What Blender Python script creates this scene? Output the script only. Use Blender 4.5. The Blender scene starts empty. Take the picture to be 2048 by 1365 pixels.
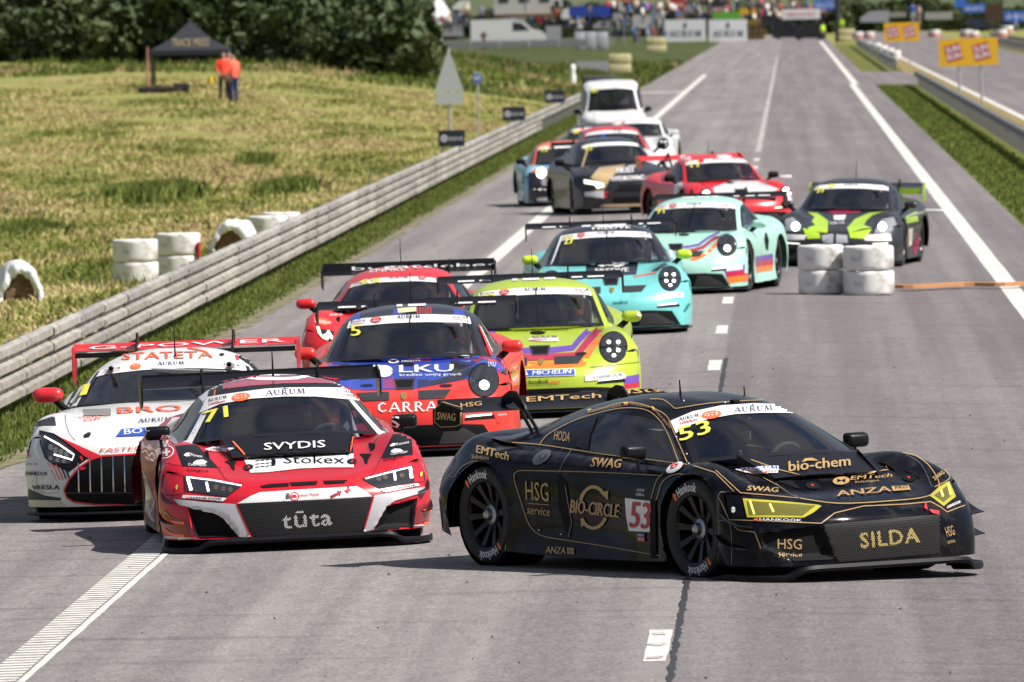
import bpy, bmesh, math, random
import numpy as np
from mathutils import Vector, Matrix, Euler
from mathutils.bvhtree import BVHTree
from mathutils.geometry import tessellate_polygon
R = math.radians
random.seed(7); rng = np.random.default_rng(7)
scene = bpy.context.scene
COL = scene.collection
# ---------------------------------------------------------------- camera, sky, sun, exposure
FPX = 20000.0                      # focal length in photo pixels (2048 wide): a 350 mm lens
ROLL = R(1.0); PITCH = R(1.91224); ROAD = R(1.61653); CAM_H = 3.9
cam_d = bpy.data.cameras.new('camera'); cam = bpy.data.objects.new('camera', cam_d); COL.objects.link(cam)
scene.camera = cam
cam_d.sensor_width = 36; cam_d.lens = FPX / 2048 * 36
cam_d.clip_start = 1; cam_d.clip_end = 6000
cam.location = (0, 0, CAM_H)
cam.rotation_euler = (Matrix.Rotation(R(90) - PITCH, 4, 'X') @ Matrix.Rotation(-ROLL, 4, 'Z')).to_euler()
cam_d.dof.use_dof = True; cam_d.dof.focus_distance = 74.0; cam_d.dof.aperture_fstop = 9.0
world = bpy.data.worlds.new('World'); scene.world = world; world.use_nodes = True
nt = world.node_tree; nt.nodes.clear()
sky = nt.nodes.new('ShaderNodeTexSky'); sky.sky_type = 'NISHITA'; sky.sun_disc = False
SUN_EL, SUN_AZ = R(52), R(108)      # azimuth clockwise from +Y: the sun stands to the right, a little behind the camera
sky.sun_elevation = SUN_EL; sky.sun_rotation = SUN_AZ; sky.dust_density = 2.0; sky.air_density = 1.0
bg = nt.nodes.new('ShaderNodeBackground'); bg.inputs[1].default_value = 0.06
wo = nt.nodes.new('ShaderNodeOutputWorld')
# scattered white clouds over the sky dome (the cars mirror them)
tc = nt.nodes.new('ShaderNodeTexCoord'); cn = nt.nodes.new('ShaderNodeTexNoise'); cr = nt.nodes.new('ShaderNodeValToRGB')
mp = nt.nodes.new('ShaderNodeMapping'); mp.inputs['Scale'].default_value = (1, 1, 2.5)
cn.inputs['Scale'].default_value = 2.2; cn.inputs['Detail'].default_value = 6
cr.color_ramp.elements[0].position = .46; cr.color_ramp.elements[1].position = .62
cm = nt.nodes.new('ShaderNodeMixRGB'); cm.inputs[2].default_value = (3.8, 3.9, 4.2, 1)
L = nt.links.new
L(tc.outputs['Generated'], mp.inputs[0]); L(mp.outputs[0], cn.inputs[0]); L(cn.outputs[0], cr.inputs[0]); L(cr.outputs[0], cm.inputs[0])
L(sky.outputs[0], cm.inputs[1]); L(cm.outputs[0], bg.inputs[0]); L(bg.outputs[0], wo.inputs[0])
sun_d = bpy.data.lights.new('sun', 'SUN'); sun_d.energy = 5.0; sun_d.angle = R(0.6); sun_d.color = (1, .95, .88)
sun = bpy.data.objects.new('sun', sun_d); COL.objects.link(sun)
sdir = Vector((math.sin(SUN_AZ) * math.cos(SUN_EL), math.cos(SUN_AZ) * math.cos(SUN_EL), math.sin(SUN_EL)))
sun.rotation_euler = sdir.to_track_quat('Z', 'Y').to_euler()
scene.view_settings.view_transform = 'Standard'; scene.view_settings.look = 'None'
scene.view_settings.exposure = 0.5; scene.view_settings.gamma = 1.0
scene.cycles.max_bounces = 6; scene.cycles.transparent_max_bounces = 12
scene.cycles.use_denoising = True

# ---------------------------------------------------------------- surveying: sight lines of the photograph
_c, _s, _cp, _sp = math.cos(ROLL), math.sin(ROLL), math.cos(PITCH), math.sin(PITCH)
def sight(px, py):
    x, y = px - 1024.0, 682.5 - py
    xu, yu = _c * x + _s * y, -_s * x + _c * y
    return Vector((xu / FPX, _cp + yu / FPX * _sp, -_sp + yu / FPX * _cp))
def where(P):
    P = Vector(P) - Vector((0, 0, CAM_H))
    z = _cp * P.y - _sp * P.z; yv = _sp * P.y + _cp * P.z
    xu, yu = P.x / z * FPX, yv / z * FPX
    return 1024 + _c * xu - _s * yu, 682.5 - (_s * xu + _c * yu)
U0, CF = -0.86, 0.02
rc, rs = math.cos(ROAD), math.sin(ROAD)
def to_road(X, Y): return X * rc - Y * rs, X * rs + Y * rc
def from_road(u, v): return u * rc + v * rs, -u * rs + v * rc
def road_z(u): return -CF * min(abs(u - U0), 7.5)
def W(u, v, z=0): X, Y = from_road(u, v); return Vector((X, Y, road_z(u) + z))
def ground_at(px, py, dz=0.0):
    d = sight(px, py); z = 0
    for _ in range(20):
        t = (CAM_H - z - dz) / -d.z; z = road_z(to_road(d.x * t, d.y * t)[0])
    return Vector((d.x * t, d.y * t, z + dz))

# ---------------------------------------------------------------- materials
def lin(c):
    if isinstance(c, str):
        c = c.lstrip('#'); c = [int(c[i:i + 2], 16) / 255 for i in (0, 2, 4)]
        c = [v / 12.92 if v <= .04045 else ((v + .055) / 1.055) ** 2.4 for v in c]
    return (c[0], c[1], c[2], 1)
MATS = {}
def mat(name, col=(.5, .5, .5), rough=.5, metal=0., coat=0., emit=None, es=0., noise=None, bump=None, spec=.5, alpha=None):
    if name in MATS: return MATS[name]
    m = bpy.data.materials.new(name); m.use_nodes = True; MATS[name] = m
    n = m.node_tree; b = n.nodes['Principled BSDF']
    b.inputs['Base Color'].default_value = lin(col); b.inputs['Roughness'].default_value = rough
    b.inputs['Metallic'].default_value = metal; b.inputs['Coat Weight'].default_value = coat
    b.inputs['Coat Roughness'].default_value = .04; b.inputs['Specular IOR Level'].default_value = spec
    if emit is not None:
        b.inputs['Emission Color'].default_value = lin(emit); b.inputs['Emission Strength'].default_value = es
    if noise or bump:
        t = n.nodes.new('ShaderNodeTexCoord')
    if noise:                              # (scale, second colour, low, high[, stretch])
        x = n.nodes.new('ShaderNodeTexNoise'); x.inputs['Scale'].default_value = noise[0]; x.inputs['Detail'].default_value = 6
        r = n.nodes.new('ShaderNodeValToRGB'); r.color_ramp.elements[0].position = noise[2]; r.color_ramp.elements[1].position = noise[3]
        r.color_ramp.elements[0].color = lin(col); r.color_ramp.elements[1].color = lin(noise[1])
        if len(noise) > 4:
            p = n.nodes.new('ShaderNodeMapping'); p.inputs['Scale'].default_value = noise[4]
            n.links.new(t.outputs['Object'], p.inputs[0]); n.links.new(p.outputs[0], x.inputs[0])
        else: n.links.new(t.outputs['Object'], x.inputs[0])
        n.links.new(x.outputs[0], r.inputs[0]); n.links.new(r.outputs[0], b.inputs['Base Color'])
    if bump:                               # (scale, strength, distance)
        x = n.nodes.new('ShaderNodeTexNoise'); x.inputs['Scale'].default_value = bump[0]; x.inputs['Detail'].default_value = 5
        u = n.nodes.new('ShaderNodeBump'); u.inputs['Strength'].default_value = bump[1]; u.inputs['Distance'].default_value = bump[2]
        n.links.new(t.outputs['Object'], x.inputs[0]); n.links.new(x.outputs[0], u.inputs['Height']); n.links.new(u.outputs[0], b.inputs['Normal'])
    return m
def paint(name, col, rough=.3, coat=.35, dirt=True):
    """car paint: clear coat, and a little road dust in the colour"""
    if name in MATS: return MATS[name]
    m = mat(name, col, rough, 0, coat)
    if dirt:
        n = m.node_tree; b = n.nodes['Principled BSDF']
        t = n.nodes.new('ShaderNodeTexCoord'); x = n.nodes.new('ShaderNodeTexNoise'); x.inputs['Scale'].default_value = 5; x.inputs['Detail'].default_value = 9
        x.inputs['Roughness'].default_value = .7
        r = n.nodes.new('ShaderNodeValToRGB'); r.color_ramp.elements[0].position = .52; r.color_ramp.elements[1].position = .85
        k = n.nodes.new('ShaderNodeMixRGB'); k.inputs[1].default_value = lin(col); k.inputs[2].default_value = (.11, .095, .085, 1)
        q = n.nodes.new('ShaderNodeMath'); q.operation = 'MULTIPLY'; q.inputs[1].default_value = .5
        n.links.new(t.outputs['Object'], x.inputs[0]); n.links.new(x.outputs[0], r.inputs[0]); n.links.new(r.outputs[0], q.inputs[0])
        n.links.new(q.outputs[0], k.inputs[0]); n.links.new(k.outputs[0], b.inputs['Base Color'])
        u = n.nodes.new('ShaderNodeBump'); u.inputs['Strength'].default_value = .06; u.inputs['Distance'].default_value = .01
        y = n.nodes.new('ShaderNodeTexNoise'); y.inputs['Scale'].default_value = 3
        n.links.new(t.outputs['Object'], y.inputs[0]); n.links.new(y.outputs[0], u.inputs['Height'])
        n.links.new(u.outputs[0], b.inputs['Normal']); n.links.new(u.outputs[0], b.inputs['Coat Normal'])
    return m
def glass(name, tint=(.35, .37, .42), refl=.10):
    if name in MATS: return MATS[name]
    m = bpy.data.materials.new(name); m.use_nodes = True; MATS[name] = m
    n = m.node_tree; n.nodes.clear()
    o = n.nodes.new('ShaderNodeOutputMaterial'); mx = n.nodes.new('ShaderNodeMixShader')
    tr = n.nodes.new('ShaderNodeBsdfTransparent'); tr.inputs[0].default_value = (*tint, 1)
    gl = n.nodes.new('ShaderNodeBsdfGlossy'); gl.inputs['Roughness'].default_value = .03
    fr = n.nodes.new('ShaderNodeFresnel'); fr.inputs[0].default_value = 1.5
    ad = n.nodes.new('ShaderNodeMath'); ad.operation = 'ADD'; ad.inputs[1].default_value = refl * .3
    n.links.new(fr.outputs[0], ad.inputs[0]); n.links.new(ad.outputs[0], mx.inputs[0])
    n.links.new(tr.outputs[0], mx.inputs[1]); n.links.new(gl.outputs[0], mx.inputs[2]); n.links.new(mx.outputs[0], o.inputs[0])
    return m
def flat(name, col=(.5, .5, .5), rough=.45): return mat(name, col, rough)

ORD = 'first second third fourth fifth sixth seventh eighth ninth tenth eleventh twelfth thirteenth fourteenth fifteenth sixteenth seventeenth eighteenth nineteenth twentieth'.split()
_cnt = {}
def nth(key):
    _cnt[key] = _cnt.get(key, 0) + 1; n = _cnt[key]
    return ORD[n - 1] if n <= 20 else 'twenty-' + ORD[n - 21] if n <= 29 else 'thirtieth'
# ---------------------------------------------------------------- objects
def obj(name, me, parent=None, m=None, kind=None):
    o = bpy.data.objects.new(name, me); COL.objects.link(o)
    if m is not None and me is not None: me.materials.clear(); me.materials.append(m)
    if parent is not None: o.parent = parent
    if kind: o['kind'] = kind
    return o
def tag(o, label=None, cat=None, group=None, kind=None):
    if label: o['label'] = label
    if cat: o['category'] = cat
    if group: o['group'] = group
    if kind: o['kind'] = kind
    return o
def thing(name, label, cat, loc=(0, 0, 0), rot=(0, 0, 0), group=None):
    o = bpy.data.objects.new(name, None); COL.objects.link(o); o.location = loc; o.rotation_euler = rot
    return tag(o, label, cat, group)
def mesh_data(name, V, F, smooth=False):
    me = bpy.data.meshes.new(name)
    me.from_pydata([tuple(v) for v in V], [], [tuple(f) for f in F]); me.update()
    if smooth: me.polygons.foreach_set('use_smooth', [True] * len(me.polygons))
    return me
def mesh(name, V, F, m, parent=None, smooth=False, kind=None):
    return obj(name, mesh_data(name, V, F, smooth), parent, m, kind)
def shade_auto(o, ang=35):
    me = o.data; me.polygons.foreach_set('use_smooth', [True] * len(me.polygons))
    bm = bmesh.new(); bm.from_mesh(me)
    for e in bm.edges:
        if len(e.link_faces) == 2 and e.calc_face_angle(0) > R(ang): e.smooth = False
    bm.to_mesh(me); bm.free(); return o
class MB:
    """collects boxes, bars, tubes and lathes into one mesh"""
    def __init__(s): s.V = []; s.F = []
    def add(s, V, F):
        n = len(s.V); s.V += [tuple(v) for v in V]; s.F += [tuple(i + n for i in f) for f in F]; return s
    def box(s, c, d, M=None, bev=0):
        bm = bmesh.new(); bmesh.ops.create_cube(bm, size=1)
        bmesh.ops.scale(bm, vec=Vector(d), verts=bm.verts)
        if bev: bmesh.ops.bevel(bm, geom=list(bm.edges), offset=bev, segments=2, affect='EDGES', profile=.5)
        if M is not None: bmesh.ops.transform(bm, matrix=M.to_4x4(), verts=bm.verts)
        bmesh.ops.translate(bm, vec=Vector(c), verts=bm.verts)
        s.add([v.co for v in bm.verts], [[v.index for v in f.verts] for f in bm.faces]) if not bm.verts.index_update() else 0
        bm.free(); return s
    def tube(s, pts, r, n=8, caps=True):
        pts = [Vector(p) for p in pts]; rr = r if isinstance(r, (list, tuple)) else [r] * len(pts)
        base = len(s.V); prev = None
        for i, p in enumerate(pts):
            t = (pts[min(i + 1, len(pts) - 1)] - pts[max(i - 1, 0)]).normalized()
            if prev is None: a = t.orthogonal().normalized()
            else: a = (prev - t * prev.dot(t)).normalized()
            prev = a; b = t.cross(a)
            for k in range(n):
                q = 2 * math.pi * k / n
                s.V.append(tuple(p + (a * math.cos(q) + b * math.sin(q)) * rr[i]))
        for i in range(len(pts) - 1):
            for k in range(n):
                A = base + i * n + k; B = base + i * n + (k + 1) % n
                s.F.append((A, B, B + n, A + n))
        if caps:
            s.F.append(tuple(base + k for k in range(n))[::-1]); e = base + (len(pts) - 1) * n
            s.F.append(tuple(e + k for k in range(n)))
        return s
    def lathe(s, prof, n=24, axis='Y', c=(0, 0, 0)):
        """prof: (radius, height) pairs turned round the axis"""
        base = len(s.V)
        for r, h in prof:
            for k in range(n):
                q = 2 * math.pi * k / n; a, b = r * math.cos(q), r * math.sin(q)
                v = {'Y': (a, h, b), 'Z': (a, b, h), 'X': (h, a, b)}[axis]
                s.V.append(tuple(Vector(v) + Vector(c)))
        for i in range(len(prof) - 1):
            for k in range(n):
                A = base + i * n + k; B = base + i * n + (k + 1) % n
                s.F.append((A, B, B + n, A + n))
        return s
    def prism(s, poly, thick, M):
        """flat polygon (2-D) given a thickness along local z"""
        n = len(poly); b = len(s.V)
        for z in (-thick / 2, thick / 2):
            for p in poly: s.V.append(tuple(M @ Vector((p[0], p[1], z))))
        s.F.append(tuple(range(b, b + n))[::-1]); s.F.append(tuple(range(b + n, b + 2 * n)))
        for k in range(n): s.F.append((b + k, b + (k + 1) % n, b + n + (k + 1) % n, b + n + k))
        return s
    def build(s, name, m, parent=None, smooth=None, kind=None):
        o = mesh(name, s.V, s.F, m, parent, False, kind)
        if smooth: shade_auto(o, smooth)
        return o

# ---------------------------------------------------------------- lettering
_txt = {}
def text_mesh(s, bold=0.0, space=1.0):
    """filled outlines of a word, normalised to the unit box: verts (2-D), faces, aspect"""
    k = (s, bold, space)
    if k not in _txt:
        cu = bpy.data.curves.new('t', 'FONT'); cu.body = s; cu.offset = bold; cu.space_character = space; cu.resolution_u = 2; cu.space_line = .9
        o = bpy.data.objects.new('t', cu); me = bpy.data.meshes.new_from_object(o)
        V = np.array([v.co[:2] for v in me.vertices]); F = [tuple(p.vertices) for p in me.polygons]
        bpy.data.objects.remove(o); bpy.data.curves.remove(cu); bpy.data.meshes.remove(me)
        lo, hi = V.min(0), V.max(0)
        _txt[k] = ((V - lo) / (hi - lo), F, (hi - lo)[0] / (hi - lo)[1])
    return _txt[k]
def serif_word(w):
    """roman capitals A U R M with thick and thin strokes and small serifs"""
    G = {'A': ([((0, 0), (.45, 1), .11), ((.5, 1), (.92, 0), .2), ((.2, .33), (.72, .33), .11), ((-.08, .02), (.16, .02), .07), ((.76, .02), (1.08, .02), .07)], 1.0),
         'U': ([((.12, .3), (.12, 1), .2), ((.12, .3), (.28, .07), .17), ((.28, .07), (.6, .07), .1), ((.6, .07), (.74, .3), .11), ((.74, .3), (.74, 1), .11), ((-.05, .98), (.3, .98), .07), ((.6, .98), (.88, .98), .07)], .95),
         'R': ([((.14, 0), (.14, 1), .2), ((.14, .96), (.5, .96), .11), ((.5, .96), (.66, .74), .18), ((.66, .74), (.5, .5), .15), ((.5, .5), (.14, .5), .11), ((.4, .5), (.8, .0), .19), ((-.04, .02), (.32, .02), .07), ((.7, -.02), (.98, .02), .11)], .95),
         'M': ([((.1, 0), (.2, 1), .11), ((.22, 1), (.52, .07), .2), ((.52, .07), (.86, 1), .11), ((.9, 1), (.98, 0), .2), ((-.04, .02), (.24, .02), .07), ((.82, .02), (1.16, .02), .07)], 1.15),
         'C': ([((.8, .82), (.5, .98), .1), ((.5, .98), (.16, .75), .17), ((.16, .75), (.16, .25), .2), ((.16, .25), (.5, .02), .16), ((.5, .02), (.85, .2), .11)], .95)}
    V = []; F = []; x = 0
    for ch in w:
        st, adv = G[ch]
        for a, b, t in st:
            a = np.array(a) + [x, 0]; b = np.array(b) + [x, 0]; d = b - a; d = d / np.hypot(*d); n = np.array([-d[1], d[0]]) * t / 2
            if abs(d[1]) > .6 : n = np.array([t / 2, 0])
            k = len(V); V += [a - n, b - n, b + n, a + n]; F.append((k, k + 1, k + 2, k + 3))
        x += adv + .2
    V = np.array(V); lo, hi = V.min(0), V.max(0)
    return (V - lo) / (hi - lo), F, (hi - lo)[0] / (hi - lo)[1]
ONLY = None
def DO(k): return ONLY is None or k in ONLY
# ---------------------------------------------------------------- car bodies: hand-set control points, smoothly interpolated
def cr_axis(P, ghost0, ghost1, n, t=None):
    """Catmull-Rom with chord knots through P along axis 0 (P: K x M x 3), n samples per span"""
    A = np.concatenate([ghost0[None], P, ghost1[None]], 0)
    d = np.linalg.norm(np.diff(A, axis=0), axis=2).mean(1); d = np.maximum(d, 1e-3)
    T = []
    for i in range(1, len(A) - 1):
        h0, h1 = d[i - 1], d[i]
        T.append(((A[i + 1] - A[i]) / h1 * h0 + (A[i] - A[i - 1]) / h0 * h1) / (h0 + h1))
    out = []
    K = len(P)
    for i in range(K - 1):
        m = n[i] if isinstance(n, (list, tuple)) else n
        h = d[i + 1]
        for s in range(m + (1 if i == K - 2 else 0)):
            u = s / m
            a, b, c_, e = 2*u**3-3*u**2+1, u**3-2*u**2+u, -2*u**3+3*u**2, u**3-u**2
            out.append(a * P[i] + b * h * T[i] + c_ * P[i + 1] + e * h * T[i + 1])
    return np.array(out)
def patch(G, g0, g1, l0, l1, n, m):
    """bicubic patch: G rows x cols x 3; ghosts before/after rows (g0,g1) and cols (l0,l1)"""
    full = np.concatenate([l0[:, None], G, l1[:, None]], 1)
    def ext(g, e): return np.concatenate([(2 * g[:1] - g[1:2]), g, (2 * g[-1:] - g[-2:-1])], 0)
    A = cr_axis(full, ext(g0, 0), ext(g1, 0), n)
    B = cr_axis(np.swapaxes(A[:, 1:-1], 0, 1), A[:, 0], A[:, -1], m)
    return np.swapaxes(B, 0, 1)
def grid_faces(r, c, off=0, flip=False):
    F = []
    for i in range(r - 1):
        for j in range(c - 1):
            a = off + i * c + j; f = (a, a + 1, a + c + 1, a + c)
            F.append(f[::-1] if flip else f)
    return F
def ext_edge(P): return 2 * P[0] - P[1]
class Lattice:
    def __init__(s, F, S, Rr, n=14):
        """F: 4x5 fascia (bottom to top), S: rows (x, [(y,z)*8]), Rr: 4x5 tail (bottom to top)"""
        F = np.array(F, float); Rr = np.array(Rr, float)
        rows = [np.concatenate([F[3], F[2::-1, 4]])]
        for x, yz in S: rows.append(np.array([(x if len(q) == 2 else q[2], q[0], q[1]) for q in yz], float))
        rows.append(np.concatenate([Rr[3], Rr[2::-1, 4]]))
        S = np.array(rows)
        mir = lambda q: q * np.array([1, -1, 1])
        g0 = np.concatenate([F[2], F[2::-1, 3]]); g0[4] = (F[2][4] + F[3][3]) / 2
        g1 = np.concatenate([Rr[2], Rr[2::-1, 3]]); g1[4] = (Rr[2][4] + Rr[3][3]) / 2
        s.shell = patch(S, g0, g1, mir(S[:, 1]), 2 * S[:, 7] - S[:, 6], n, 8)
        def fas(G, row1):
            l1 = np.array([row1[7 - r] for r in range(4)])
            return patch(G, 2 * G[0] - G[1], row1[:5], mir(G[:, 1]), l1, 8, 8)
        s.front = fas(F, S[1]); s.back = fas(Rr, S[-2])
    def mesh(s, cabin, axles, rarch, wheelz, arch_y=.84, recess=()):
        V = []; Fc = []
        for g, flip in ((s.shell, False), (s.front, True), (s.back, False)):
            for sg in (1, -1):
                q = g * np.array([1, sg, 1]); off = len(V)
                V += [tuple(v) for v in q.reshape(-1, 3)]
                Fc += grid_faces(q.shape[0], q.shape[1], off, flip ^ (sg < 0))
        bm = bmesh.new(); vs = [bm.verts.new(v) for v in V]
        for f in Fc:
            try: bm.faces.new([vs[i] for i in f])
            except ValueError: pass
        bmesh.ops.remove_doubles(bm, verts=bm.verts, dist=.004)
        kill = []
        x0, x1, yc = cabin
        for f in bm.faces:
            c = f.calc_center_median()
            if x0 < c.x < x1 and abs(c.y) < yc and f.normal.z > .5: kill.append(f)
        bmesh.ops.delete(bm, geom=kill, context='FACES')
        # round wheel arches: vertices near the circle are pulled on to it, faces inside are removed
        for ax in axles:
            def ins(v): return abs(v.co.y) > arch_y and math.hypot(v.co.x - ax, v.co.z - wheelz) < rarch
            I = {v for v in bm.verts if ins(v)}
            kill = [f for f in bm.faces if all(v in I for v in f.verts)]; ks = set(kill)
            rim = {v for v in I if any(f not in ks for f in v.link_faces)}
            for v in rim:
                dx, dz = v.co.x - ax, v.co.z - wheelz; r = max(math.hypot(dx, dz), 1e-6)
                v.co.x = ax + dx / r * rarch; v.co.z = wheelz + dz / r * rarch
            bmesh.ops.delete(bm, geom=kill, context='FACES')
        bmesh.ops.recalc_face_normals(bm, faces=bm.faces)
        return bm
class Canopy:
    def __init__(s, K):
        s.K = np.array([[(x, y, z) for x, y, z in row] for row in K], float)
        mir = s.K * np.array([1, -1, 1])
        s.full = np.concatenate([mir[:, :0:-1], s.K], 1)        # lat -3..3
    def grid(s, a0, a1, b0, b1, n=None, m=None, out=0.):
        n = n or max(2, int((a1 - a0) * 10)); m = m or max(2, int((b1 - b0) * 8))
        N = 24
        if not hasattr(s, 'dense'):
            Fm = s.full
            s.dense = patch(Fm, 2*Fm[0]-Fm[1], 2*Fm[-1]-Fm[-2], 2*Fm[:,0]-Fm[:,1], 2*Fm[:,-1]-Fm[:,-2], N, N)
        def at(a, b):
            i, j = min(max(a, 0), s.K.shape[0] - 1) * N, (b + 3) * N
            i0, j0 = min(int(i), s.dense.shape[0] - 2), min(int(j), s.dense.shape[1] - 2); fi, fj = i - i0, j - j0
            D = s.dense
            return D[i0, j0]*(1-fi)*(1-fj) + D[i0+1, j0]*fi*(1-fj) + D[i0, j0+1]*(1-fi)*fj + D[i0+1, j0+1]*fi*fj
        g = np.array([[at(a0 + (a1 - a0) * i / n, b0 + (b1 - b0) * j / m) for j in range(m + 1)] for i in range(n + 1)])
        if out:
            c = np.array([-.5, 0, .3]); d = g - c; g = g + d / np.linalg.norm(d, axis=2)[..., None] * out
        return g
class Car:
    def __init__(s, name, label, px, py, heading, spec, paintm, roll=0., pos=None, group='racing cars on the track'):
        """(px,py): where the middle of the nose meets the road in the photograph; heading in degrees from straight at the camera"""
        h = R(heading); fwd = Vector((math.sin(h), -math.cos(h), 0))
        nose = ground_at(px, py) if pos is None else Vector(pos)
        c = nose - fwd * spec['nose']
        u = to_road(c.x, c.y)[0]; cf = CF if u < U0 - .6 else (-CF if u > U0 + .6 else -CF * (u - U0) / .6)
        left = Vector((math.cos(h), math.sin(h), 0))
        # road plane under the car
        ul = to_road(*(c + left)[:2])[0] - u; uf = to_road(*(c + fwd)[:2])[0] - u
        up = Vector((-cf * rc, cf * rs, 1)).normalized()
        X = (fwd - up * fwd.dot(up)).normalized(); Y = up.cross(X); 
        M = Matrix((X, Y, up)).transposed() @ Matrix.Rotation(R(roll), 3, 'X')
        s.M = Matrix.Translation((c.x, c.y, road_z(u))) @ M.to_4x4(); s.Mi = s.M.inverted()
        s.root = thing(name, label, 'racing car' if name != 'van' else 'van', (0, 0, 0), group=group); s.root.matrix_world = s.M
        s.spec = spec; s.paint = paintm; s.surf = []; s.bvh = None
        s.o = s.Mi @ Vector((0, 0, CAM_H))
    def part(s, name, V, F, m, smooth=True, parent=None, target=False, auto=None):
        o = mesh(name, V, F, m, parent or s.root, smooth)
        if auto: shade_auto(o, auto)
        if target: s.surf.append(([Vector(v) for v in V], [tuple(f) for f in F])); s.bvh = None
        return o
    def mb(s, b, name, m, smooth=None, parent=None, target=False):
        if target: s.surf.append(([Vector(v) for v in b.V], list(b.F))); s.bvh = None
        return b.build(name, m, parent or s.root, smooth)
    def shell(s, recess=()):
        sp = s.spec; lat = Lattice(sp['F'], sp['S'], sp['R'])
        bm = lat.mesh(sp['cabin'], sp['axles'], sp['rarch'], sp['wz'], recess=recess)
        s.body_bm = bm
        for poly, depth, side in recess:          # openings are pressed into the body with sloping edges
            for v in bm.verts:
                if not side and v.co.x < sp['axles'][0] + .1: continue
                if side and v.co.y * side < .5: continue
                q = where(s.M @ v.co)
                if inside(q, poly):
                    dd = depth * min(1, edge_dist(q, poly) / 9.)
                    if side: v.co.y -= side * dd
                    else: v.co.x -= dd
        me = bpy.data.meshes.new('body'); bm.verts.index_update(); bm.to_mesh(me)
        s.surf.append(([v.co.copy() for v in bm.verts], [tuple(v.index for v in f.verts) for f in bm.faces])); bm.free()
        o = obj('body', me, s.root, s.paint); shade_auto(o, 40); s.body = o
        # wheel wells and floor
        b = MB(); x0, x1 = sp['tail'] + .25, sp['nose'] - .35
        b.box(((x0 + x1) / 2, 0, .13), (x1 - x0, 1.5, .05))
        for ax in sp['axles']:
            for sg in (1, -1):
                b.lathe([(sp['rarch'] + .006, sg * (sp['hw'] - .06)), (sp['rarch'] + .006, sg * .6), (.02, sg * .58)], 28, 'Y', (ax, 0, sp['wz']))
        b.build('underbody', mat('underbody_black', (.004, .004, .005), .9, spec=.1), s.root, 40)
    def canopy(s, K, glassm, roofm=None, a_side=(.12, 2.35), pillar=1.9, roofx=4.0, frit=True):
        C = Canopy(K); s.C = C; roofm = roofm or s.paint
        def g2o(name, g, m, target=True, parent=None, flip=False):
            V = [tuple(v) for v in g.reshape(-1, 3)]; F = grid_faces(g.shape[0], g.shape[1], 0, flip)
            return s.part(name, V, F, m, True, parent, target)
        s.ws = g2o('windshield', C.grid(.0, 1.0, -pillar, pillar, 12, 16), glassm)
        # roof, pillars and the panels behind the doors
        V = []; F = []
        def addg(g):
            off = len(V); V.extend(tuple(v) for v in g.reshape(-1, 3)); F.extend(grid_faces(g.shape[0], g.shape[1], off))
        addg(C.grid(1.0, roofx, -2.12, 2.12, 24, 18))
        for sg in (1, -1):
            lo, hi = sorted((sg * pillar, sg * 2.12)); addg(C.grid(0, 1.0, lo, hi, 12, 3))
            lo, hi = sorted((sg * 2.12, sg * 3.0)); addg(C.grid(a_side[1], roofx, lo, hi, 12, 6)); addg(C.grid(0, a_side[0], lo, hi, 3, 5))
            lo, hi = sorted((sg * 2.9, sg * 3.0)); addg(C.grid(a_side[0], a_side[1], lo, hi, 12, 2))
        s.roof = s.part('roof', V, F, roofm, True, None, True, auto=50)
        for sg in (1, -1):
            lo, hi = sorted((sg * 2.12, sg * 2.9)); g2o('side_window', C.grid(a_side[0], a_side[1], lo, hi, 14, 6), glassm)
        if frit:
            fr = mat('window_frit', (.01, .01, .012), .25)
            V = []; F = []
            for a0, a1, b0, b1 in ((0, .07, -pillar, pillar), (.05, 1, -pillar, -pillar + .14), (.05, 1, pillar - .14, pillar)):
                addg(C.grid(a0, a1, b0, b1, 10, 12, .004))
            s.part('window_border', V, F, fr, True, s.ws, False)
    # -- tracing on to the bodywork
    def tree(s):
        if s.bvh is None:
            V = []; F = []
            for v, f in s.surf: k = len(V); V += v; F += [tuple(i + k for i in q) for q in f]
            s.bvh = BVHTree.FromPolygons(V, F)
        return s.bvh
    def hit(s, px, py, lift=.004):
        d = (s.Mi.to_3x3() @ sight(px, py)).normalized()
        loc, nor, idx, dist = s.tree().ray_cast(s.o, d)
        if loc is None: return None
        if nor.dot(d) > 0: nor = -nor
        return loc + nor * lift
    def stick(s, name, V2, F, m, layer=1, step=7., parent=None, smooth=True, shifts=(0,)):
        """lay a flat cut-out on the bodywork where its sight lines meet it"""
        bm = bmesh.new(); lifts = {}
        for c_, sh in enumerate(shifts):
            vs = [bm.verts.new((v[0] + sh, v[1], c_ * .0006)) for v in V2]
            for f in F:
                try: bm.faces.new([vs[i] for i in f])
                except ValueError: pass
        lo = np.min(V2, 0); hi = np.max(V2, 0)
        for ax in (0, 1):
            n = int((hi[ax] - lo[ax]) / step)
            for k in range(1, n + 1):
                co = [0, 0, 0]; co[ax] = lo[ax] + (hi[ax] - lo[ax]) * k / (n + 1); no = [0, 0, 0]; no[ax] = 1
                bmesh.ops.bisect_plane(bm, geom=list(bm.verts) + list(bm.edges) + list(bm.faces), plane_co=co, plane_no=no)
        bad = []; lift = .0015 + .0018 * layer
        for v in bm.verts:
            h = s.hit(v.co.x, v.co.y, lift + v.co.z)
            if h is None: bad.append(v)
            else: v.co = h
        bmesh.ops.delete(bm, geom=bad, context='VERTS')
        bad = [f for f in bm.faces if max(e.calc_length() for e in f.edges) > .5]
        bmesh.ops.delete(bm, geom=bad, context='FACES')
        if not bm.faces: bm.free(); print('EMPTY decal', name, s.root.name, list(lo), list(hi)); return None
        drop_slivers(bm)
        for f in bm.faces:
            f.smooth = smooth
        me = bpy.data.meshes.new(name); bm.to_mesh(me); bm.free()
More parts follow.
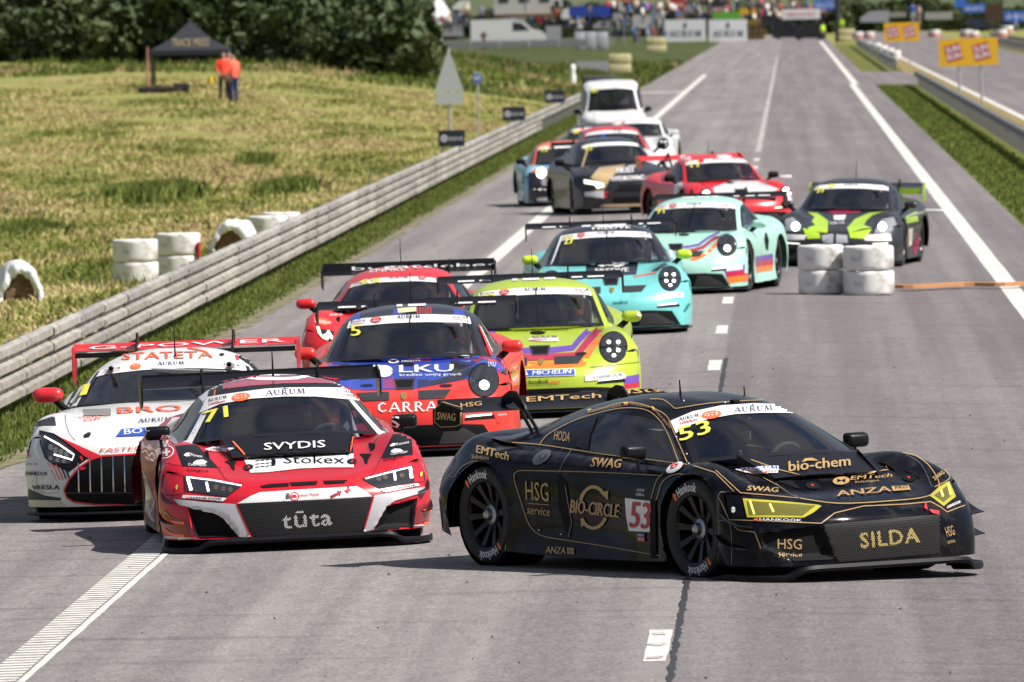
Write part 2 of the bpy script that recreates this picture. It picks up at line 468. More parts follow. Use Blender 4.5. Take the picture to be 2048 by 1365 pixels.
        # make faces look outwards
        o = obj(name, me, parent or s.root, m); return o
    def poly(s, name, pts, m, layer=1, step=8., curve=0, parent=None):
        if curve: pts = smooth_loop(pts, curve)
        P = [Vector((p[0], p[1], 0)) for p in pts]
        T = tessellate_polygon([P])
        return s.stick(name, [(p.x, p.y) for p in P], T, m, layer, step, parent)
    def line(s, name, pts, w, m, layer=2, smooth=0, closed=False, step=12., parent=None):
        if smooth: pts = spline(pts, smooth)
        P = [Vector((p[0], p[1])) for p in pts]; V = []; F = []
        for i, p in enumerate(P):
            a = P[max(i - 1, 0)]; b = P[min(i + 1, len(P) - 1)]; d = (b - a); d = d.normalized() if d.length > 1e-6 else Vector((1, 0))
            n = Vector((-d.y, d.x)) * w / 2; V += [tuple(p + n), tuple(p - n)]
        for i in range(len(P) - 1): F.append((2 * i, 2 * i + 1, 2 * i + 3, 2 * i + 2))
        return s.stick(name, V, F, m, layer, step, parent)
    def word(s, txt, p0, p1, h, m, layer=3, bold=0., name='lettering', step=10., up=None, serif=False, space=1., parent=None, arc=0.):
        """lettering: p0/p1 ends of the base line, h cap height, up = direction of the uprights (default across)"""
        V, F, asp = serif_word(txt) if serif else text_mesh(txt, 0, space)
        p0, p1 = np.array(p0, float), np.array(p1, float); d = p1 - p0
        if up is None: up = np.array([d[1], -d[0]]) / np.hypot(*d)
        up = np.array(up, float) * h
        Q = p0 + V[:, :1] * d + V[:, 1:] * up
        if arc: Q = Q + (4 * V[:, :1] * (1 - V[:, :1])) * arc * up / h
        b_ = h * bold * 1.6; return s.stick(name, Q, F, m, layer, step, parent, True, (-b_, 0, b_) if bold > 0 else (0,))
    def disc(s, name, c, rx, ry, m, layer=2, ang=0., n=28, step=8., r0=0., parent=None):
        a = np.linspace(0, 2 * np.pi, n, endpoint=False); ca, sa = math.cos(R(ang)), math.sin(R(ang))
        E = lambda k: [(c[0] + ca * rx * k * math.cos(t) - sa * ry * k * math.sin(t), c[1] + sa * rx * k * math.cos(t) + ca * ry * k * math.sin(t)) for t in a]
        if r0:
            V = E(1) + E(r0); F = [(i, (i + 1) % n, n + (i + 1) % n, n + i) for i in range(n)]
            return s.stick(name, V, F, m, layer, step, parent)
        return s.poly(name, E(1), m, layer, step, parent=parent)
def drop_slivers(bm):
    """keep the main piece of a cut-out: crumbs that landed on other panels go"""
    bm.verts.ensure_lookup_table(); seen = set(); isl = []
    for v in bm.verts:
        if v in seen: continue
        st = [v]; seen.add(v); g = []
        while st:
            q = st.pop(); g.append(q)
            for e in q.link_edges:
                o = e.other_vert(q)
                if o not in seen: seen.add(o); st.append(o)
        isl.append(g)
    if 1 < len(isl) < 5:
        m = max(len(g) for g in isl)
        for g in isl:
            if len(g) < m * .16: bmesh.ops.delete(bm, geom=g, context='VERTS')
def inside(q, poly):
    x, y = q; c = False; n = len(poly)
    for i in range(n):
        x1, y1 = poly[i]; x2, y2 = poly[(i + 1) % n]
        if (y1 > y) != (y2 > y) and x < (x2 - x1) * (y - y1) / (y2 - y1) + x1: c = not c
    return c
def edge_dist(q, poly):
    q = np.array(q); m = 1e9
    for i in range(len(poly)):
        a = np.array(poly[i]); b = np.array(poly[(i + 1) % len(poly)]); d = b - a; t = max(0, min(1, np.dot(q - a, d) / max(np.dot(d, d), 1e-9)))
        m = min(m, np.hypot(*(q - a - d * t)))
    return m
def spline(pts, n=4):
    P = [np.array(p, float) for p in pts]; out = []
    for i in range(len(P) - 1):
        a = P[max(i - 1, 0)]; b = P[i]; c = P[i + 1]; d = P[min(i + 2, len(P) - 1)]
        for k in range(n):
            t = k / n
            out.append(.5 * ((2*b) + (c-a)*t + (2*a-5*b+4*c-d)*t*t + (3*b-a-3*c+d)*t**3))
    out.append(P[-1]); return [tuple(p) for p in out]
def smooth_loop(pts, n):
    P = [np.array(p, float) for p in pts]; N = len(P); out = []
    for i in range(N):
        a, b, c, d = P[i - 1], P[i], P[(i + 1) % N], P[(i + 2) % N]
        for k in range(n):
            t = k / n
            out.append(tuple(.5 * ((2*b) + (c-a)*t + (2*a-5*b+4*c-d)*t*t + (3*b-a-3*c+d)*t**3)))
    return out
# ---------------------------------------------------------------- wheels
_wheel = {}
def wheel_meshes(kind, r=.345, w=.30, spokes=10, rr=.245):
    if kind in _wheel: return _wheel[kind]
    out = {}
    h = w / 2
    t = MB().lathe([(rr, -h + .01), (rr + .02, -h), (r - .03, -h), (r - .008, -h + .02), (r, -h + .05), (r, h - .05), (r - .008, h - .02), (r - .03, h), (rr + .02, h), (rr, h - .01), (rr - .005, 0)], 56)
    out['tyre'] = t
    t = MB().lathe([(rr + .004, h - .004), (rr - .012, h - .012), (rr - .025, h - .04), (rr - .03, -h)], 48)
    for k in range(spokes):
        a = 2 * math.pi * k / spokes; ca, sa = math.cos(a), math.sin(a); pr = (-sa, ca)
        pts = []
        for rad, wd, y in ((.045, .030, h - .085), (.12, .017, h - .055), (rr - .02, .024, h - .02)):
            for sg in (1, -1):
                for dy in (0, -.03): pts.append((ca * rad + pr[0] * wd * sg, y + dy, sa * rad + pr[1] * wd * sg))
        F = []
        for q in (0, 4): F += [(q, q + 4, q + 6, q + 2), (q + 1, q + 3, q + 7, q + 5), (q, q + 1, q + 5, q + 4), (q + 2, q + 6, q + 7, q + 3)]
        t.add(pts, F)
    out['rim'] = t
    out['hub'] = MB().lathe([(.075, h - .10), (.07, h - .06), (.045, h - .05), (.035, h - .02), (.02, h - .01), (.001, h - .01)], 20)
    out['brake_disc'] = MB().lathe([(.175, -.02), (.175, .01), (.08, .01)], 28)
    out = {k: mesh_data(k, v.V, v.F) for k, v in out.items()}
    _wheel[kind] = out; return out
TYRE = None
def add_wheels(car, rimm=None, steer=0., kind='gt', r=.345, track=None, word=None, wfront=.30, spokes=10):
    sp = car.spec; tm = mat('tyre_rubber', (.012, .012, .013), .75, noise=(9, (.026, .025, .025), .4, .7), spec=.2)
    rimm = rimm or mat('rim_black', (.008, .008, .009), .35, .3)
    D = wheel_meshes(kind, r, wfront, spokes, r * .71)
    for i, ax in enumerate(sp['axles']):
        for sg in (1, -1):
            y = sg * ((track or sp['hw'] - .035) - wfront / 2)
            rot = (0, random.uniform(0, 6), (math.pi if sg < 0 else 0) + (R(steer) if i == 0 else 0))
            e = obj('wheel', D['tyre'], car.root); D['tyre'].materials.clear(); D['tyre'].materials.append(tm)
            e.location = (ax, y, r - .004); e.rotation_euler = Euler((0, 0, rot[2])); 
            for q, mm in (('rim', rimm), ('hub', mat('wheel_nut', (.35, .35, .38), .3, .9)), ('brake_disc', mat('brake_steel', (.12, .11, .11), .4, .8))):
                if not D[q].materials: D[q].materials.append(mm)
                o = obj(q, D[q], e); o.rotation_euler = (0, rot[1], 0)
                if q == 'rim' and D[q].materials[0] != mm:
                    o.data = D[q].copy(); o.data.materials[0] = mm
            if word and sg < 0:
                for k0, up in ((R(90 + 12), 1), (R(-90 + 12), 1)):
                    V, F, asp = text_mesh(word, .02, 1.05); n = len(V); rb = r * .745; hh = .068
                    span = .85
                    P = []
                    for a, b in V:
                        an = k0 - a * span * 1.0 + span / 2; rad = rb + b * hh * .95
                        P.append((-math.cos(an) * rad, wfront / 2 + .003, math.sin(an) * rad))
                    # lettering is written for the outer side of a wheel that is turned round
                    mesh('tyre_lettering', P, F, mat('tyre_white', (.72, .72, .72), .6), e)
                    P = []
                    for a, b in ((0, .2), (.0, .9), (.55, 1.0), (1, .6), (.6, 0)):
                        an = k0 + span / 2 + .17 - a * .11; rad = rb + b * hh; P.append((-math.cos(an) * rad, wfront / 2 + .003, math.sin(an) * rad))
                    mesh('tyre_mark', P, [(0, 1, 2, 3, 4)], mat('tyre_orange', (.8, .16, .03), .6), e)
def box_tube(b, pts, r): b.tube(pts, r, 8)
def interior(car, dash=(.84, .70), roofz=1.08, seatx=-.08, helmet='#8a2430', side=1, hands=True, suit='#1c1c24', cagec=(.32, .32, .34), label=None, hipz=.27):
    """tub, dashboard, steering wheel, seat and roll cage, with the driver as a person of its own"""
    sp = car.spec
    b = MB()
    b.box((.12, 0, .2), (1.8, 1.3, .06)); b.box((-.75, 0, .55), (.05, 1.25, .7))
    for sg in (1, -1): b.box((.12, sg * .68, .42), (1.75, .04, .5))
    b.build('cockpit_tub', mat('cockpit_dark', (.11, .11, .12), .7), car.root)
    b = MB(); b.box((dash[0], 0, dash[1] - .12), (.42, 1.25, .2), bev=.05); b.build('dashboard', mat('dash_grey', (.05, .05, .055), .8), car.root, 40)
    b = MB(); c = mat('cage_' + str(cagec), cagec, .5)
    zt = roofz - .05
    for sg in (1, -1):
        b.tube([(dash[0] - .02, sg * .62, .5), (dash[0] - .45, sg * .50, zt - .05), (-.2, sg * .48, zt), (-.55, sg * .50, zt - .02), (-.7, sg * .60, .4)], .022)
        b.tube([(-.7, sg * .5, .45), (-.6, -sg * .48, zt - .05)], .02)
        b.tube([(.45, sg * .63, .35), (-.8, sg * .62, .62)], .02); b.tube([(.45, sg * .63, .62), (-.8, sg * .62, .35)], .02)
    b.tube([(dash[0] - .45, -.5, zt - .05), (dash[0] - .45, .5, zt - .05)], .02); b.tube([(-.55, -.5, zt - .02), (-.55, .5, zt - .02)], .02)
    b.tube([(.3, .48, zt - .05), (-.55, -.48, zt - .02)], .02)
    b.build('roll_cage', c, car.root, 40)
    y = side * .36
    b = MB(); b.box((seatx, y, .35), (.5, .46, .12), bev=.04)
    b.box((seatx - .28, y, .62), (.12, .46, .62), Matrix.Rotation(R(-12), 3, 'Y'), bev=.04)
    for sg in (1, -1): b.box((seatx - .22, y + sg * .19, .93), (.22, .03, .2), bev=.01)
    b.build('racing_seat', mat('seat_grey', (.12, .12, .13), .8), car.root, 40)
    b = MB(); cx = seatx + .62; n = 24; ring = [(cx + .05 * math.sin(R(20)) * math.sin(t), y + .15 * math.cos(t), .70 + .14 * math.sin(t)) for t in np.linspace(0, 2 * math.pi, n)]
    b.tube(ring, .017, 8, False); b.tube([(cx, y - .14, .7), (cx, y + .14, .7)], .014); b.tube([(cx, y, .7), (cx + .25, y, .62)], .025)
    b.build('steering_wheel', mat('wheel_rubber', (.06, .06, .065), .6), car.root, 40)
    b = MB(); b.box((dash[0] - .34, 0, roofz - .11), (.03, .30, .06), bev=.01); b.build('inside_mirror', mat('mirror_black', (.02, .02, .02), .3), car.root)
    if label:
        driver(car, Vector((seatx, y, hipz)), helmet, suit, label)
# ---------------------------------------------------------------- people
def skin_body(name, joints, edges, radii, m, sub=1):
    me = bpy.data.meshes.new(name); me.from_pydata(joints, edges, []); o = bpy.data.objects.new(name, me); COL.objects.link(o)
    md = o.modifiers.new('s', 'SKIN'); md.use_smooth_shade = True
    for i, r in enumerate(radii):
        me.skin_vertices[0].data[i].radius = (r, r) if not isinstance(r, tuple) else r
    me.skin_vertices[0].data[0].use_root = True
    if sub: sb = o.modifiers.new('u', 'SUBSURF'); sb.levels = sub; sb.render_levels = sub
    dg = bpy.context.evaluated_depsgraph_get(); ev = o.evaluated_get(dg)
    res = bpy.data.meshes.new_from_object(ev); bpy.data.objects.remove(o); res.name = name
    res.materials.clear(); res.materials.append(m); res.polygons.foreach_set('use_smooth', [True] * len(res.polygons))
    return res
_body = {}
def hand_joints(J, E, Rd, wrist, idx, dirv, curl, side):
    """palm and five bent fingers rooted at joint idx"""
    d = Vector(dirv).normalized(); w = Vector(wrist); a = d.cross(Vector(curl)).normalized(); c = Vector(curl).normalized()
    p = len(J); J.append(tuple(w + d * .055)); Rd.append(.026); E.append((idx, p))
    for k, (off, ln) in enumerate(((-.03, .058), (-.01, .07), (.01, .066), (.03, .05))):
        q = len(J); J.append(tuple(w + d * .085 + a * off)); J.append(tuple(w + d * (.085 + ln * .55) + a * off + c * ln * .3)); J.append(tuple(w + d * (.085 + ln * .75) + a * off + c * ln * .85))
        Rd.extend([.0095, .009, .008]); E.extend([(p, q), (q, q + 1), (q + 1, q + 2)])
    q = len(J); J.append(tuple(w + d * .035 - a * side * .04 + c * .01)); J.append(tuple(w + d * .075 - a * side * .05 + c * .035)); Rd.extend([.0105, .009]); E.extend([(idx, q), (q, q + 1)])
def driver(car, hip, helmet, suit, label):
    key = 'seated'
    if key not in _body:
        J = [(0, 0, 0), (-.12, 0, .22), (-.17, 0, .42), (-.13, 0, .50)]; E = [(0, 1), (1, 2), (2, 3)]; Rd = [.15, .15, .12, .06]
        J.append((-.11, 0, .60)); E.append((3, 4)); Rd.append(.09)
        for sg in (1, -1):
            k = len(J); J += [(-.15, sg * .18, .40), (.05, sg * .27, .24), (.30, sg * .17, .32)]; E += [(2, k), (k, k + 1), (k + 1, k + 2)]; Rd += [.07, .05, .035]
            hand_joints(J, E, Rd, (.30, sg * .17, .32), k + 2, (1, -sg * .2, .35), (.1, -sg * .6, -.5), sg)
            k = len(J); J += [(.05, sg * .1, .0), (.45, sg * .14, .10), (.75, sg * .12, -.1)]; E += [(0, k), (k, k + 1), (k + 1, k + 2)]; Rd += [.10, .075, .06]
        _body[key] = skin_body('person', J, E, Rd, mat('race_suit', '#20202a', .8), 1)
    me = _body[key].copy(); me.materials.clear(); me.materials.append(mat('suit' + suit, suit, .8))
    e = obj('person', me); tag(e, label, 'person', 'racing drivers at the wheel'); e.matrix_world = car.M @ Matrix.Translation(hip)
    b = MB(); b.lathe([(.001, .14), (.07, .13), (.115, .09), (.135, .03), (.137, -.03), (.125, -.09), (.10, -.125), (.085, -.13)], 24, 'Z', (-.09, 0, .63))
    h = b.build('helmet', mat('helmet' + helmet, helmet, .25, coat=1), e, 60)
    V = []; F = []; n = 12
    for i in range(n + 1):
        a = R(-62 + 124 * i / n)
        for z, r in ((-.035, .1395), (.0, .1405), (.045, .137)): V.append((-.09 + r * math.cos(a), r * math.sin(a), .63 + z))
    F = grid_faces(n + 1, 3)
    mesh('visor', V, F, mat('visor_dark', (.012, .012, .016), .08, coat=1), e, True)
    b = MB(); b.box((.14, -.2, .43), (.09, .08, .06), bev=.02)
# ================================================================ the place
def smooth01(t): t = max(0., min(1., t)); return t * t * (3 - 2 * t)
def land_z(u, v):
    """height of the grass beside the road: a gentle bank that climbs to the wood on the left and falls again behind it"""
    if u > -7.3: return road_z(u) - .03
    k = max(0, min(1, (-u - 9) / 12)); t = max(0, min(1, (v - 180) / 270)); f = 1 - smooth01((v - 520) / 130)
    z = road_z(u) - .03 + 2.2 * k * t * t * f
    return z + (.05 * math.sin(u * .9 + v * .11) + .04 * math.sin(v * .35 + u * .4)) * min(1, max(0, (-u - 8.6) / 2))
# --- asphalt
def asphalt_mat():
    m = mat('asphalt', (.16, .15, .15), .82); n = m.node_tree; b = n.nodes['Principled BSDF']; N = n.nodes.new; K = n.links.new
    t = N('ShaderNodeTexCoord')
    def noise(scale, det, sx=(1, 1, 1), rough=.6, rot=ROAD):
        p = N('ShaderNodeMapping'); p.vector_type = 'TEXTURE'; p.inputs['Rotation'].default_value = (0, 0, -rot)
        p.inputs['Scale'].default_value = [1 / q for q in sx]
        x = N('ShaderNodeTexNoise'); x.inputs['Scale'].default_value = scale; x.inputs['Detail'].default_value = det; x.inputs['Roughness'].default_value = rough
        K(t.outputs['Object'], p.inputs[0]); K(p.outputs[0], x.inputs[0]); return x.outputs[0]
    def ramp(i, a, b_, ca, cb):
        r = N('ShaderNodeValToRGB'); r.color_ramp.elements[0].position = a; r.color_ramp.elements[1].position = b_
        r.color_ramp.elements[0].color = (*ca, 1); r.color_ramp.elements[1].color = (*cb, 1); K(i, r.inputs[0]); return r.outputs[0]
    def mul(a, c, f=1.):
        x = N('ShaderNodeMixRGB'); x.blend_type = 'MULTIPLY'; x.inputs[0].default_value = f; K(a, x.inputs[1]); K(c, x.inputs[2]); return x.outputs[0]
    grain = ramp(noise(38, 3, (1, .55, 1), .8), .33, .7, (.50, .49, .50), (1.42, 1.40, 1.38))
    fine = ramp(noise(9, 6, (1, .25, 1)), .3, .72, (.84, .83, .84), (1.1, 1.1, 1.1))
    patch = ramp(noise(.16, 4, (3, .35, 1)), .35, .65, (.86, .84, .86), (1.08, 1.08, 1.07))
    tracks = ramp(noise(.55, 3, (3.2, .02, 1)), .40, .62, (.80, .78, .80), (1.05, 1.05, 1.05))
    # dark rubber laid on the racing line: thin streaks that curve across the lane
    rub = ramp(noise(1.1, 4, (.22, 2.4, 1), .5, ROAD + R(14)), .56, .72, (1, 1, 1), (.70, .68, .69))
    # the right-hand lane was resurfaced: darker beyond the centre joint
    sx = N('ShaderNodeVectorMath'); sx.operation = 'DOT_PRODUCT'; sx.inputs[1].default_value = (rc, -rs, 0); K(t.outputs['Object'], sx.inputs[0])
    wob = N('ShaderNodeMath'); wob.operation = 'MULTIPLY_ADD'; wob.inputs[1].default_value = .05; K(noise(14, 4), wob.inputs[0]); K(sx.outputs['Value'], wob.inputs[2])
    gt = N('ShaderNodeMath'); gt.operation = 'GREATER_THAN'; gt.inputs[1].default_value = U0 + .12; K(wob.outputs[0], gt.inputs[0])
    lane = N('ShaderNodeMixRGB'); lane.inputs[1].default_value = (1, 1, 1, 1); lane.inputs[2].default_value = (.80, .79, .82, 1); K(gt.outputs[0], lane.inputs[0])
    base = N('ShaderNodeRGB'); base.outputs[0].default_value = (.240, .227, .218, 1)
    c = base.outputs[0]
    for q in (grain, fine, patch, tracks, rub, lane.outputs[0]): c = mul(c, q)
    K(c, b.inputs['Base Color'])
    u = N('ShaderNodeBump'); u.inputs['Strength'].default_value = .5; u.inputs['Distance'].default_value = .01
    K(noise(60, 3), u.inputs['Height']); K(u.outputs[0], b.inputs['Normal'])
    return m
def ground_mat(name, cols, sc=.5, stretch=(1, .35, 1)):
    m = mat(name, cols[0], .95, spec=.1); n = m.node_tree; b = n.nodes['Principled BSDF']; N = n.nodes.new; K = n.links.new
    t = N('ShaderNodeTexCoord'); p = N('ShaderNodeMapping'); p.inputs['Scale'].default_value = stretch; K(t.outputs['Object'], p.inputs[0])
    x = N('ShaderNodeTexNoise'); x.inputs['Scale'].default_value = sc; x.inputs['Detail'].default_value = 8; x.inputs['Roughness'].default_value = .7; K(p.outputs[0], x.inputs[0])
    r = N('ShaderNodeValToRGB'); e = r.color_ramp.elements
    e[0].position = .32; e[0].color = lin(cols[0]); e[1].position = .68; e[1].color = lin(cols[-1])
    for k, c in enumerate(cols[1:-1]):
        q = e.new(.32 + .36 * (k + 1) / (len(cols) - 1)); q.color = lin(c)
    K(x.outputs[0], r.inputs[0]); K(r.outputs[0], b.inputs['Base Color']); return m
asph = asphalt_mat()
def strip(name, us, vs, m, dz=0., kind='structure', zf=None, jag=0):
    V = []; F = []
    for v in vs:
        for k, u in enumerate(us):
            uu = u + (random.uniform(-jag, jag) if (k in (0, len(us) - 1)) else 0)
            X, Y = from_road(uu, v); V.append((X, Y, (zf(u, v) if zf else road_z(u)) + dz))
    return mesh(name, V, grid_faces(len(vs), len(us)), m, None, True, kind)
def fr(a, b, s): return list(np.arange(a, b + s * .5, s))
strip('road', [-7.15, -6, -4.7, -3, U0 - .4, U0, U0 + .4, 1, 2.95, 4.05], fr(0, 1200, 4), asph, jag=0)
strip('opposite_road', [7.35, 9, 12, 17], fr(0, 1300, 25), asph, .004)
G_FIELD = ground_mat('field_grass', [(.10, .125, .03), (.25, .24, .08), (.18, .19, .055), (.36, .29, .15)], .35)
G_VERGE = ground_mat('verge_grass', [(.07, .088, .02), (.11, .125, .032), (.17, .155, .055)], 1.2)
G_SOIL = mat('verge_soil', (.2, .16, .11), .95, noise=(3, (.11, .12, .04), .4, .6))
us = [-7.05, -7.3, -7.7, -8.2, -9, -10, -11.5, -13, -15, -17.5, -20, -23, -27, -32, -40, -60, -100, -180][::-1]
strip('field_ground', us, fr(0, 300, 3) + fr(310, 500, 10), G_FIELD, 0, zf=land_z)
G_FAR = ground_mat('far_bank_grass', [(.035, .055, .016), (.065, .075, .028), (.05, .07, .022), (.11, .095, .05)], .12)
strip('field_ground', us, fr(500, 1100, 12) + [1200, 1500, 2300], G_FAR, 0, zf=land_z)
# the ground as one sheet out to the horizon, a little under everything
V = [(-3000, -300, -.26), (3000, -300, -.26), (3000, 5000, -.26), (-3000, 5000, -.26)]
mesh('ground', V, [(0, 1, 2, 3)], G_FIELD, None, kind='structure')
strip('median_ground', [4.0, 4.6, 5.4, 6.2, 7.4], fr(0, 476, 4), G_VERGE, -.02, jag=.06)
strip('median_crossing', [3.9, 5.4, 7.5], fr(476, 570, 10), asph, .004)
strip('median_ground', [3.9, 5.2, 7.4], fr(570, 940, 10), G_VERGE, -.02, jag=.05)
strip('far_field', [16.9, 24, 60, 200], fr(0, 1500, 50), G_FIELD, -.02)
strip('verge_edge', [-7.24, -7.12, -6.98], fr(80, 420, .6), G_SOIL, .006, jag=.09)
# --- painted markings
PAINT = mat('road_paint', (.62, .61, .56), .6, noise=(7, (.40, .39, .37), .5, .72))
def mark(name, u0, u1, v0, v1, dz=.004, step=6, jag=0.):
    n = max(2, int((v1 - v0) / step) + 1)
    return strip(name, [u0, u1], list(np.linspace(v0, v1, n)), PAINT, dz, jag=jag)
mark('edge_line', -4.86, -4.60, 76, 560, jag=.006, step=2)
mark('edge_line', -4.67, -4.62, 10, 76, jag=.004, step=.5)
V = []; F = []
v = 50.0
while v < 76.2:                                  # raised rumble bars beside the solid line
    k = len(V); a = W(-4.90, v, .004); b_ = W(-4.685, v, .004); c = W(-4.685, v + .17, .004); d = W(-4.90, v + .17, .004)
    for q in (a, b_, c, d): V.append(q)
    for q in (a, b_, c, d): V.append(q + Vector((0, 0, .002)))
    F += [(k + 4, k + 5, k + 6, k + 7), (k, k + 1, k + 5, k + 4), (k + 1, k + 2, k + 6, k + 5), (k + 3, k, k + 4, k + 7)]
    v += .25
mesh('rumble_bars', V, F, PAINT, None, False, 'stuff')
mark('edge_line', 2.84, 3.12, 10, 480, jag=.006, step=3); mark('edge_line', 3.0, 3.3, 480, 1010, step=20)
mark('lane_line', U0 - .07, U0 + .07, 262, 700, jag=.03, step=1.5).data.materials[0] = mat('worn_road_paint', (.42, .41, .39), .7, noise=(3, (.27, .26, .25), .4, .6))
v = 59.3
while v < 255:
    mark('lane_dash', U0 - .07, U0 + .07, v, v + 3, jag=.006, step=.5); v += 11.76
mark('edge_line', 7.75, 8.0, 0, 1000, .010, 10)
strip('verge_ground', [6.5, 7.1, 7.7], fr(0, 900, 8), ground_mat('dry_verge', [(.16, .14, .05), (.26, .2, .09), (.12, .12, .04)], 1.), .012, jag=.08)
# worn bands inside the nearest dash, and the tar joint along the middle
tar = mat('tar_joint', (.03, .03, .033), .5)
V = []; F = []
for i, v in enumerate(np.arange(52, 110, .12)):
    w = .012 + .016 * random.random(); o = .11 + .004 * math.sin(v * 5) + random.uniform(-.004, .004)
    V += [W(U0 + o - w, v, .0045), W(U0 + o + w, v, .0045)]
    if i: F.append((2 * i - 2, 2 * i - 1, 2 * i + 1, 2 * i))
mesh('road_joint', V, F, tar, None, False, 'structure')
for v, w_ in ((59.5, .045), (60.7, .05), (61.75, .04)):
    mark('worn_patch', U0 - w_, U0 + w_ - .01, v, v + .22, .008, .05, .02).data.materials[0] = mat('worn_patch_grey', (.34, .33, .32), .8, noise=(9, (.5, .49, .46), .4, .6))
mark('side_road_line', -10.5, -4.8, 452, 456, .008, 2)
# --- steel guardrails
STEEL = mat('galvanised_steel', (.42, .40, .37), .55, .15, noise=(1.7, (.27, .25, .225), .38, .68, (6, 1, 3)))
def vary(m):
    n = m.node_tree; b = n.nodes['Principled BSDF']; l = b.inputs['Base Color'].links[0].from_socket
    oi = n.nodes.new('ShaderNodeObjectInfo'); mr = n.nodes.new('ShaderNodeMapRange'); mr.inputs['To Min'].default_value = .72; mr.inputs['To Max'].default_value = 1.1
    h = n.nodes.new('ShaderNodeHueSaturation'); n.links.new(oi.outputs['Random'], mr.inputs[0]); n.links.new(mr.outputs[0], h.inputs['Value']); n.links.new(l, h.inputs['Color']); n.links.new(h.outputs[0], b.inputs['Base Color'])
vary(STEEL)
STEEL_SHADED = mat('galvanised_steel_shaded', (.30, .30, .31), .55, .2, noise=(2, (.2, .19, .2), .35, .7, (6, 1, 3)))  # darker copy of the steel, shade of the sunless rail sides put into the colour
POST = mat('rail_post', (.22, .22, .22), .6, .3)
def beam_mesh(side, length=4.0):
    prof = [(.0, .315), (.04, .31), (.083, .285), (.083, .205), (.03, .172), (.03, .138), (.083, .105), (.083, .03), (.04, .0), (0, -.005)]
    V = []; F = []; n = len(prof)
    for v, o in ((-.06, .0), (0.0, .0), (length, -.004)):
        for a, z in prof: V.append((side * (a + o), v, z * .93 + .01))
    for i in range(2):
        for k in range(n - 1): F.append((i*n+k, i*n+k+1, (i+1)*n+k+1, (i+1)*n+k))
    b = MB(); b.add(V, F)
    for vv in (.04, 2.04):
        b.box((side * .03, vv, .155), (.03, .05, .05)); 
    for vv in (.02, .1, .18):
        for z in (.07, .24): b.box((side * .086, vv, z), (.014, .03, .03))
    me = mesh_data('beam', b.V, b.F); me.materials.append(STEEL); return me
def guardrail(label, u, v0, v1, side, rows, steelm, cap=False, group=None):
    root = thing('guardrail', label, 'guardrail', W(u, v0), (0, 0, -ROAD)); rz = root.location.z
    me = beam_mesh(side); me.materials[0] = steelm
    pb = MB(); top = max(rows) + .31
    pb.box((-side * .12, 0, top / 2 - .2), (.06, .10, top + .3)); 
    for z in rows: pb.box((-side * .045, 0, z + .155), (.11, .12, .24))
    pm = mesh_data('post', pb.V, pb.F); pm.materials.append(POST)
    v = v0; k = 0
    while v < v1:
        for r, z in enumerate(rows):
            if r == 1 and rows[1] < rows[0] and v > 318 and u < 0: continue
            o = obj('beam', me, root); o.location = (random.uniform(-.006, .006), v - v0, z); o.rotation_euler = (random.uniform(-.0015, .0015), 0, random.uniform(-.001, .001))
        for dv in (.02, 2.02):
            o = obj('post', pm, root); o.location = (0, v - v0 + dv, 0)
        v += 4; k += 1
    return root
guardrail('long double galvanised guardrail beside the grass field on the left of the track', -8.0, 90.9, 440, 1, (.42, .10), STEEL)
guardrail('dull guardrail in the median strip below the near yellow board', 5.95, 122, 474, -1, (.42,), STEEL_SHADED)
guardrail('far guardrail in the median beyond the paved crossing', 5.95, 572, 900, -1, (.42,), STEEL_SHADED)
guardrail('far guardrail across the road behind the tyre bundles on the right', 20.0, 480, 1000, -1, (.42,), STEEL_SHADED)

# --- grass blades, as geometry
def blades(name, n, ufun, colors, hmin, hmax, wid, label=None, lean=.25, zf=land_z, patchy=False):
    """n blades; ufun(n) gives u, v arrays; each blade a two-triangle tapered leaf"""
    u, v = ufun(n); X = u * rc + v * rs; Y = -u * rs + v * rc
    Z = np.array([zf(a, b) for a, b in zip(u, v)]) - .01
    h = rng.uniform(hmin, hmax, len(u)); w = wid * rng.uniform(.6, 1.4, len(u)) * (1 + v / 250.)
    a = rng.uniform(0, math.pi, len(u)); lx = rng.normal(0, lean, len(u)) * h; ly = rng.normal(0, lean, len(u)) * h
    dx, dy = np.cos(a) * w, np.sin(a) * w * .5
    N = len(u); P = np.empty((N, 4, 3))
    P[:, 0] = np.stack([X - dx, Y - dy, Z], 1); P[:, 1] = np.stack([X + dx, Y + dy, Z], 1)
    P[:, 2] = np.stack([X + lx * .4 + dx * .6, Y + ly * .4 + dy * .6, Z + h * .6], 1); P[:, 3] = np.stack([X + lx, Y + ly, Z + h], 1)
    me = bpy.data.meshes.new(name); me.vertices.add(N * 4); me.vertices.foreach_set('co', P.ravel())
    me.loops.add(N * 4); me.polygons.add(N); me.loops.foreach_set('vertex_index', np.arange(N * 4))
    me.polygons.foreach_set('loop_start', np.arange(N) * 4)
    if patchy:
        cum = np.cumsum([c[2] for c in colors]); q = np.sin(u * .9 + 2.2 * np.sin(v * .05 + 1)) + np.sin(v * .13 + u * .5 + 1.5) + .8 * np.sin(u * 2.3 - v * .21) + .6 * np.sin(v * .47 + 2 * np.sin(u * 1.1)) + rng.normal(0, .55, N)
        r_ = np.argsort(np.argsort(q)) / N; mi = np.minimum(np.searchsorted(cum, r_), len(colors) - 1)
    else: mi = rng.choice(len(colors), N, p=[c[2] for c in colors])
    for c in colors: me.materials.append(mat(c[0], c[1], .8, spec=.15))
    me.polygons.foreach_set('material_index', mi.astype(np.int32)); me.update(calc_edges=True); me.validate()
    o = obj(name, me, kind='stuff'); o['label'] = label; return o
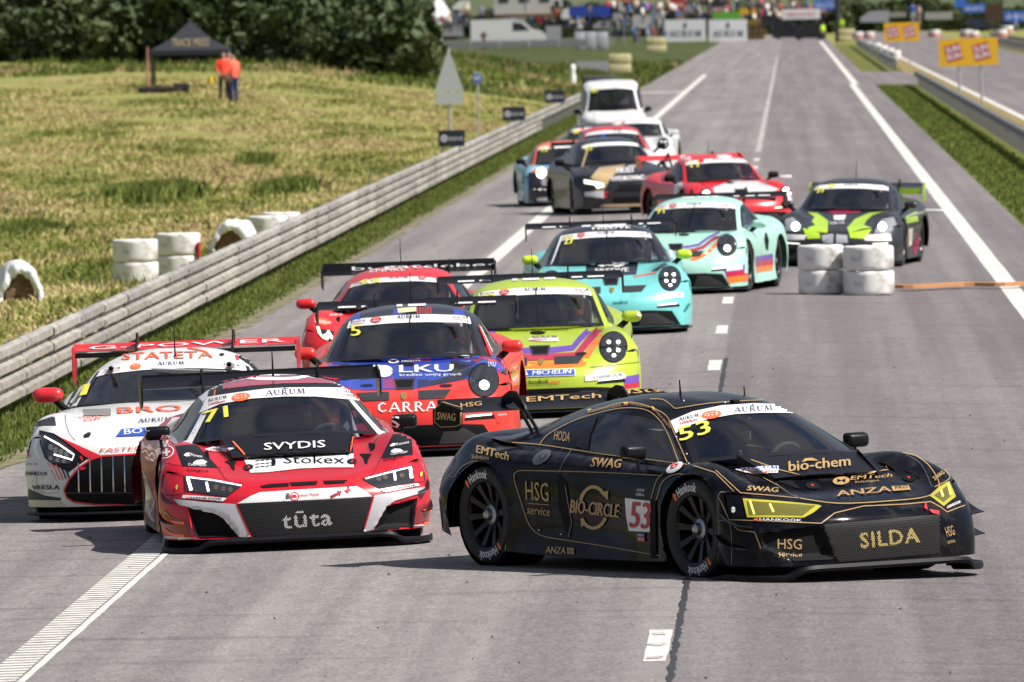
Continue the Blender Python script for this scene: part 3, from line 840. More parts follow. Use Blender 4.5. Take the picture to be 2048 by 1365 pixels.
def region(u0, u1, v0, v1, power=1.):
    def f(n):
        v = v0 + (v1 - v0) * rng.random(n) ** power; lo = np.maximum(u0, -8.0 - (v - 80) * .072 - 2.2) if u0 < -9 else u0
        u = lo + (u1 - lo) * rng.random(n); return u, v
    return f
def clumpy(f, scale=.5, cut=.0):
    def g(n):
        u, v = f(n * 2); s = np.sin(u * 1.9 + np.sin(v * .6) * 2) + np.sin(v * .45 + u * .8) + .7 * np.sin(u * 4.1 - v * 1.3)
        k = s + rng.normal(0, .8, len(u)) > cut; u, v = u[k][:n], v[k][:n]; return u, v
    return g
C = lambda a, c, p: (a, c, p)
blades('verge_grass_blades', 70000, region(-8.4, -7.12, 84, 440, 1.7), [C('blade_green', (.115, .15, .03), .5), C('blade_dark', (.07, .10, .022), .3), C('blade_olive', (.14, .15, .045), .2)], .03, .10, .010, 'short green grass between the guardrail and the asphalt')
blades('field_grass_blades', 160000, region(-30, -8.25, 92, 400, 1.5), [C('blade_green', (.115, .15, .03), .09), C('blade_olive', (.14, .15, .045), .12), C('blade_lime', (.22, .245, .06), .28), C('blade_straw', (.46, .38, .18), .36), C('blade_tan', (.36, .26, .14), .15)], .03, .13, .016, 'rough mown field grass with straw patches', lean=.6, patchy=True)
blades('tall_grass_clumps', 15000, clumpy(region(-24, -8.6, 95, 260, 1.3), 1, 1.5), [C('blade_green', (.115, .15, .03), .6), C('blade_dark', (.07, .10, .022), .25), C('blade_lime', (.22, .245, .06), .15)], .10, .26, .012, 'taller green tufts in the field grass')
blades('dry_grass_clumps', 60000, clumpy(region(-30, -8.6, 110, 420, 1.2), 1, 1.0), [C('blade_straw', (.46, .38, .18), .55), C('blade_brown', (.22, .15, .08), .2), C('blade_lime', (.22, .245, .06), .25)], .05, .16, .013, 'dry straw coloured tufts in the field grass')
def tuft(px, py, hw, n, h):
    g = ground_at(px, py); u0, v0 = to_road(g.x, g.y)
    return (lambda n: (rng.normal(u0, hw, n), rng.normal(v0, hw * 4, n))), n, h
for px, py, hw, n, h in ((310, 400, .32, 1500, .5), (350, 395, .3, 1000, .45), (250, 392, .2, 900, .4), (560, 395, .22, 1200, .42), (512, 335, .2, 900, .45), (600, 380, .2, 700, .4), (60, 470, .3, 900, .3)):
    f, n, h = tuft(px, py, hw, n, h)
    blades('grass_tuft', n, f, [C('blade_green', (.115, .15, .03), .6), C('blade_dark', (.07, .10, .022), .2), C('blade_lime', (.22, .245, .06), .2)], h * .5, h, .012, 'tall green tuft standing in the field')
blades('median_grass_blades', 26000, region(4.1, 5.8, 160, 476, 1.3), [C('blade_green', (.115, .15, .03), .5), C('blade_dark', (.07, .10, .022), .3), C('blade_lime', (.22, .245, .06), .2)], .03, .11, .014, 'green grass of the median strip', zf=lambda u, v: road_z(u) - .02)

# --- the wood on the left
def leaf_crown(name, n, rx, ry, rz, cz, m, seed, size=.32, lobes=16):
    g = np.random.default_rng(seed)
    L_ = g.normal(0, 1, (lobes, 3)); L_ /= np.linalg.norm(L_, axis=1)[:, None]; L_ *= g.uniform(.35, .95, (lobes, 1)) * [rx * .75, ry * .75, rz * .8]
    k = g.integers(0, lobes, n); d = g.normal(0, 1, (n, 3)); d /= np.linalg.norm(d, axis=1)[:, None]
    rad = g.uniform(.25, .5, lobes)[k] * min(rx, rz) * g.uniform(.55, 1.12, n) ** .5
    c = L_[k] + d * rad[:, None] + [0, 0, cz]
    a = g.normal(0, 1, (n, 3)); b_ = g.normal(0, 1, (n, 3)); a /= np.linalg.norm(a, axis=1)[:, None]; b_ /= np.linalg.norm(b_, axis=1)[:, None]
    s = size * g.uniform(.5, 1.3, (n, 1)); P = np.stack([c - a * s, c + b_ * s * .6, c + a * s, c - b_ * s * .6], 1)
    return mesh_data(name, P.reshape(-1, 3), np.arange(n * 4).reshape(n, 4))
LEAF = [mat('leaf_dark', (.030, .055, .012), .7, noise=(.5, (.05, .085, .018), .4, .6)), mat('leaf_mid', (.05, .085, .018), .7, noise=(.5, (.03, .05, .01), .4, .6)), mat('leaf_olive', (.085, .105, .025), .7, noise=(.5, (.05, .07, .016), .4, .6))]
BARK = mat('bark', (.08, .065, .05), .9, noise=(6, (.03, .025, .02), .4, .6))
CR = [leaf_crown('crown', 2600, 2.6, 2.6, 4.2, 4.2, LEAF[i], 10 + i) for i in range(3)]
for i in range(3): CR[i].materials.append(LEAF[i])
tb = MB(); tb.tube([(0, 0, -.5), (.05, 0, 1.5), (-.05, .05, 4), (.05, 0, 7)], [.18, .15, .10, .04], 8)
for a in range(5):
    q = a * 1.3; tb.tube([(0, 0, 2 + a * .8), (math.cos(q) * 1.0, math.sin(q) * 1.0, 3.2 + a * .8), (math.cos(q) * 1.7, math.sin(q) * 1.7, 4.6 + a * .7)], [.07, .045, .015], 6)
TR = mesh_data('trunk', tb.V, tb.F); TR.materials.append(BARK)
blades('far_bank_blades', 30000, region(-34, -7.3, 410, 700, 1.3), [C('blade_green', (.115, .15, .03), .3), C('blade_dark', (.07, .10, .022), .4), C('blade_olive', (.14, .15, .045), .2), C('blade_tan', (.36, .26, .14), .1)], .1, .35, .02, 'dark green bank below the paddock', patchy=True)
kinds = ['dark green tree', 'mid green tree', 'olive tree']
def tree(px, v, k, sc, group='trees of the wood above the field', lab=None):
    pos = 'at the left edge' if px < 150 else 'left of the tent' if px < 300 else 'behind the tent' if px < 450 else 'right of the marshals' if px < 640 else 'towards the right end'; row = 'front' if v < 456 else 'back'
    lab = lab or '%s, %s in the %s row of the wood %s' % (kinds[k], nth((pos, row)), row, pos)
    g = sight(px, 100); X = g.x / g.y * v; u, vv = to_road(X, v); z = land_z(u, v)
    t = thing('broadleaf_tree', lab or (kinds[k] + ' standing among the others in the dense wood above the field'), 'tree', (X, v, z), (0, 0, random.uniform(0, 6)), group); t.scale = (sc, sc, sc * random.uniform(.9, 1.15))
    obj('trunk', TR, t); obj('crown', CR[k], t)
for i in range(26):
    px = -40 + i * 33.5 + random.uniform(-8, 8); 
    if px < 835: tree(px, 448 - px * .02 + random.uniform(-2, 6), [0, 1, 0, 2, 1][i % 5], random.uniform(.50, .62))
for i in range(24):
    px = -60 + i * 36 + random.uniform(-10, 10)
    if px < 800: tree(px, 462 + random.uniform(-3, 6), random.choice([0, 0, 1, 2]), random.uniform(.8, 1.0))
# ================================================================ things beside the track and in the far paddock
def on_land(px, py, zf=None):
    d = sight(px, py); zf = zf or (lambda u, v: land_z(u, v))
    Y = 60.
    while Y < 2500:
        t = Y / d.y; z = CAM_H + d.z * t; u, v = to_road(d.x * t, Y)
        if z <= zf(u, v): return Vector((d.x * t, Y, zf(u, v)))
        Y += 1. if Y < 500 else 3.
    return Vector((d.x * 1000, 1000, 0))
def at(px, py, Y): d = sight(px, py); t = Y / d.y; return Vector((d.x * t, Y, CAM_H + d.z * t))
def S(Y): return FPX / Y
DIRTY = mat('wrap_white_dirty', (.72, .71, .69), .6, noise=(4.5, (.30, .27, .24), .52, .70), bump=(14, .35, .01))
FILM = mat('white_film', (.78, .79, .81), .45, noise=(3, (.55, .55, .57), .6, .75), bump=(11, .8, .03))
STRAW = mat('straw_cut', (.24, .15, .085), .95, noise=(7, (.10, .055, .03), .4, .65, (1, 1, 5)), bump=(40, .8, .02))
RUBB = mat('tyre_inside', (.02, .02, .02), .8)
_bt = None
def bundle_tyre(label, p, dia, h, group, red=False, cat='tyre barrier'):
    """a tyre wound in white film, lying flat"""
    r = dia / 2; n = 28; V = []; F = []
    prof = [(.50, .06), (.80, .015), (.95, .02), (.995, .08), (1.0, .2), (1.0, .5), (1.0, .8), (.995, .92), (.95, .98), (.80, .99), (.50, .95)]
    k0 = random.uniform(0, 6)
    for i in range(n):
        a = 2 * math.pi * i / n; w = 1 + .008 * math.sin(3 * a + k0) + .004 * math.sin(7 * a + k0 * 2)
        for q, z in prof: V.append((math.cos(a) * r * q * w, math.sin(a) * r * q * w, z * h + .003 * math.sin(5 * a + z * 9 + k0)))
    m = len(prof)
    for i in range(n):
        for j in range(m - 1): F.append((i*m+j, ((i+1) % n)*m+j, ((i+1) % n)*m+j+1, i*m+j+1))
    t = thing('wrapped_tyre', label, cat, p, (0, 0, random.uniform(0, .3)), group)
    mesh('wrapping', V, F, DIRTY, t, True)
    b = MB(); b.lathe([(r * .52, .05 * h), (r * .42, .2 * h), (r * .42, .8 * h), (r * .52, .95 * h)], 20, 'Z'); b.build('bead', RUBB, t, 40)
    return t
g = 'white wrapped tyres stacked on the track'
for px, D, r_ in ((1643, 133.9, .62), (1738, 133.6, .685)):
    b0 = ground_at(px, 590); b0.y = D + .3; b0.x = sight(px, 590).x * b0.y; b0.z = road_z(to_road(b0.x, b0.y)[0])
    for k in range(2):
        bundle_tyre(('upper' if k else 'lower') + ' white wrapped tyre of the ' + ('left, cleaner' if px < 1700 else 'right, grey scuffed') + ' stack on the track', b0 + Vector((0, 0, .335 * k)), r_, .33, g)
g = 'white wrapped tyres behind the left guardrail'
for px, Y, lab in ((272, 150.0, 'near'), (358, 153.5, 'far')):
    d = sight(px, 570); X = d.x / d.y * Y; u, v = to_road(X, Y); z = land_z(u, v) + .02
    for k in range(2):
        bundle_tyre(('upper' if k else 'lower') + ' white wrapped tyre at the ' + lab + ' end of the low stack behind the left guardrail', Vector((X, Y, z + .34 * k)), .68, .335, g)
b = MB(); c0 = at(398, 500, 153.4); b.box((0, 0, 0), (.05, .30, .24), bev=.02); o = b.build('red_wrap_strip', mat('red_film', (.5, .04, .03), .5)); o.location = c0; tag(o, 'red film band on the end of the white tyre stack behind the guardrail', 'film band')
def bale(label, px, py, Y, w, h, l=.8, rot=0., group='straw bales under white film'):
    """straw bale with white film thrown over it, open at the end that faces the track"""
    d = sight(px, py); X = d.x / d.y * Y; u, v = to_road(X, Y); z = land_z(u, v)
    t = thing('straw_bale', label, 'straw bale', (X, Y, z - .02), (0, 0, R(rot)), group)
    V = []; F = []; n = 16; rows = 7
    for r_ in range(rows):
        y = -l / 2 * .96 + l * .96 * r_ / (rows - 1)
        for i in range(n + 1):
            a = math.pi * i / n; V.append((-math.cos(a) * w * .37, y, math.sin(a) ** .8 * h * .72))
    F = grid_faces(rows, n + 1); F.append(tuple(range(n + 1))); F.append(tuple(range((rows - 1) * (n + 1), rows * (n + 1)))[::-1])
    mesh('straw', V, F, STRAW, t, False)
    V = []; rows = 9; n = 22
    for r_ in range(rows):
        y = -l / 2 - .06 + (l + .1) * max(0, r_ - 1) / (rows - 2); sc_ = .74 if r_ == 0 else 1.
        for i in range(n + 1):
            a = math.pi * (-.04 + 1.08 * i / n); k = 1 + .05 * math.sin(5 * a + r_ * 1.3) + (.05 * math.sin(9 * a) if r_ < 2 else 0)
            fl = .06 * max(0, abs(math.cos(a)) - .8) * 5
            V.append((-math.cos(a) * w * (.49 + fl) * k * sc_, y + .03 * math.sin(7 * a + 1), max(-.02, math.sin(a)) ** .8 * h * .98 * k * sc_ if math.sin(a) > 0 else -.02))
    f_ = mesh('film_sheet', V, grid_faces(rows, n + 1), FILM, t, True); so = f_.modifiers.new('thick', 'SOLIDIFY'); so.thickness = .03; so.offset = 0
    return t
bale('white film draped over a small straw bale at the left edge of the field', 36, 604, 142, .58, .60, .7, 8)
bale('white film draped over a straw bale just behind the guardrail, beyond the tyre stack', 472, 505, 171, .66, .56, .8, -10)
for k, px in enumerate((536, 562)):
    Y = 176 + 3 * k; X = sight(px, 480).x * Y; u, v = to_road(X, Y); bundle_tyre('white wrapped tyre behind the guardrail next to the far bale, number ' + ('nearer' if k == 0 else 'farther'), Vector((X, Y, land_z(u, v) + .15)), .7, .34, 'white wrapped tyres behind the left guardrail')
# film logo spots on the near bale
# --- orange strap lying across the right lane
V = []; F = []
for i in range(14):
    t = i / 13; p = ground_at(1785 + 265 * t, 581 - 6 * t + 1.2 * math.sin(t * 9), .006); V += [p + Vector((0, -.15, .03)), p + Vector((0, .15, .03))]
    if i: F.append((2*i-2, 2*i, 2*i+1, 2*i-1))
o = mesh('warning_strap', V, F, mat('strap_orange', (.52, .23, .09), .7, noise=(3, (.38, .2, .1), .4, .7))); so = o.modifiers.new('thick', 'SOLIDIFY'); so.thickness = .05; so.offset = 1
tag(o, 'faded orange warning strap lying across the lane from the tyre stacks', 'strap')
# --- tent
tp = on_land(312, 177); Yt = tp.y; sc = S(Yt); wT = 158 / sc; 
cx = at(380, 100, Yt + wT * .3); zt = tp.z
tent = thing('canopy_tent', 'black pop-up canopy tent with tan lettering in front of the wood', 'tent', (cx.x, Yt + wT / 2, zt))
ez = (178 - 103) / sc; ep = (178 - 113) / sc; pk = (178 - 44) / sc; h2 = wT / 2
TENT = mat('tent_fabric', (.012, .014, .022), .8)
V = [(-h2, -h2, ez), (h2, -h2, ez), (h2, h2, ez), (-h2, h2, ez), (0, 0, pk), (-h2*.5, -h2*.5, ez + (pk-ez)*.38), (h2*.5, -h2*.5, ez + (pk-ez)*.38), (h2*.5, h2*.5, ez + (pk-ez)*.38), (-h2*.5, h2*.5, ez + (pk-ez)*.38)]
V += [(-h2, -h2, ep), (h2, -h2, ep), (h2, h2, ep), (-h2, h2, ep)]
F = []
for k in range(4): n = (k + 1) % 4; F += [(k, n, 5 + n, 5 + k), (5 + k, 5 + n, 4), (9 + k, 9 + n, n, k)]
mesh('canopy', V, F, TENT, tent)
for i in (-1, 1):
    for j in (-1, 1):
        b = MB(); b.box((i * (h2 - .06), j * (h2 - .06), ep / 2), (.09, .09, ep + .3)); b.build('leg', mat('tent_leg', (.04, .035, .03), .6), tent)
V2, F2, asp = text_mesh('TRACK PRESS', 0, 1)
mesh('lettering', [(-h2 * .45 + a * h2 * .95, -h2 * .80 - .03 + (b_ * .3) * .35, ez + (pk - ez) * .13 + b_ * .30) for a, b_ in V2], F2, mat('tent_tan', (.36, .28, .14), .7), tent)
for o in [c for c in tent.children if c.name.startswith('lettering')]: pass
b = MB(); b.box((-.6, 0, .12), (1.6, .5, .22), bev=.06); b.box((.2, .1, .18), (.6, .5, .34), bev=.08); o = b.build('equipment_bag', mat('bag_black', (.012, .012, .012), .8)); gl = on_land(352, 186); o.location = gl; tag(o, 'dark equipment bags lying on the grass under the tent', 'bag')
cn_ = on_land(296, 174); b = MB(); b.lathe([(.12, 0), (.05, .04), (.03, 1.5), (.001, 1.52)], 12, 'Z'); o = b.build('marker_pole', mat('pole_pink', (.5, .2, .17), .6)); o.location = cn_; tag(o, 'slim pinkish marker pole standing left of the tent', 'marker pole')

# --- people: one continuous body each, arms and fingers included
SKIN_ = mat('skin', (.42, .24, .17), .6)
def person_mesh(key, pose):
    if key in _pm: return _pm[key]
    J = [(0, 0, .98), (0, 0, 1.18), (0, 0, 1.40), (0, -.01, 1.50), (0, -.02, 1.60), (0, -.03, 1.70)]; E = [(0, 1), (1, 2), (2, 3), (3, 4), (4, 5)]; Rd = [.15, .135, .15, .06, .085, .085]
    for sg in (1, -1):
        a = pose['L' if sg > 0 else 'R']; k = len(J); J += [(sg * .19, 0, 1.41)] + [tuple(q) for q in a]; E += [(2, k), (k, k + 1), (k + 1, k + 2)]; Rd += [.065, .045, .032]
        d = Vector(a[1]) - Vector(a[0]); hand_joints(J, E, Rd, a[1], k + 2, d, (-sg * .5, -.6, 0) if abs(d.z) > .1 else (0, 0, -1), sg)
        l = pose['l' if sg > 0 else 'r']; k = len(J); J += [tuple(q) for q in l]; E += [(0, k), (k, k + 1), (k + 1, k + 2), (k + 2, k + 3)]; Rd += [.10, .07, .048, .04]
    me = skin_body('person', J, E, Rd, SKIN_, 1)
    for _ in range(3): me.materials.append(SKIN_)
    for p in me.polygons:
        c = p.center
        # 0 skin, 1 top, 2 trousers, 3 shoes and hair
        hand = any((c - Vector(pose[q][1])).length < .17 or (c - (Vector(pose[q][1]) + (Vector(pose[q][1]) - Vector(pose[q][0])).normalized() * .1)).length < .14 for q in 'LR')
        p.material_index = 3 if (c.z > 1.70 or (c.z > 1.60 and c.y > .02) or c.z < .09) else 0 if (c.z > 1.50 or hand) else 1 if c.z > .95 else 2
    # nose and brow so that the head reads as a face
    for v in me.vertices:
        if v.co.z > 1.58 and v.co.y < -.09 and abs(v.co.x) < .03: v.co.y -= .02
    _pm[key] = me; return me
_pm = {}
POSE = {'stand': dict(L=[(.25, .02, 1.13), (.24, -.06, .90)], R=[(-.25, .02, 1.13), (-.24, -.06, .90)], l=[(.09, 0, .92), (.10, -.01, .50), (.11, .02, .09), (.13, -.14, .04)], r=[(-.09, 0, .92), (-.10, -.01, .50), (-.11, .02, .09), (-.13, -.14, .04)]),
        'hips': dict(L=[(.40, .05, 1.18), (.22, -.06, 1.03)], R=[(-.25, .0, 1.14), (-.20, -.20, .98)], l=[(.10, 0, .92), (.17, -.02, .50), (.22, .03, .09), (.26, -.12, .04)], r=[(-.09, 0, .92), (-.12, -.01, .50), (-.13, .02, .09), (-.15, -.14, .04)]),
        'walk': dict(L=[(.24, .10, 1.15), (.22, .02, .93)], R=[(-.24, -.10, 1.15), (-.21, -.26, 1.0)], l=[(.09, 0, .92), (.10, -.18, .53), (.10, -.14, .10), (.11, -.30, .07)], r=[(-.09, 0, .92), (-.10, .10, .50), (-.10, .32, .14), (-.11, .22, .04)]),
        'camera': dict(L=[(.28, -.12, 1.22), (.08, -.26, 1.48)], R=[(-.28, -.12, 1.22), (-.08, -.26, 1.48)], l=[(.09, 0, .92), (.12, -.01, .50), (.14, .02, .09), (.16, -.13, .04)], r=[(-.09, 0, .92), (-.12, -.01, .50), (-.14, .02, .09), (-.16, -.13, .04)])}
def cloth(c): return mat('cloth_' + c, c, .85)
def person(label, p, top, legs, hair='#2a2018', pose='stand', rz=0, h=1.75, group=None, cat='person'):
    me = person_mesh(pose, POSE[pose]); o = obj('person', me); tag(o, label, cat, group)
    o.location = p; o.rotation_euler = (0, 0, rz); k = h / 1.78; o.scale = (k, k, k)
    for i, m_ in ((1, cloth(top)), (2, cloth(legs)), (3, cloth(hair))): o.material_slots[i].link = 'OBJECT'; o.material_slots[i].material = m_
    return o
p1 = on_land(448, 205); p2 = on_land(468, 208)
a_ = person('marshal in orange-red shirt and dark trousers standing by the tent with a yellow flag', p1, '#ff4a30', '#15151a', pose='hips', rz=.3, h=1.82, group='track marshals by the tent')
person('marshal in salmon vest and blue jeans turned to the field', p2, '#ff6a55', '#1d2d5c', '#7a6a5a', 'stand', -2.4, 1.8, 'track marshals by the tent')
person('marshal in dark jacket half hidden behind the two in orange', on_land(458, 200), '#40303a', '#5a3a40', '#3a2a20', 'stand', .8, 1.75, 'track marshals by the tent')
V = []; F = []
for i in range(7):
    for j in range(4): V.append((-.28 - i * .05, -.24 + .03 * math.sin(i * 1.3), .98 - j * .08 - i * .02))
fo = mesh('signal_flag', V, grid_faces(7, 4), mat('flag_yellow', (.65, .45, .03), .8)); fo.location = p1; tag(fo, 'rolled yellow signal flag in the hand of the orange-red marshal', 'flag')

# --- road signs seen from behind
ALU = mat('sign_back', (.42, .44, .46), .45, .3); 
tsp = at(900, 280, 300); u_, v_ = to_road(tsp.x, 300); z_ = land_z(u_, v_); s_ = S(300)
sg_ = thing('road_sign', 'grey back of a triangular road sign with a plate below, on a tall post', 'road sign', (tsp.x, 300, z_))
hh = at(900, 105, 300).z - z_
b = MB(); b.tube([(0, .05, -.2), (0, .05, hh + .12)], .045, 10); b.build('post', ALU, sg_, 40)
b = MB(); b.prism([(-.44, hh - 1.17 + .0), (.44, hh - 1.17), (.05, hh - .02), (0, hh), (-.05, hh - .02)], .02, Matrix.Rotation(R(90), 4, 'X')); b.build('sign_plate', mat('sign_alu', (.50, .53, .56), .4, .2), sg_)
b = MB(); b.box((0, 0, hh - 1.38), (.80, .02, .36)); b.build('sign_plate', mat('sign_alu'), sg_)
q = at(955, 157, 303); zb = land_z(*to_road(q.x, 303)); bs = thing('road_sign', 'small round blue sign on a slim post right of the triangular sign', 'road sign', (q.x, 303, zb))
b = MB(); b.tube([(0, .03, -.2), (0, .03, q.z - zb + .2)], .03, 8); b.build('post', ALU, bs, 40); b = MB(); b.lathe([(.001, -.01), (.15, -.01), (.15, .01), (.001, .01)], 24, 'Y', (0, 0, q.z - zb)); b.build('sign_plate', mat('sign_blue', (.10, .19, .55), .5), bs)
b = MB(); b.box((-.03, -.018, q.z - zb), (.16, .004, .05)); b.box((.05, -.018, q.z - zb + .02), (.04, .004, .12)); b.build('symbol', mat('sign_white', (.7, .7, .7), .5), bs)
# --- advertising boards on the rail
BOARD = mat('board_navy', (.012, .014, .035), .6)
def board_word(root, w, cx_, cz, wd, ht, m_, y=-.018):
    V2, F2, a2 = text_mesh(w, 0, 1); mesh('lettering', [(cx_ - wd / 2 + a * wd, y, cz - ht / 2 + b_ * ht) for a, b_ in V2], F2, m_, root)
LW = mat('print_white', (.68, .68, .72), .6)
for px, py, w_px, lab in ((903, 277, 53, 'nearest'), (1028, 228, 45, 'middle'), (1110, 194, 40, 'farthest')):
    v = 8 / (math.tan(ROAD) - (px - 1024) / 20000); c = at(px, py, v); s_ = S(v); w_, h_ = w_px / s_, w_px * .62 / s_
    t = thing('advertising_board', lab + ' small navy board with white wheel emblem standing on the left guardrail', 'advertising board', c, group='navy boards on the left guardrail')
    b = MB(); b.box((0, 0, 0), (w_, .03, h_)); b.build('panel', BOARD, t); b = MB(); b.box((-w_ * .3, .04, -h_ * .5), (.03, .03, h_ * .6)); b.build('bracket', POST, t); b = MB(); b.box((w_ * .3, .04, -h_ * .5), (.03, .03, h_ * .6)); b.build('bracket', POST, t)
    board_word(t, 'ESSVE', w_ * .17, -.01, w_ * .52, h_ * .22, LW)
    V = []; F = []
    for k in range(8):
        a = k * math.pi / 4; n_ = len(V)
        for r0, da in ((.05, .25), (.05, -.25), (.20, -.30), (.20, .30)): V.append((-w_ * .28 + math.cos(a + da) * r0 * h_ * 1.15, -.018, math.sin(a + da) * r0 * h_ * 1.15))
        F.append((n_, n_ + 1, n_ + 2, n_ + 3))
    mesh('emblem', V, F, LW, t)
def yellow_board(label, px0, py0, px1, py1, Y, zg):
    a = at(px0, py1, Y); c = at(px1, py0, Y); w_, h_ = c.x - a.x, c.z - a.z; cx_, cz = (a.x + c.x) / 2, (a.z + c.z) / 2
    t = thing('advertising_board', label, 'advertising board', (cx_, Y, zg), (0, R(-1.2), 0), 'yellow boards in the median strip'); cz -= zg
    b = MB(); b.box((0, 0, cz), (w_, .04, h_)); b.build('panel', mat('board_yellow', (.78, .44, .02), .55), t)
    for sx in (-.17, .2): b = MB(); b.tube([(w_ * sx, .05, -.2), (w_ * sx, .05, cz + h_ * .3)], .045, 8); b.build('post', ALU, t, 40)
    for sx in (-.25, .22):
        r_ = R(13); e = h_ * .30; P_ = [(-e, -e), (e, -e), (e, e), (-e, e)]; rot = lambda x, z: (w_ * sx + x * math.cos(r_) - z * math.sin(r_), x * math.sin(r_) + z * math.cos(r_) + cz)
        mesh('emblem', [(rot(*p)[0], -.024, rot(*p)[1]) for p in P_], [(0, 1, 2, 3)], mat('board_red', (.55, .015, .02), .55), t)
        for word, dz in (('SUN', .08), ('RUN', -.82)):
            V2, F2, _a = text_mesh(word, 0, 1)
            for sh in (-.05, .05): mesh('lettering', [(rot(-e * .85 + x * e * 1.7 + sh * e, 0)[0] - (dz * e + z * e * .74) * math.sin(r_), -.028 - abs(sh) * .02 - (sh > 0) * .001, rot(-e * .85 + x * e * 1.7, 0)[1] + (dz * e + z * e * .74) * math.cos(r_)) for x, z in V2], F2, LW, t)
yellow_board('near yellow board with two red squares on posts behind the guardrail', 1880, 76, 1998, 133, 377, -.15)
yellow_board('far small yellow board with two red squares in the median', 1770, 45, 1840, 84, 629, -.15)

# --- far end of the straight and the paddock
def bx(name, label, cat, px0, py0, px1, py1, Y, m_, depth=1., group=None, word=None, wm=None, wh=.45, bev=.0, ground=False):
    a = at(px0, py1, Y); c = at(px1, py0, Y); w_, h_ = c.x - a.x, c.z - a.z; cx_ = (a.x + c.x) / 2; zb = a.z
    t = thing(name, label, cat, (cx_, Y, zb), group=group)
    b = MB(); b.box((0, depth / 2, h_ / 2), (w_, depth, h_), bev=bev); b.build('panel' if depth < .3 else 'body', m_, t, 40 if bev else None)
    if word: board_word(t, word, 0, h_ * .45, w_ * .8, h_ * wh, wm or BLK_(), -.03)
    if depth < .3:
        for sx in (-.4, .4): b = MB(); b.box((w_ * sx, .12, h_ * .45), (.06, .08, h_ * .9)); b.build('strut', POST, t)
    return t
def BLK_(): return mat('print_black', (.015, .015, .02), .6)
BW = mat('banner_white', (.72, .73, .76), .6); 
for px0, px1, lab in ((1330, 1411, 'left'), (1418, 1494, 'right')):
    t = bx('banner_board', lab + ' hand white board with dark roman lettering across the end of the straight', 'banner', px0, 39, px1, 84, 1010, BW, .1)
    V2, F2, _a = serif_word('AURUM'); a = at(px0, 84, 1010); c = at(px1, 39, 1010); w_, h_ = c.x - a.x, c.z - a.z
    mesh('lettering', [(-w_ * .4 + x * w_ * .8, -.03, h_ * .2 + z * h_ * .32) for x, z in V2], F2, mat('print_navy', (.03, .025, .08), .6), t)
    mesh('emblem', [(-.12, -.03, h_ * .62), (.12, -.03, h_ * .62), (.16, -.03, h_ * .78), (0, -.03, h_ * .9), (-.16, -.03, h_ * .78)], [(0, 1, 2, 3, 4)], mat('print_navy'), t)
bx('banner_board', 'black hoarding with white stars and letters above the white boards', 'banner', 1372, 4, 1458, 33, 1060, mat('banner_black', (.02, .02, .025), .6), .1, word='K★S★K', wm=LW)
bx('banner_board', 'small red hoarding left of the black hoarding', 'banner', 1330, 0, 1371, 20, 1062, mat('banner_red', (.5, .03, .03), .6), .1, word='LIMA', wm=LW)
bx('banner_board', 'green and yellow striped strip under the black hoarding', 'banner', 1425, 24, 1482, 39, 1040, mat('banner_green', (.10, .35, .03), .6), .1)
bx('banner_board', 'orange yellow panel beside the green strip', 'banner', 1478, 17, 1512, 30, 1041, mat('banner_amber', (.6, .35, .02), .6), .1)
bx('banner_board', 'white hoarding with red lettering above the dark cars', 'banner', 1564, 18, 1640, 39, 1050, BW, .1, word='NEEQWEO', wm=mat('print_red', (.6, .02, .02), .6))
bx('banner_board', 'blue hoarding at the right end of the far crowd', 'banner', 1628, 0, 1676, 20, 1055, mat('banner_blue', (.03, .14, .55), .6), .1, word='BALTIC', wm=LW)
for k, (a0, a1) in enumerate(((1138, 1176), (1184, 1221))): bx('banner_board', ('left' if k == 0 else 'right') + ' of two deep blue banners hung on the paddock fence', 'banner', a0, 12, a1, 33, 900, mat('banner_deep_blue', (.02, .05, .35), .6), .08, 'blue banners on the paddock fence')
for k, (a0, b0, a1, b1) in enumerate(((1910, -6, 1932, 16), (1926, 8, 1978, 26), (2008, 22, 2060, 44))): bx('banner_board', ('upper', 'lower', 'rightmost')[k] + ' of the bright blue signs at the far right', 'banner', a0, b0, a1, b1, 1000 - 20 * k, mat('banner_blue'), .1, 'bright blue signs at the far right', word='INFO' if k else None, wm=LW)
t = bx('tyre_wall', 'yellow and black tyre wall block at the right end of the white boards', 'tyre barrier', 1495, 42, 1528, 80, 1005, mat('tyre_wall_yellow', (.6, .38, .02), .7), 1.2)
for i in range(3):
    for j in range(3):
        b = MB(); b.lathe([(.30, -.04), (.36, -.08), (.22, -.10), (.18, -.05)], 12, 'Y', (-.55 + i * .55, 0, .35 + j * .55)); b.build('tyre', mat('tyre_rubber', (.018, .018, .02), .75), t, 40)
CREAM = mat('cream_block', (.62, .56, .30), .7, noise=(2, (.45, .40, .22), .45, .7))
for k, (a0, b0, a1, b1, Y, lab) in enumerate(((1218, 108, 1262, 148, 560, 'large cream block at the end of the grass strip, left of the road'), (1293, 75, 1332, 106, 800, 'cream block beside the white boards at the road edge'), (1678, 58, 1709, 85, 930, 'cream block at the start of the median, below the lime vest'))):
    a = at(a0, b1, Y); c = at(a1, b0, Y); w_, h_ = c.x - a.x, c.z - a.z; t = thing('barrier_block', lab, 'barrier block', ((a.x + c.x) / 2, Y, a.z), group='cream barrier blocks')
    for j in range(2): b = MB(); b.box((0, .4, h_ * (.25 + .5 * j)), (w_, .8, h_ * .485), bev=.06); b.build('block', CREAM, t, 40)
wb = [FILM, mat('film_red', (.55, .08, .07), .6)]
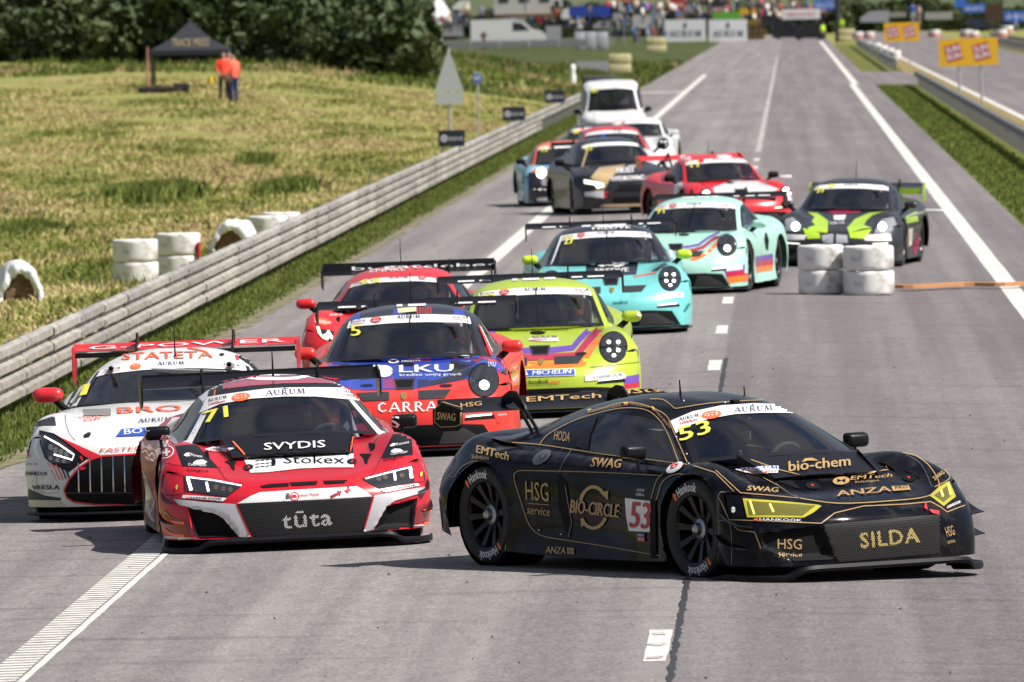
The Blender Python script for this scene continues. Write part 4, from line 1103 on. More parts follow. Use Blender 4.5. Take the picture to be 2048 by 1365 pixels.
for k, (px, py, Y) in enumerate(((1752, 96, 700), (1764, 102, 660), (1777, 108, 640), (1790, 113, 620))): 
    bundle_tyre(('first', 'second', 'third', 'fourth')[k] + ' white wrapped bundle from the far end behind the median rail', at(px, py + 8, Y), .75, .60, 'white bundles behind the median rail', cat='tyre bundle')
for k, (px, py, Y) in enumerate(((1715, 78, 900), (1738, 78, 895), (1868, 76, 800), (1932, 76, 790), (1946, 78, 790), (2002, 76, 780), (2014, 68, 785))):
    t = bundle_tyre(('leftmost', 'second', 'third', 'fourth', 'fifth', 'sixth', 'rightmost')[k] + ' of the red and white tyre bundles along the far right rail', at(px, py, Y), 1.0, .62, 'red and white tyre bundles at the far right', cat='tyre bundle')
    b = MB(); b.lathe([(.507, .12), (.507, .30)], 24, 'Z'); b.build('red_band', wb[1], t, 40)
# vehicles of the paddock
def side_van(label, px0, py0, px1, py1, Y, m_, face=1, group=None):
    a = at(px0, py1, Y); c = at(px1, py0, Y); L_, h_ = c.x - a.x, c.z - a.z; cx_ = (a.x + c.x) / 2
    t = thing('delivery_van', label, 'van', (cx_, Y, a.z), (0, 0, 0 if face > 0 else math.pi), group)
    P_ = [(-.5, .10), (-.5, .96), (-.47, 1.0), (.05, 1.0), (.20, .93), (.32, .66), (.44, .58), (.495, .45), (.5, .12)]
    b = MB(); b.prism([(x * L_, z * h_) for x, z in P_][::-1], 1.9, Matrix.Translation((0, .95, 0)) @ Matrix.Rotation(R(90), 4, 'X')); b.build('body', m_, t)
    b = MB(); b.prism([(x * L_, z * h_) for x, z in ((.06, .60), (.06, .90), (.17, .87), (.28, .62))][::-1], .02, Matrix.Translation((0, -.01, 0)) @ Matrix.Rotation(R(90), 4, 'X')); b.build('side_window', mat('glass_far', (.03, .035, .045), .2), t)
    for x in (-.32, .34): b = MB(); b.lathe([(.001, 0), (.34, 0), (.34, .22), (.001, .22)], 16, 'Y', (x * L_, -.03, .34)); b.build('wheel', mat('tyre_rubber'), t, 40)
    return t
PW = mat('van_white', (.72, .72, .72), .35, coat=.3)
side_van('large white panel van parked side-on in the middle of the paddock', 942, 38, 1092, 98, 880, PW)
side_van('white van partly behind the wood at the left end of the paddock', 822, 42, 884, 90, 885, PW, -1)
side_van('small white car-derived van right of the large van', 1122, 18, 1140, 40, 905, PW, -1)
t = bx('portable_cabin', 'pale grey portable cabin raised above the paddock', 'cabin', 989, -20, 1108, 29, 930, mat('cabin_grey', (.50, .49, .47), .6), 2.4)
b = MB(); b.box((0, 1.1, -.16), (5.6, 2.6, .30)); b.build('floor_beam', mat('cabin_timber', (.18, .10, .05), .8), t); 
a = at(1085, 10, 929); b = MB(); b.box((0.2, -.03, 1.35), (.04, .04, 2.2)); b.build('corner_post', mat('cabin_trim', (.7, .7, .7), .5), t)
for k in range(3): b = MB(); b.box((-1.9 + k * 1.9, -.02, 1.5), (.9, .05, .8)); b.build('window', mat('glass_far'), t)
for k, (a0, b0, a1, b1, Y, w, lab) in enumerate(((800, 2, 850, 30, 940, 2.6, 'white marquee roof at the edge of the wood'), (852, -10, 905, 34, 950, 2.8, 'taller white marquee beside it, next to the grey pillar'))):
    a = at(a0, b1, Y); c = at(a1, b0, Y); wd = (c.x - a.x) / 2; hh_ = c.z - a.z; t = thing('marquee', lab, 'marquee', ((a.x + c.x) / 2, Y, a.z - 1.6), group='white marquees in the paddock')
    b = MB(); b.add([(-wd, 0, 1.6), (wd, 0, 1.6), (wd, 3, 1.6), (-wd, 3, 1.6), (0, 1.5, 1.6 + hh_)], [(0, 1, 4), (1, 2, 4), (2, 3, 4), (3, 0, 4)]); b.add([(-wd, 0, 1.3), (wd, 0, 1.3), (wd, 0, 1.6), (-wd, 0, 1.6)], [(0, 1, 2, 3)]); b.build('roof', PW, t)
    for i in (-1, 1):
        for j in (0, 3): b = MB(); b.box((i * wd * .95, j, .65), (.08, .08, 1.9)); b.build('pole', ALU, t)
for k, (a0, a1) in enumerate(((1150, 1170), (1172, 1192), (1194, 1216))): bx('portable_toilet', ('left', 'middle', 'right')[k] + ' of three pale grey upright cabinets by the fence', 'cabinet', a0, 64, a1, 100, 885, mat('cabinet_grey', (.42, .45, .50), .5), 1.0, 'grey upright cabinets in the paddock', bev=.04)
bx('kiosk', 'dark brown kiosk between the blue signs at the far right', 'kiosk', 1972, 8, 2006, 44, 960, mat('kiosk_brown', (.06, .03, .02), .8), 2.)
side_van('dark parked car in front of the kiosk at the far right', 1935, 38, 1985, 60, 930, mat('car_navy', (.02, .03, .07), .4))
side_van('silver car beyond the far rail, left of the far yellow board', 1620 + 100, 22, 1720 + 56, 48, 990, mat('car_silver', (.30, .31, .34), .4), -1)
for k, (a0, b0, a1, b1, Y, c_, lab) in enumerate(((905, 2, 940, 22, 990, 'van_white', 'white van behind the taller marquee'), (1108, -4, 1136, 14, 1000, 'van_white', 'white van top right of the grey cabin'), (1000, 30, 1050, 50, 960, 'car_silver', 'silver car parked under the grey cabin'),
        (1226, 4, 1262, 24, 1010, 'van_white', 'white van behind the tall fence'), (1268, 10, 1300, 28, 1012, 'car_navy', 'navy car behind the tall fence'), (1062, 32, 1100, 50, 958, 'car_red_far', 'dark red car beside the silver one'), (884, 52, 926, 76, 930, 'car_silver', 'silver car left of the large white van'), (1140, 40, 1180, 60, 935, 'van_white', 'white car below the blue banners'), (1186, 42, 1218, 60, 936, 'car_silver', 'silver car below the blue banners'))):
    side_van(lab, a0, b0, a1, b1, Y, mat(c_, {'van_white': (.72, .72, .72), 'car_silver': (.30, .31, .34), 'car_navy': (.02, .03, .07), 'car_red_far': (.25, .02, .03)}[c_], .4), 1 if k % 2 else -1, 'vehicles parked in the paddock')
for k, (a0, b0, a1, b1, Y, c_, lab) in enumerate(((808, 30, 846, 56, 925, (.5, .5, .52), 'pale container wall beside the wood'), (1092, 52, 1122, 92, 890, (.33, .34, .36), 'grey gate panel right of the large van'), (1226, 26, 1262, 52, 950, (.30, .32, .36), 'slate crowd barrier panel'), (1264, 30, 1300, 56, 948, (.45, .45, .47), 'light crowd barrier panel'), (1302, 22, 1330, 50, 946, (.2, .22, .26), 'dark crowd barrier panel'), (892, 26, 934, 52, 955, (.12, .14, .22), 'dark blue awning beside the marquees'), (1752, 24, 1812, 36, 1060, (.25, .24, .2), 'low olive wall behind the far yellow board'), (1850, 24, 1905, 40, 1050, (.3, .3, .3), 'grey wall left of the blue signs'))):
    bx('wall_panel', lab, 'panel', a0, b0, a1, b1, Y, mat('panel_%d' % k, c_, .7), .1)
# dark cars at the end of the straight
for k, (a0, b0, a1, b1, Y, fc, lab) in enumerate(((1545, 42, 1612, 80, 985, 1, 'black car standing sideways at the end of the straight'), (1588, 46, 1650, 81, 980, -1, 'second black car overlapping it, with pale roof'), (1522, 30, 1562, 56, 1000, 1, 'dark grey car behind the two black cars'))):
    side_van(lab, a0, b0, a1, b1, Y, mat('car_black_far', (.012, .013, .018), .4), fc, 'dark cars at the end of the straight')
bx('banner_board', 'grey and white striped mesh barrier with red edge beside the cream block', 'barrier', 1152, 122, 1222, 146, 570, mat('mesh_grey', (.35, .36, .38), .7), .08)
bx('rubble_sack', 'dark heap of rubber matting beside the end of the guardrail', 'rubber matting', 1165, 152, 1232, 182, 440, mat('matting_dark', (.05, .05, .06), .8), 1.5, bev=.1)
q = on_land(1146, 172); b = MB(); b.lathe([(.14, 0), (.15, .45), (.10, .62), (.13, .75), (.12, .95), (.001, 1.05)], 14, 'Z'); o = b.build('bollard', FILM, None, 50); o.location = q; tag(o, 'white rounded bollard on the grass behind the farthest navy board', 'bollard')
# fences: posts and wires that can be told apart, one thing per run
def fence(label, px0, px1, py, Y, h=1.1, step=2.5, infill=True):
    a = at(px0, py, Y); c = at(px1, py, Y); L_ = c.x - a.x; t = thing('paddock_fence', label, 'fence', (a.x, Y, a.z)); n = int(L_ / step)
    for i in range(n + 1): b = MB(); b.box((i * step, 0, h / 2), (.08, .08, h)); b.build('post', ALU, t)
    for z in (.3, .65, 1.0): b = MB(); b.box((L_ / 2, 0, z * h), (L_, .04, .05)); b.build('rail', ALU, t)
    if infill:
        for i in range(n): b = MB(); b.box((i * step + step / 2, .03, h * .5), (step * .94, .01, h * .75)); b.build('panel', mat('fence_panel', (.36, .36, .36), .7), t)
fence('low grey panel fence along the front of the paddock', 822, 1232, 101, 850, .75)
fence('tall grey fence beside the road end, in front of the crowd', 1222, 1330, 92, 900, 2.4, 1.2, False)
guardrail('pale rail of the far right carriageway beyond the yellow boards', 17.5, 640, 900, -1, (.42,), STEEL_SHADED)
b = MB(); q = at(1676, 85, 960); b.tube([(0, 0, 0), (0, 0, 5)], .28, 10); o = b.build('gantry_post', mat('post_dark', (.03, .03, .03), .7)); o.location = q; tag(o, 'thick dark post at the end of the road beside the lime vests', 'post')
# spectators and marshals far away
tops = ['#1e1e24', '#404858', '#e8e6e0', '#7a8aa0', '#2b4fa8', '#1e1e24', '#b02038', '#d8c8b0', '#404858', '#50603a', '#d94f8c', '#3f8fd0', '#7a8aa0', '#c33030', '#e8e6e0', '#e07850']
where_ = ['by the marquee', 'behind the blue banners', 'near the grey cabin', 'along the tall fence', 'behind the white boards', 'above the hoardings']
def cname(c): return {'#d94f8c': 'pink', '#2b4fa8': 'blue', '#c33030': 'red', '#1e1e24': 'black', '#e8e6e0': 'white', '#7a8aa0': 'grey blue', '#b02038': 'crimson', '#3f8fd0': 'sky blue', '#d8c8b0': 'beige', '#50603a': 'olive', '#e07850': 'orange', '#404858': 'slate'}[c]
k = 0
for (x0, x1, ys, Y, n, wh) in ((802, 935, (60, 88), 900, 12, 0), (1098, 1225, (38, 60), 930, 14, 1), (930, 1100, (32, 60), 940, 8, 2), (1225, 1335, (40, 96), 915, 18, 3), (1330, 1560, (34, 56), 1045, 30, 4), (1500, 1670, (22, 44), 1075, 26, 5), (1225, 1335, (18, 40), 960, 12, 3), (1330, 1500, (14, 22), 1090, 14, 5)):
    for i in range(n):
        c_ = random.choice(tops); px = x0 + (x1 - x0) * (i + random.uniform(.1, .9)) / n; py = random.uniform(*ys)
        person('spectator in ' + cname(c_) + ' top, ' + nth(('s', wh, ys)) + ' from left '  + (where_[wh] if wh != 3 or ys[0] > 30 else 'above the tall fence') + (' at the back' if ys[0] < 20 and wh == 5 else ''), at(px, py, Y + random.uniform(-6, 6)), c_, random.choice(['#1d2d5c', '#1e1e24', '#6a6258', '#303438']), random.choice(['#2a2018', '#6a4a28', '#14100c', '#c03030', '#d8d8d8']), random.choice(['stand', 'hips', 'camera', 'walk']), random.uniform(-3, 3), random.uniform(1.6, 1.88), 'spectators far away'); k += 1
person('man in dark jacket and red cap standing before the white van', at(968, 102, 860), '#2c2230', '#241c28', '#d04020', 'hips', .4, 1.85)
for px, py, Y, lab in ((1646, 82, 975, 'marshal in lime vest beside the black cars'), (1683, 72, 950, 'marshal in lime vest right of the dark post')): person(lab, at(px, py, Y), '#b8f020', '#181c20', '#202020', 'stand', random.uniform(-1, 1), 1.8, 'marshals in lime vests')
person('marshal in red jacket near the red hoarding', at(1318, 72, 930), '#c03038', '#3a2030', '#302018', 'stand', 0, 1.8)
person('man in blue shirt beyond the far yellow board', at(1826, 45, 880), '#3060c8', '#a0a4a8', '#c8a890', 'camera', .5, 1.75); person('woman in pale top next to the man in blue shirt', at(1838, 47, 885), '#d8b8a8', '#c0b0a8', '#b89878', 'stand', -.5, 1.68)
person('person in grey trousers and blue jacket by the rightmost blue sign', at(2030, 66, 860), '#2c68d0', '#8a90a0', '#302820', 'walk', 1, 1.78)
# land behind everything: a low wooded ridge
def ridge(name, y0, h0, m_, seed, x0=-400, x1=420, amp=1.):
    V = []; n = 120; rnd = random.Random(seed); ph = [rnd.uniform(0, 6) for _ in range(4)]
    for i in range(n + 1):
        x = x0 + (x1 - x0) * i / n; z = h0 + amp * (math.sin(x * .03 + ph[0]) + .6 * math.sin(x * .09 + ph[1]) + .3 * math.sin(x * .31 + ph[2]))
        V += [(x, y0, -1), (x, y0 + 20, z * .6), (x, y0 + 60, z), (x, y0 + 200, z)]
    return mesh(name, V, grid_faces(n + 1, 4), m_, None, True, 'structure')
ridge('hills', 1500, 7, mat('far_green', (.05, .075, .03), .95, noise=(.08, (.09, .10, .05), .4, .6)), 3)
for i in range(34):
    px = 780 + i * 39 + random.uniform(-10, 10); Y = 1280 + random.uniform(-40, 60)
    t = thing('broadleaf_tree', ('dark green', 'mid green', 'olive green')[i % 3] + (lambda pos: ' tree, %s from the left in the far hedge line %s' % (nth(('h', pos)), pos))('behind the white vans' if px < 1120 else 'behind the crowd' if px < 1500 else 'beyond the black cars' if px < 1700 else 'behind the yellow boards'), 'tree', at(px, 12, Y) * 1.0, (0, 0, random.uniform(0, 6)), 'trees of the far hedge line'); t.location.z = -1.5; s__ = random.uniform(.55, .9); t.scale = (s__ * 1.3, s__ * 1.3, s__)
    obj('trunk', TR, t); obj('crown', CR[i % 3], t)
# grass of the banks in front of the paddock, and the bushes at the foot of the wood
BUSH = [leaf_crown('foliage', 1500, 1.6, 1.4, 1.5, 1.0, LEAF[i], 30 + i, .22, 12) for i in range(3)]
for i in range(3): BUSH[i].materials.append(LEAF[i])
for i in range(44):
    px = -60 + i * 20.6 + random.uniform(-6, 6); Y = 444 - px * .02 + random.uniform(-4, 3); X = sight(px, 100).x * Y; u, v = to_road(X, Y)
    o = obj('bush', BUSH[random.choice([0, 0, 1, 2])]); o.location = (X, Y, land_z(u, v) - .2); s__ = random.uniform(.8, 1.5); o.scale = (s__, s__, s__ * random.uniform(.8, 1.2)); o.rotation_euler = (0, 0, random.uniform(0, 6))
    tag(o, (lambda pos: random.choice(['dense dark', 'leafy', 'rounded']) + ' bush below the wood, %s from the left of those %s' % (nth(('b', pos)), pos))('by the left edge' if px < 150 else 'left of the tent' if px < 300 else 'behind the tent' if px < 450 else 'right of the marshals' if px < 640 else 'at its right end'), 'bush', 'bushes along the foot of the wood')
# small rubber crumbs and stones scattered on the asphalt
V = []; F = []
for i in range(320):
    u = random.uniform(-7, 6); v = 56 + 260 * random.random() ** 2; r_ = random.uniform(.004, .011) * (1 + v / 200); p = W(u, v, .004); k = len(V)
    V += [p + Vector((r_ * random.uniform(.6, 1.5), 0, 0)), p + Vector((0, r_ * 2, 0)), p + Vector((-r_ * random.uniform(.6, 1.5), 0, 0)), p + Vector((0, -r_ * 2, 0)), p + Vector((0, 0, r_ * .8))]
    F += [(k, k+1, k+4), (k+1, k+2, k+4), (k+2, k+3, k+4), (k+3, k, k+4)]
mesh('rubber_crumbs', V, F, mat('rubber_crumb', (.02, .02, .02), .9), None, False, 'stuff')
# ================================================================ mid-engined GT3 coupe (two of them)
def mirror_canopy(): pass
R8 = dict(nose=2.27, tail=-2.12, hw=.995, axles=(1.325, -1.325), rarch=.372, wz=.345, cabin=(-.75, .86, .60),
  F=[[(2.26,0,.11),(2.25,.35,.11),(2.20,.62,.11),(2.10,.84,.11),(1.86,.965,.11)],
     [(2.26,0,.26),(2.25,.35,.26),(2.19,.62,.26),(2.08,.85,.26),(1.84,.985,.26)],
     [(2.23,0,.41),(2.22,.35,.41),(2.14,.62,.42),(2.01,.85,.43),(1.81,.985,.44)],
     [(2.10,0,.505),(2.08,.35,.51),(1.97,.62,.54),(1.86,.82,.58),(1.72,.945,.60)]],
  S=[(1.62,[(0,.61),(.35,.615),(.60,.635),(.79,.70),(.93,.665),(.985,.50),(.99,.3),(.975,.12)]),
     (1.30,[(0,.74),(.35,.735),(.58,.715),(.77,.785),(.93,.735),(.992,.56),(.998,.33),(.985,.12)]),
     (.80,[(0,.79),(.35,.785),(.60,.755),(.76,.755),(.91,.71),(.97,.53),(.955,.32),(.95,.10)]),
     (.10,[(0,.80),(.35,.80),(.62,.78),(.775,.785),(.885,.725),(.925,.52),(.90,.30),(.955,.09)]),
     (-.62,[(0,.82),(.35,.82),(.64,.81),(.79,.81),(.915,.745),(.95,.55),(.93,.30),(.965,.09)]),
     (-1.30,[(0,.84),(.35,.84),(.62,.825),(.78,.815),(.935,.75),(.995,.58),(.998,.35),(.985,.12)])],
  R=[[(-2.05,0,.22),(-2.05,.35,.22),(-2.04,.65,.22),(-1.98,.84,.22),(-1.88,.955,.22)],
     [(-2.11,0,.45),(-2.11,.35,.45),(-2.10,.65,.45),(-2.04,.84,.45),(-1.90,.965,.45)],
     [(-2.12,0,.64),(-2.12,.35,.64),(-2.11,.65,.63),(-2.03,.83,.60),(-1.89,.945,.55)],
     [(-2.05,0,.82),(-2.05,.35,.82),(-2.02,.64,.80),(-1.94,.78,.75),(-1.80,.90,.665)]],
  K=[[(1.24,0,.805),(1.20,.36,.80),(.94,.72,.765),(.86,.785,.745)],
     [(.60,0,1.10),(.57,.28,1.09),(.42,.535,1.025),(.42,.815,.76)],
     [(-.05,0,1.19),(-.05,.28,1.18),(-.08,.535,1.095),(-.08,.82,.77)],
     [(-.78,0,1.14),(-.78,.28,1.12),(-.76,.50,1.03),(-.76,.815,.80)],
     [(-1.75,0,.90),(-1.73,.27,.89),(-1.70,.42,.875),(-1.62,.70,.865)]])
CARBON = mat('carbon_black', (.008, .008, .011), .4, 0, .05, spec=.15)
MATTE = mat('matte_black', (.006, .006, .007), .7, spec=.15)
GLASS = glass('car_glass', (.76, .78, .84), .38); GLASS_D = glass('car_glass_dark', (.12, .13, .16))
def airfoil(chord, thick=.028, camber=.03, n=9):
    up = []; lo = []
    for i in range(n):
        t = i / (n - 1); x = -chord * t; y = thick * 2.2 * (math.sqrt(t) - t) * .9; c = -camber * math.sin(math.pi * t * .8) * .6 + camber * 1.6 * t * t
        up.append((x, c + y * .5)); lo.append((x, c - y * .5))
    return up + lo[-2:0:-1]
def rear_wing(car, x, z, half, chord, m, end_m=None, end=None, mounts=((.5, 0),), pylon=None, face=None, name='rear_wing', gurney=True, tilt=8, swan=True):
    prof = airfoil(chord); ct, st = math.cos(R(-tilt)), math.sin(R(-tilt))
    prof = [(a * ct - b * st, a * st + b * ct) for a, b in prof]
    V = []; F = []; ys = list(np.linspace(-half, half, 17)); n = len(prof)
    for y in ys:
        for a, b in prof: V.append((x + a, y, z + b))
    for i in range(len(ys) - 1):
        for k in range(n): F.append((i*n+k, i*n+(k+1) % n, (i+1)*n+(k+1) % n, (i+1)*n+k))
    F += [tuple(range(n)), tuple((len(ys)-1)*n + k for k in range(n))[::-1]]
    w = car.part(name, V, F, m, True, None, True, auto=45)
    e = end or [(.06, -.12), (.06, .02), (-.02, .06), (-chord - .02, .10), (-chord - .04, -.10), (-chord * .6, -.16)]
    for sg in (1, -1):
        b = MB(); b.prism(e, .014, Matrix.Translation((x, sg * (half + .008), z)) @ Matrix.Rotation(R(90), 4, 'X') )
        car.mb(b, 'endplate', end_m or m, None, w, True)
    for y in (pylon or (.42,)):
        for sg in (1, -1):
            b = MB()
            if swan:
                b.prism([(-.22, .02), (-.20, .09), (-.10, .135), (-.02, .13), (.10, .03), (.12, -.02), (.03, .01), (-.06, .06), (-.10, .04)][::-1], .014, Matrix.Translation((x, sg * y, z)) @ Matrix.Rotation(R(90), 4, 'X'))
                for o_ in (0, .09): b.tube([(x + .10 - o_ * .6, sg * y, z + .0 - o_ * .2), (x + .40 - o_, sg * y, z - .27)], .013, 6)
                b.tube([(x + .22, sg * y, z - .13), (x + .14, sg * y, z - .15)], .01, 6)
            else: b.box((x - .1, sg * y, z - .15), (.2, .012, .28))
            car.mb(b, 'wing_pylon', CARBON, 40, w, False)
    return w
def r8_mirror(car, y=-1, m=None, arm=None, pos=(.58, .93, .84), s=(.10, .20, .115), name='wing_mirror'):
    m = m or CARBON
    b = MB(); x, yy, z = pos
    bm = bmesh.new(); bmesh.ops.create_cube(bm, size=1)
    for v in bm.verts:
        v.co.x *= s[0] * (1.0 if v.co.x < 0 else .7); v.co.y *= s[1] * (1 if v.co.x < 0 else .86); v.co.z *= s[2] * (1 if v.co.x < 0 else .75)
    bmesh.ops.bevel(bm, geom=list(bm.edges), offset=.028, segments=3, affect='EDGES', profile=.5)
    bm.verts.index_update(); b.add([v.co + Vector((x, y * yy, z)) for v in bm.verts], [[v.index for v in f.verts] for f in bm.faces]); bm.free()
    o = car.mb(b, name, m, 60, None, True)
    a = MB(); a.tube(arm(y) if arm else [(x + .0, y * (yy - .02), z - s[2] * .4), (x + .02, y * (yy - .035), z - .16), (x + .10, y * (yy - .10), z - .24)], [.012, .013, .018], 8)
    car.mb(a, 'mirror_arm', CARBON, 40, o)
    g = MB(); g.box((x - s[0] * .5 - .002, y * yy, z), (.004, s[1] * .8, s[2] * .7)); car.mb(g, 'mirror_glass', mat('mirror_glass', (.5, .5, .5), .05, 1.), None, o)
    return o
def splitter(car, pts, z0=.04, thick=.06, m=None, inner=.25):
    """pts: half outline (x, y, dz) from the middle outwards"""
    full = [(x, -y, dz) for x, y, dz in pts[::-1] if y > 0] + [(x, y, dz) for x, y, dz in pts]
    full = spline3(full, 3)
    V = []; F = []
    for x, y, dz in full:
        V += [(x - inner, y * .985, z0 + dz + .012), (x - .012, y, z0 + dz + thick * .75), (x, y, z0 + dz + thick * .35), (x - .012, y, z0 + dz), (x - inner, y * .985, z0 + dz - .01)]
    for i in range(len(full) - 1):
        for k in range(4): F.append((5*i+k, 5*i+k+1, 5*i+k+6, 5*i+k+5))
    F += [(0, 1, 2, 3, 4)[::-1], tuple(5 * (len(full) - 1) + k for k in range(5))]
    return car.part('front_splitter', V, F, m or CARBON, True, None, True, auto=50)
def spline3(pts, n):
    P = [np.array(p, float) for p in pts]; out = []
    for i in range(len(P) - 1):
        a = P[max(i - 1, 0)]; b = P[i]; c = P[i + 1]; d = P[min(i + 2, len(P) - 1)]
        for k in range(n):
            t = k / n; out.append(.5 * ((2*b) + (c-a)*t + (2*a-5*b+4*c-d)*t*t + (3*b-a-3*c+d)*t**3))
    out.append(P[-1]); return out
def canards(car, m, sets, target=True):
    for (x, y, z, L_, w, rise) in sets:
        for sg in (1, -1):
            b = MB(); V = []; n = 6
            for i in range(n + 1):
                t = i / n; xx = x - L_ * t; yy = y + .035 * math.sin(t * 2.2); zz = z + rise * t * t
                V += [(xx, sg * yy, zz), (xx, sg * (yy + w * (1 - .25 * t)), zz + .015), (xx, sg * (yy + w * (1 - .25 * t)), zz + .022), (xx, sg * yy, zz + .008)]
            F = []
            for i in range(n):
                for k in range(4): F.append((4*i+k, 4*i+(k+1) % 4, 4*i+4+(k+1) % 4, 4*i+4+k))
            F += [(0, 1, 2, 3), tuple(4*n + k for k in (3, 2, 1, 0))]
            b.add(V, F); car.mb(b, 'canard', m, 40, None, target)
def mesh_grille(car, quad, cell, m, word=None, word_m=None, wbox=None, lift=4, back=True, bold=.015):
    """expanded-metal grille: six-sided holes; where the word stands the bars are painted"""
    if back: car.poly('grille_opening', quad, MATTE, 2)
    xs = [p[0] for p in quad]; ys = [p[1] for p in quad]
    wt = None
    if word:
        V, F, a = text_mesh(word, bold, 1.12); (wx, wy), (wx2, wy2), wh = wbox; d = np.array([wx2 - wx, wy2 - wy]); up = np.array([d[1], -d[0]]) / np.hypot(*d) * wh
        Q = np.array([wx, wy]) + V[:, :1] * d + V[:, 1:] * up; wt = [[tuple(Q[i]) for i in f] for f in F]
    A = ([], []); B = ([], [])
    dy = cell * .866; r = 0; y = min(ys)
    slope = (quad[1][1] - quad[0][1]) / (quad[1][0] - quad[0][0])
    while y < max(ys) + 10:
        x = min(xs) + (cell / 2 if r % 2 else 0)
        while x < max(xs):
            cx, cy = x, y + (x - min(xs)) * slope
            if inside((cx, cy), quad):
                ro = cell * .57
                for q in range(6):
                    an, a2 = R(30 + 60 * q), R(90 + 60 * q); mx, my = cx + ro * .8 * math.cos(R(60 + 60 * q)), cy + ro * .8 * math.sin(R(60 + 60 * q))
                    tgt = B if wt and any(inside((mx, my), t) for t in wt) else A
                    ri = cell * (.40 if tgt is A else .27); k = len(tgt[0])
                    tgt[0].extend([(cx + r_ * math.cos(g_), cy + r_ * math.sin(g_) * .95) for r_, g_ in ((ro, an), (ro, a2), (ri, a2), (ri, an))]); tgt[1].append((k, k+1, k+2, k+3))
            x += cell
        y += dy; r += 1
    o = car.stick('grille_mesh', A[0], A[1], m, lift, 400); 
    if o: o['kind'] = 'stuff'
    if B[0]:
        o = car.stick('grille_lettering', B[0], B[1], word_m, lift + 1, 400)
        if o: o['kind'] = 'stuff'
def Z(x0, y0, k):
    f = lambda *p: [(x0 + a / k, y0 + b / k) for a, b in p]
    f.p = lambda a, b: (x0 + a / k, y0 + b / k); f.k = k; return f
WHITE = flat('sticker_white', (.74, .74, .75), .35); BLACKS = mat('sticker_black', (.008, .008, .012), .35, spec=.3); GOLD = mat('sticker_gold', (.42, .27, .11), .4)
YEL = mat('race_number_yellow', (.80, .74, .10), .4); REDS = flat('sticker_red', (.60, .02, .03), .35); ORNG = flat('sticker_orange', (.85, .16, .05), .4)
PURP = flat('sticker_navy', (.03, .025, .08), .35); BLUES = flat('sticker_blue', (.02, .08, .42), .35)
DRL = mat('running_light', (.9, .9, .9), .3, emit=(1, 1, .97), es=1.6)
LAMP = mat('headlamp_dark', (.02, .022, .028), .08, 0, 1.)
CHROME = mat('bright_metal', (.6, .6, .62), .2, 1.)
def banner(car, outline, logo1, gt, aur, logo2, cls='GT3', cls_m=None):
    """windshield banner: white strip, event logo left and right, class disc, AURUM in the middle.  logos: (p0,p1,h)"""
    car.poly('windshield_banner', outline, WHITE, 2, 6)
    for lg in (logo1, logo2):
        if lg:
            p0, p1, h = lg; p0 = np.array(p0); p1 = np.array(p1); d = p1 - p0; up = np.array([d[1], -d[0]]) / np.hypot(*d)
            car.word('AURUM', p0 + up * h * .5, p1 + up * h * .5, h * .5, PURP, 3, serif=True)
            car.word('1000km', p0, p0 + d * .85, h * .36, REDS, 3, .02, up=up + d / np.hypot(*d) * .3)
    if aur:
        p0, p1, h = aur; car.word('AURUM', p0, p1, h, PURP, 3, serif=True)
        p0 = np.array(p0); p1 = np.array(p1); d = p1 - p0; up = np.array([d[1], -d[0]]) / np.hypot(*d); c = (p0 + p1) / 2 + up * h * 1.12
        a = d * .12; car.poly('sticker', [c - a, c + up * h * .12, c - up * 0 + a, c + up * h * .28 * 0 - up * h * .02], PURP, 3); 
        car.disc('sticker', c + up * h * .18, h * .10, h * .12, PURP, 3)
    if gt:
        c, rx, ry, ang = gt; car.disc('class_sticker', c, rx, ry, cls_m or ORNG, 3, ang)
        ca, sa = math.cos(R(ang)), math.sin(R(ang)); w = rx * .66
        car.word(cls, (c[0] - w * ca + ry * .38 * sa, c[1] - w * sa + ry * .38 * ca), (c[0] + w * ca + ry * .38 * sa, c[1] + w * sa + ry * .38 * ca), ry * .78, WHITE, 4, .03)
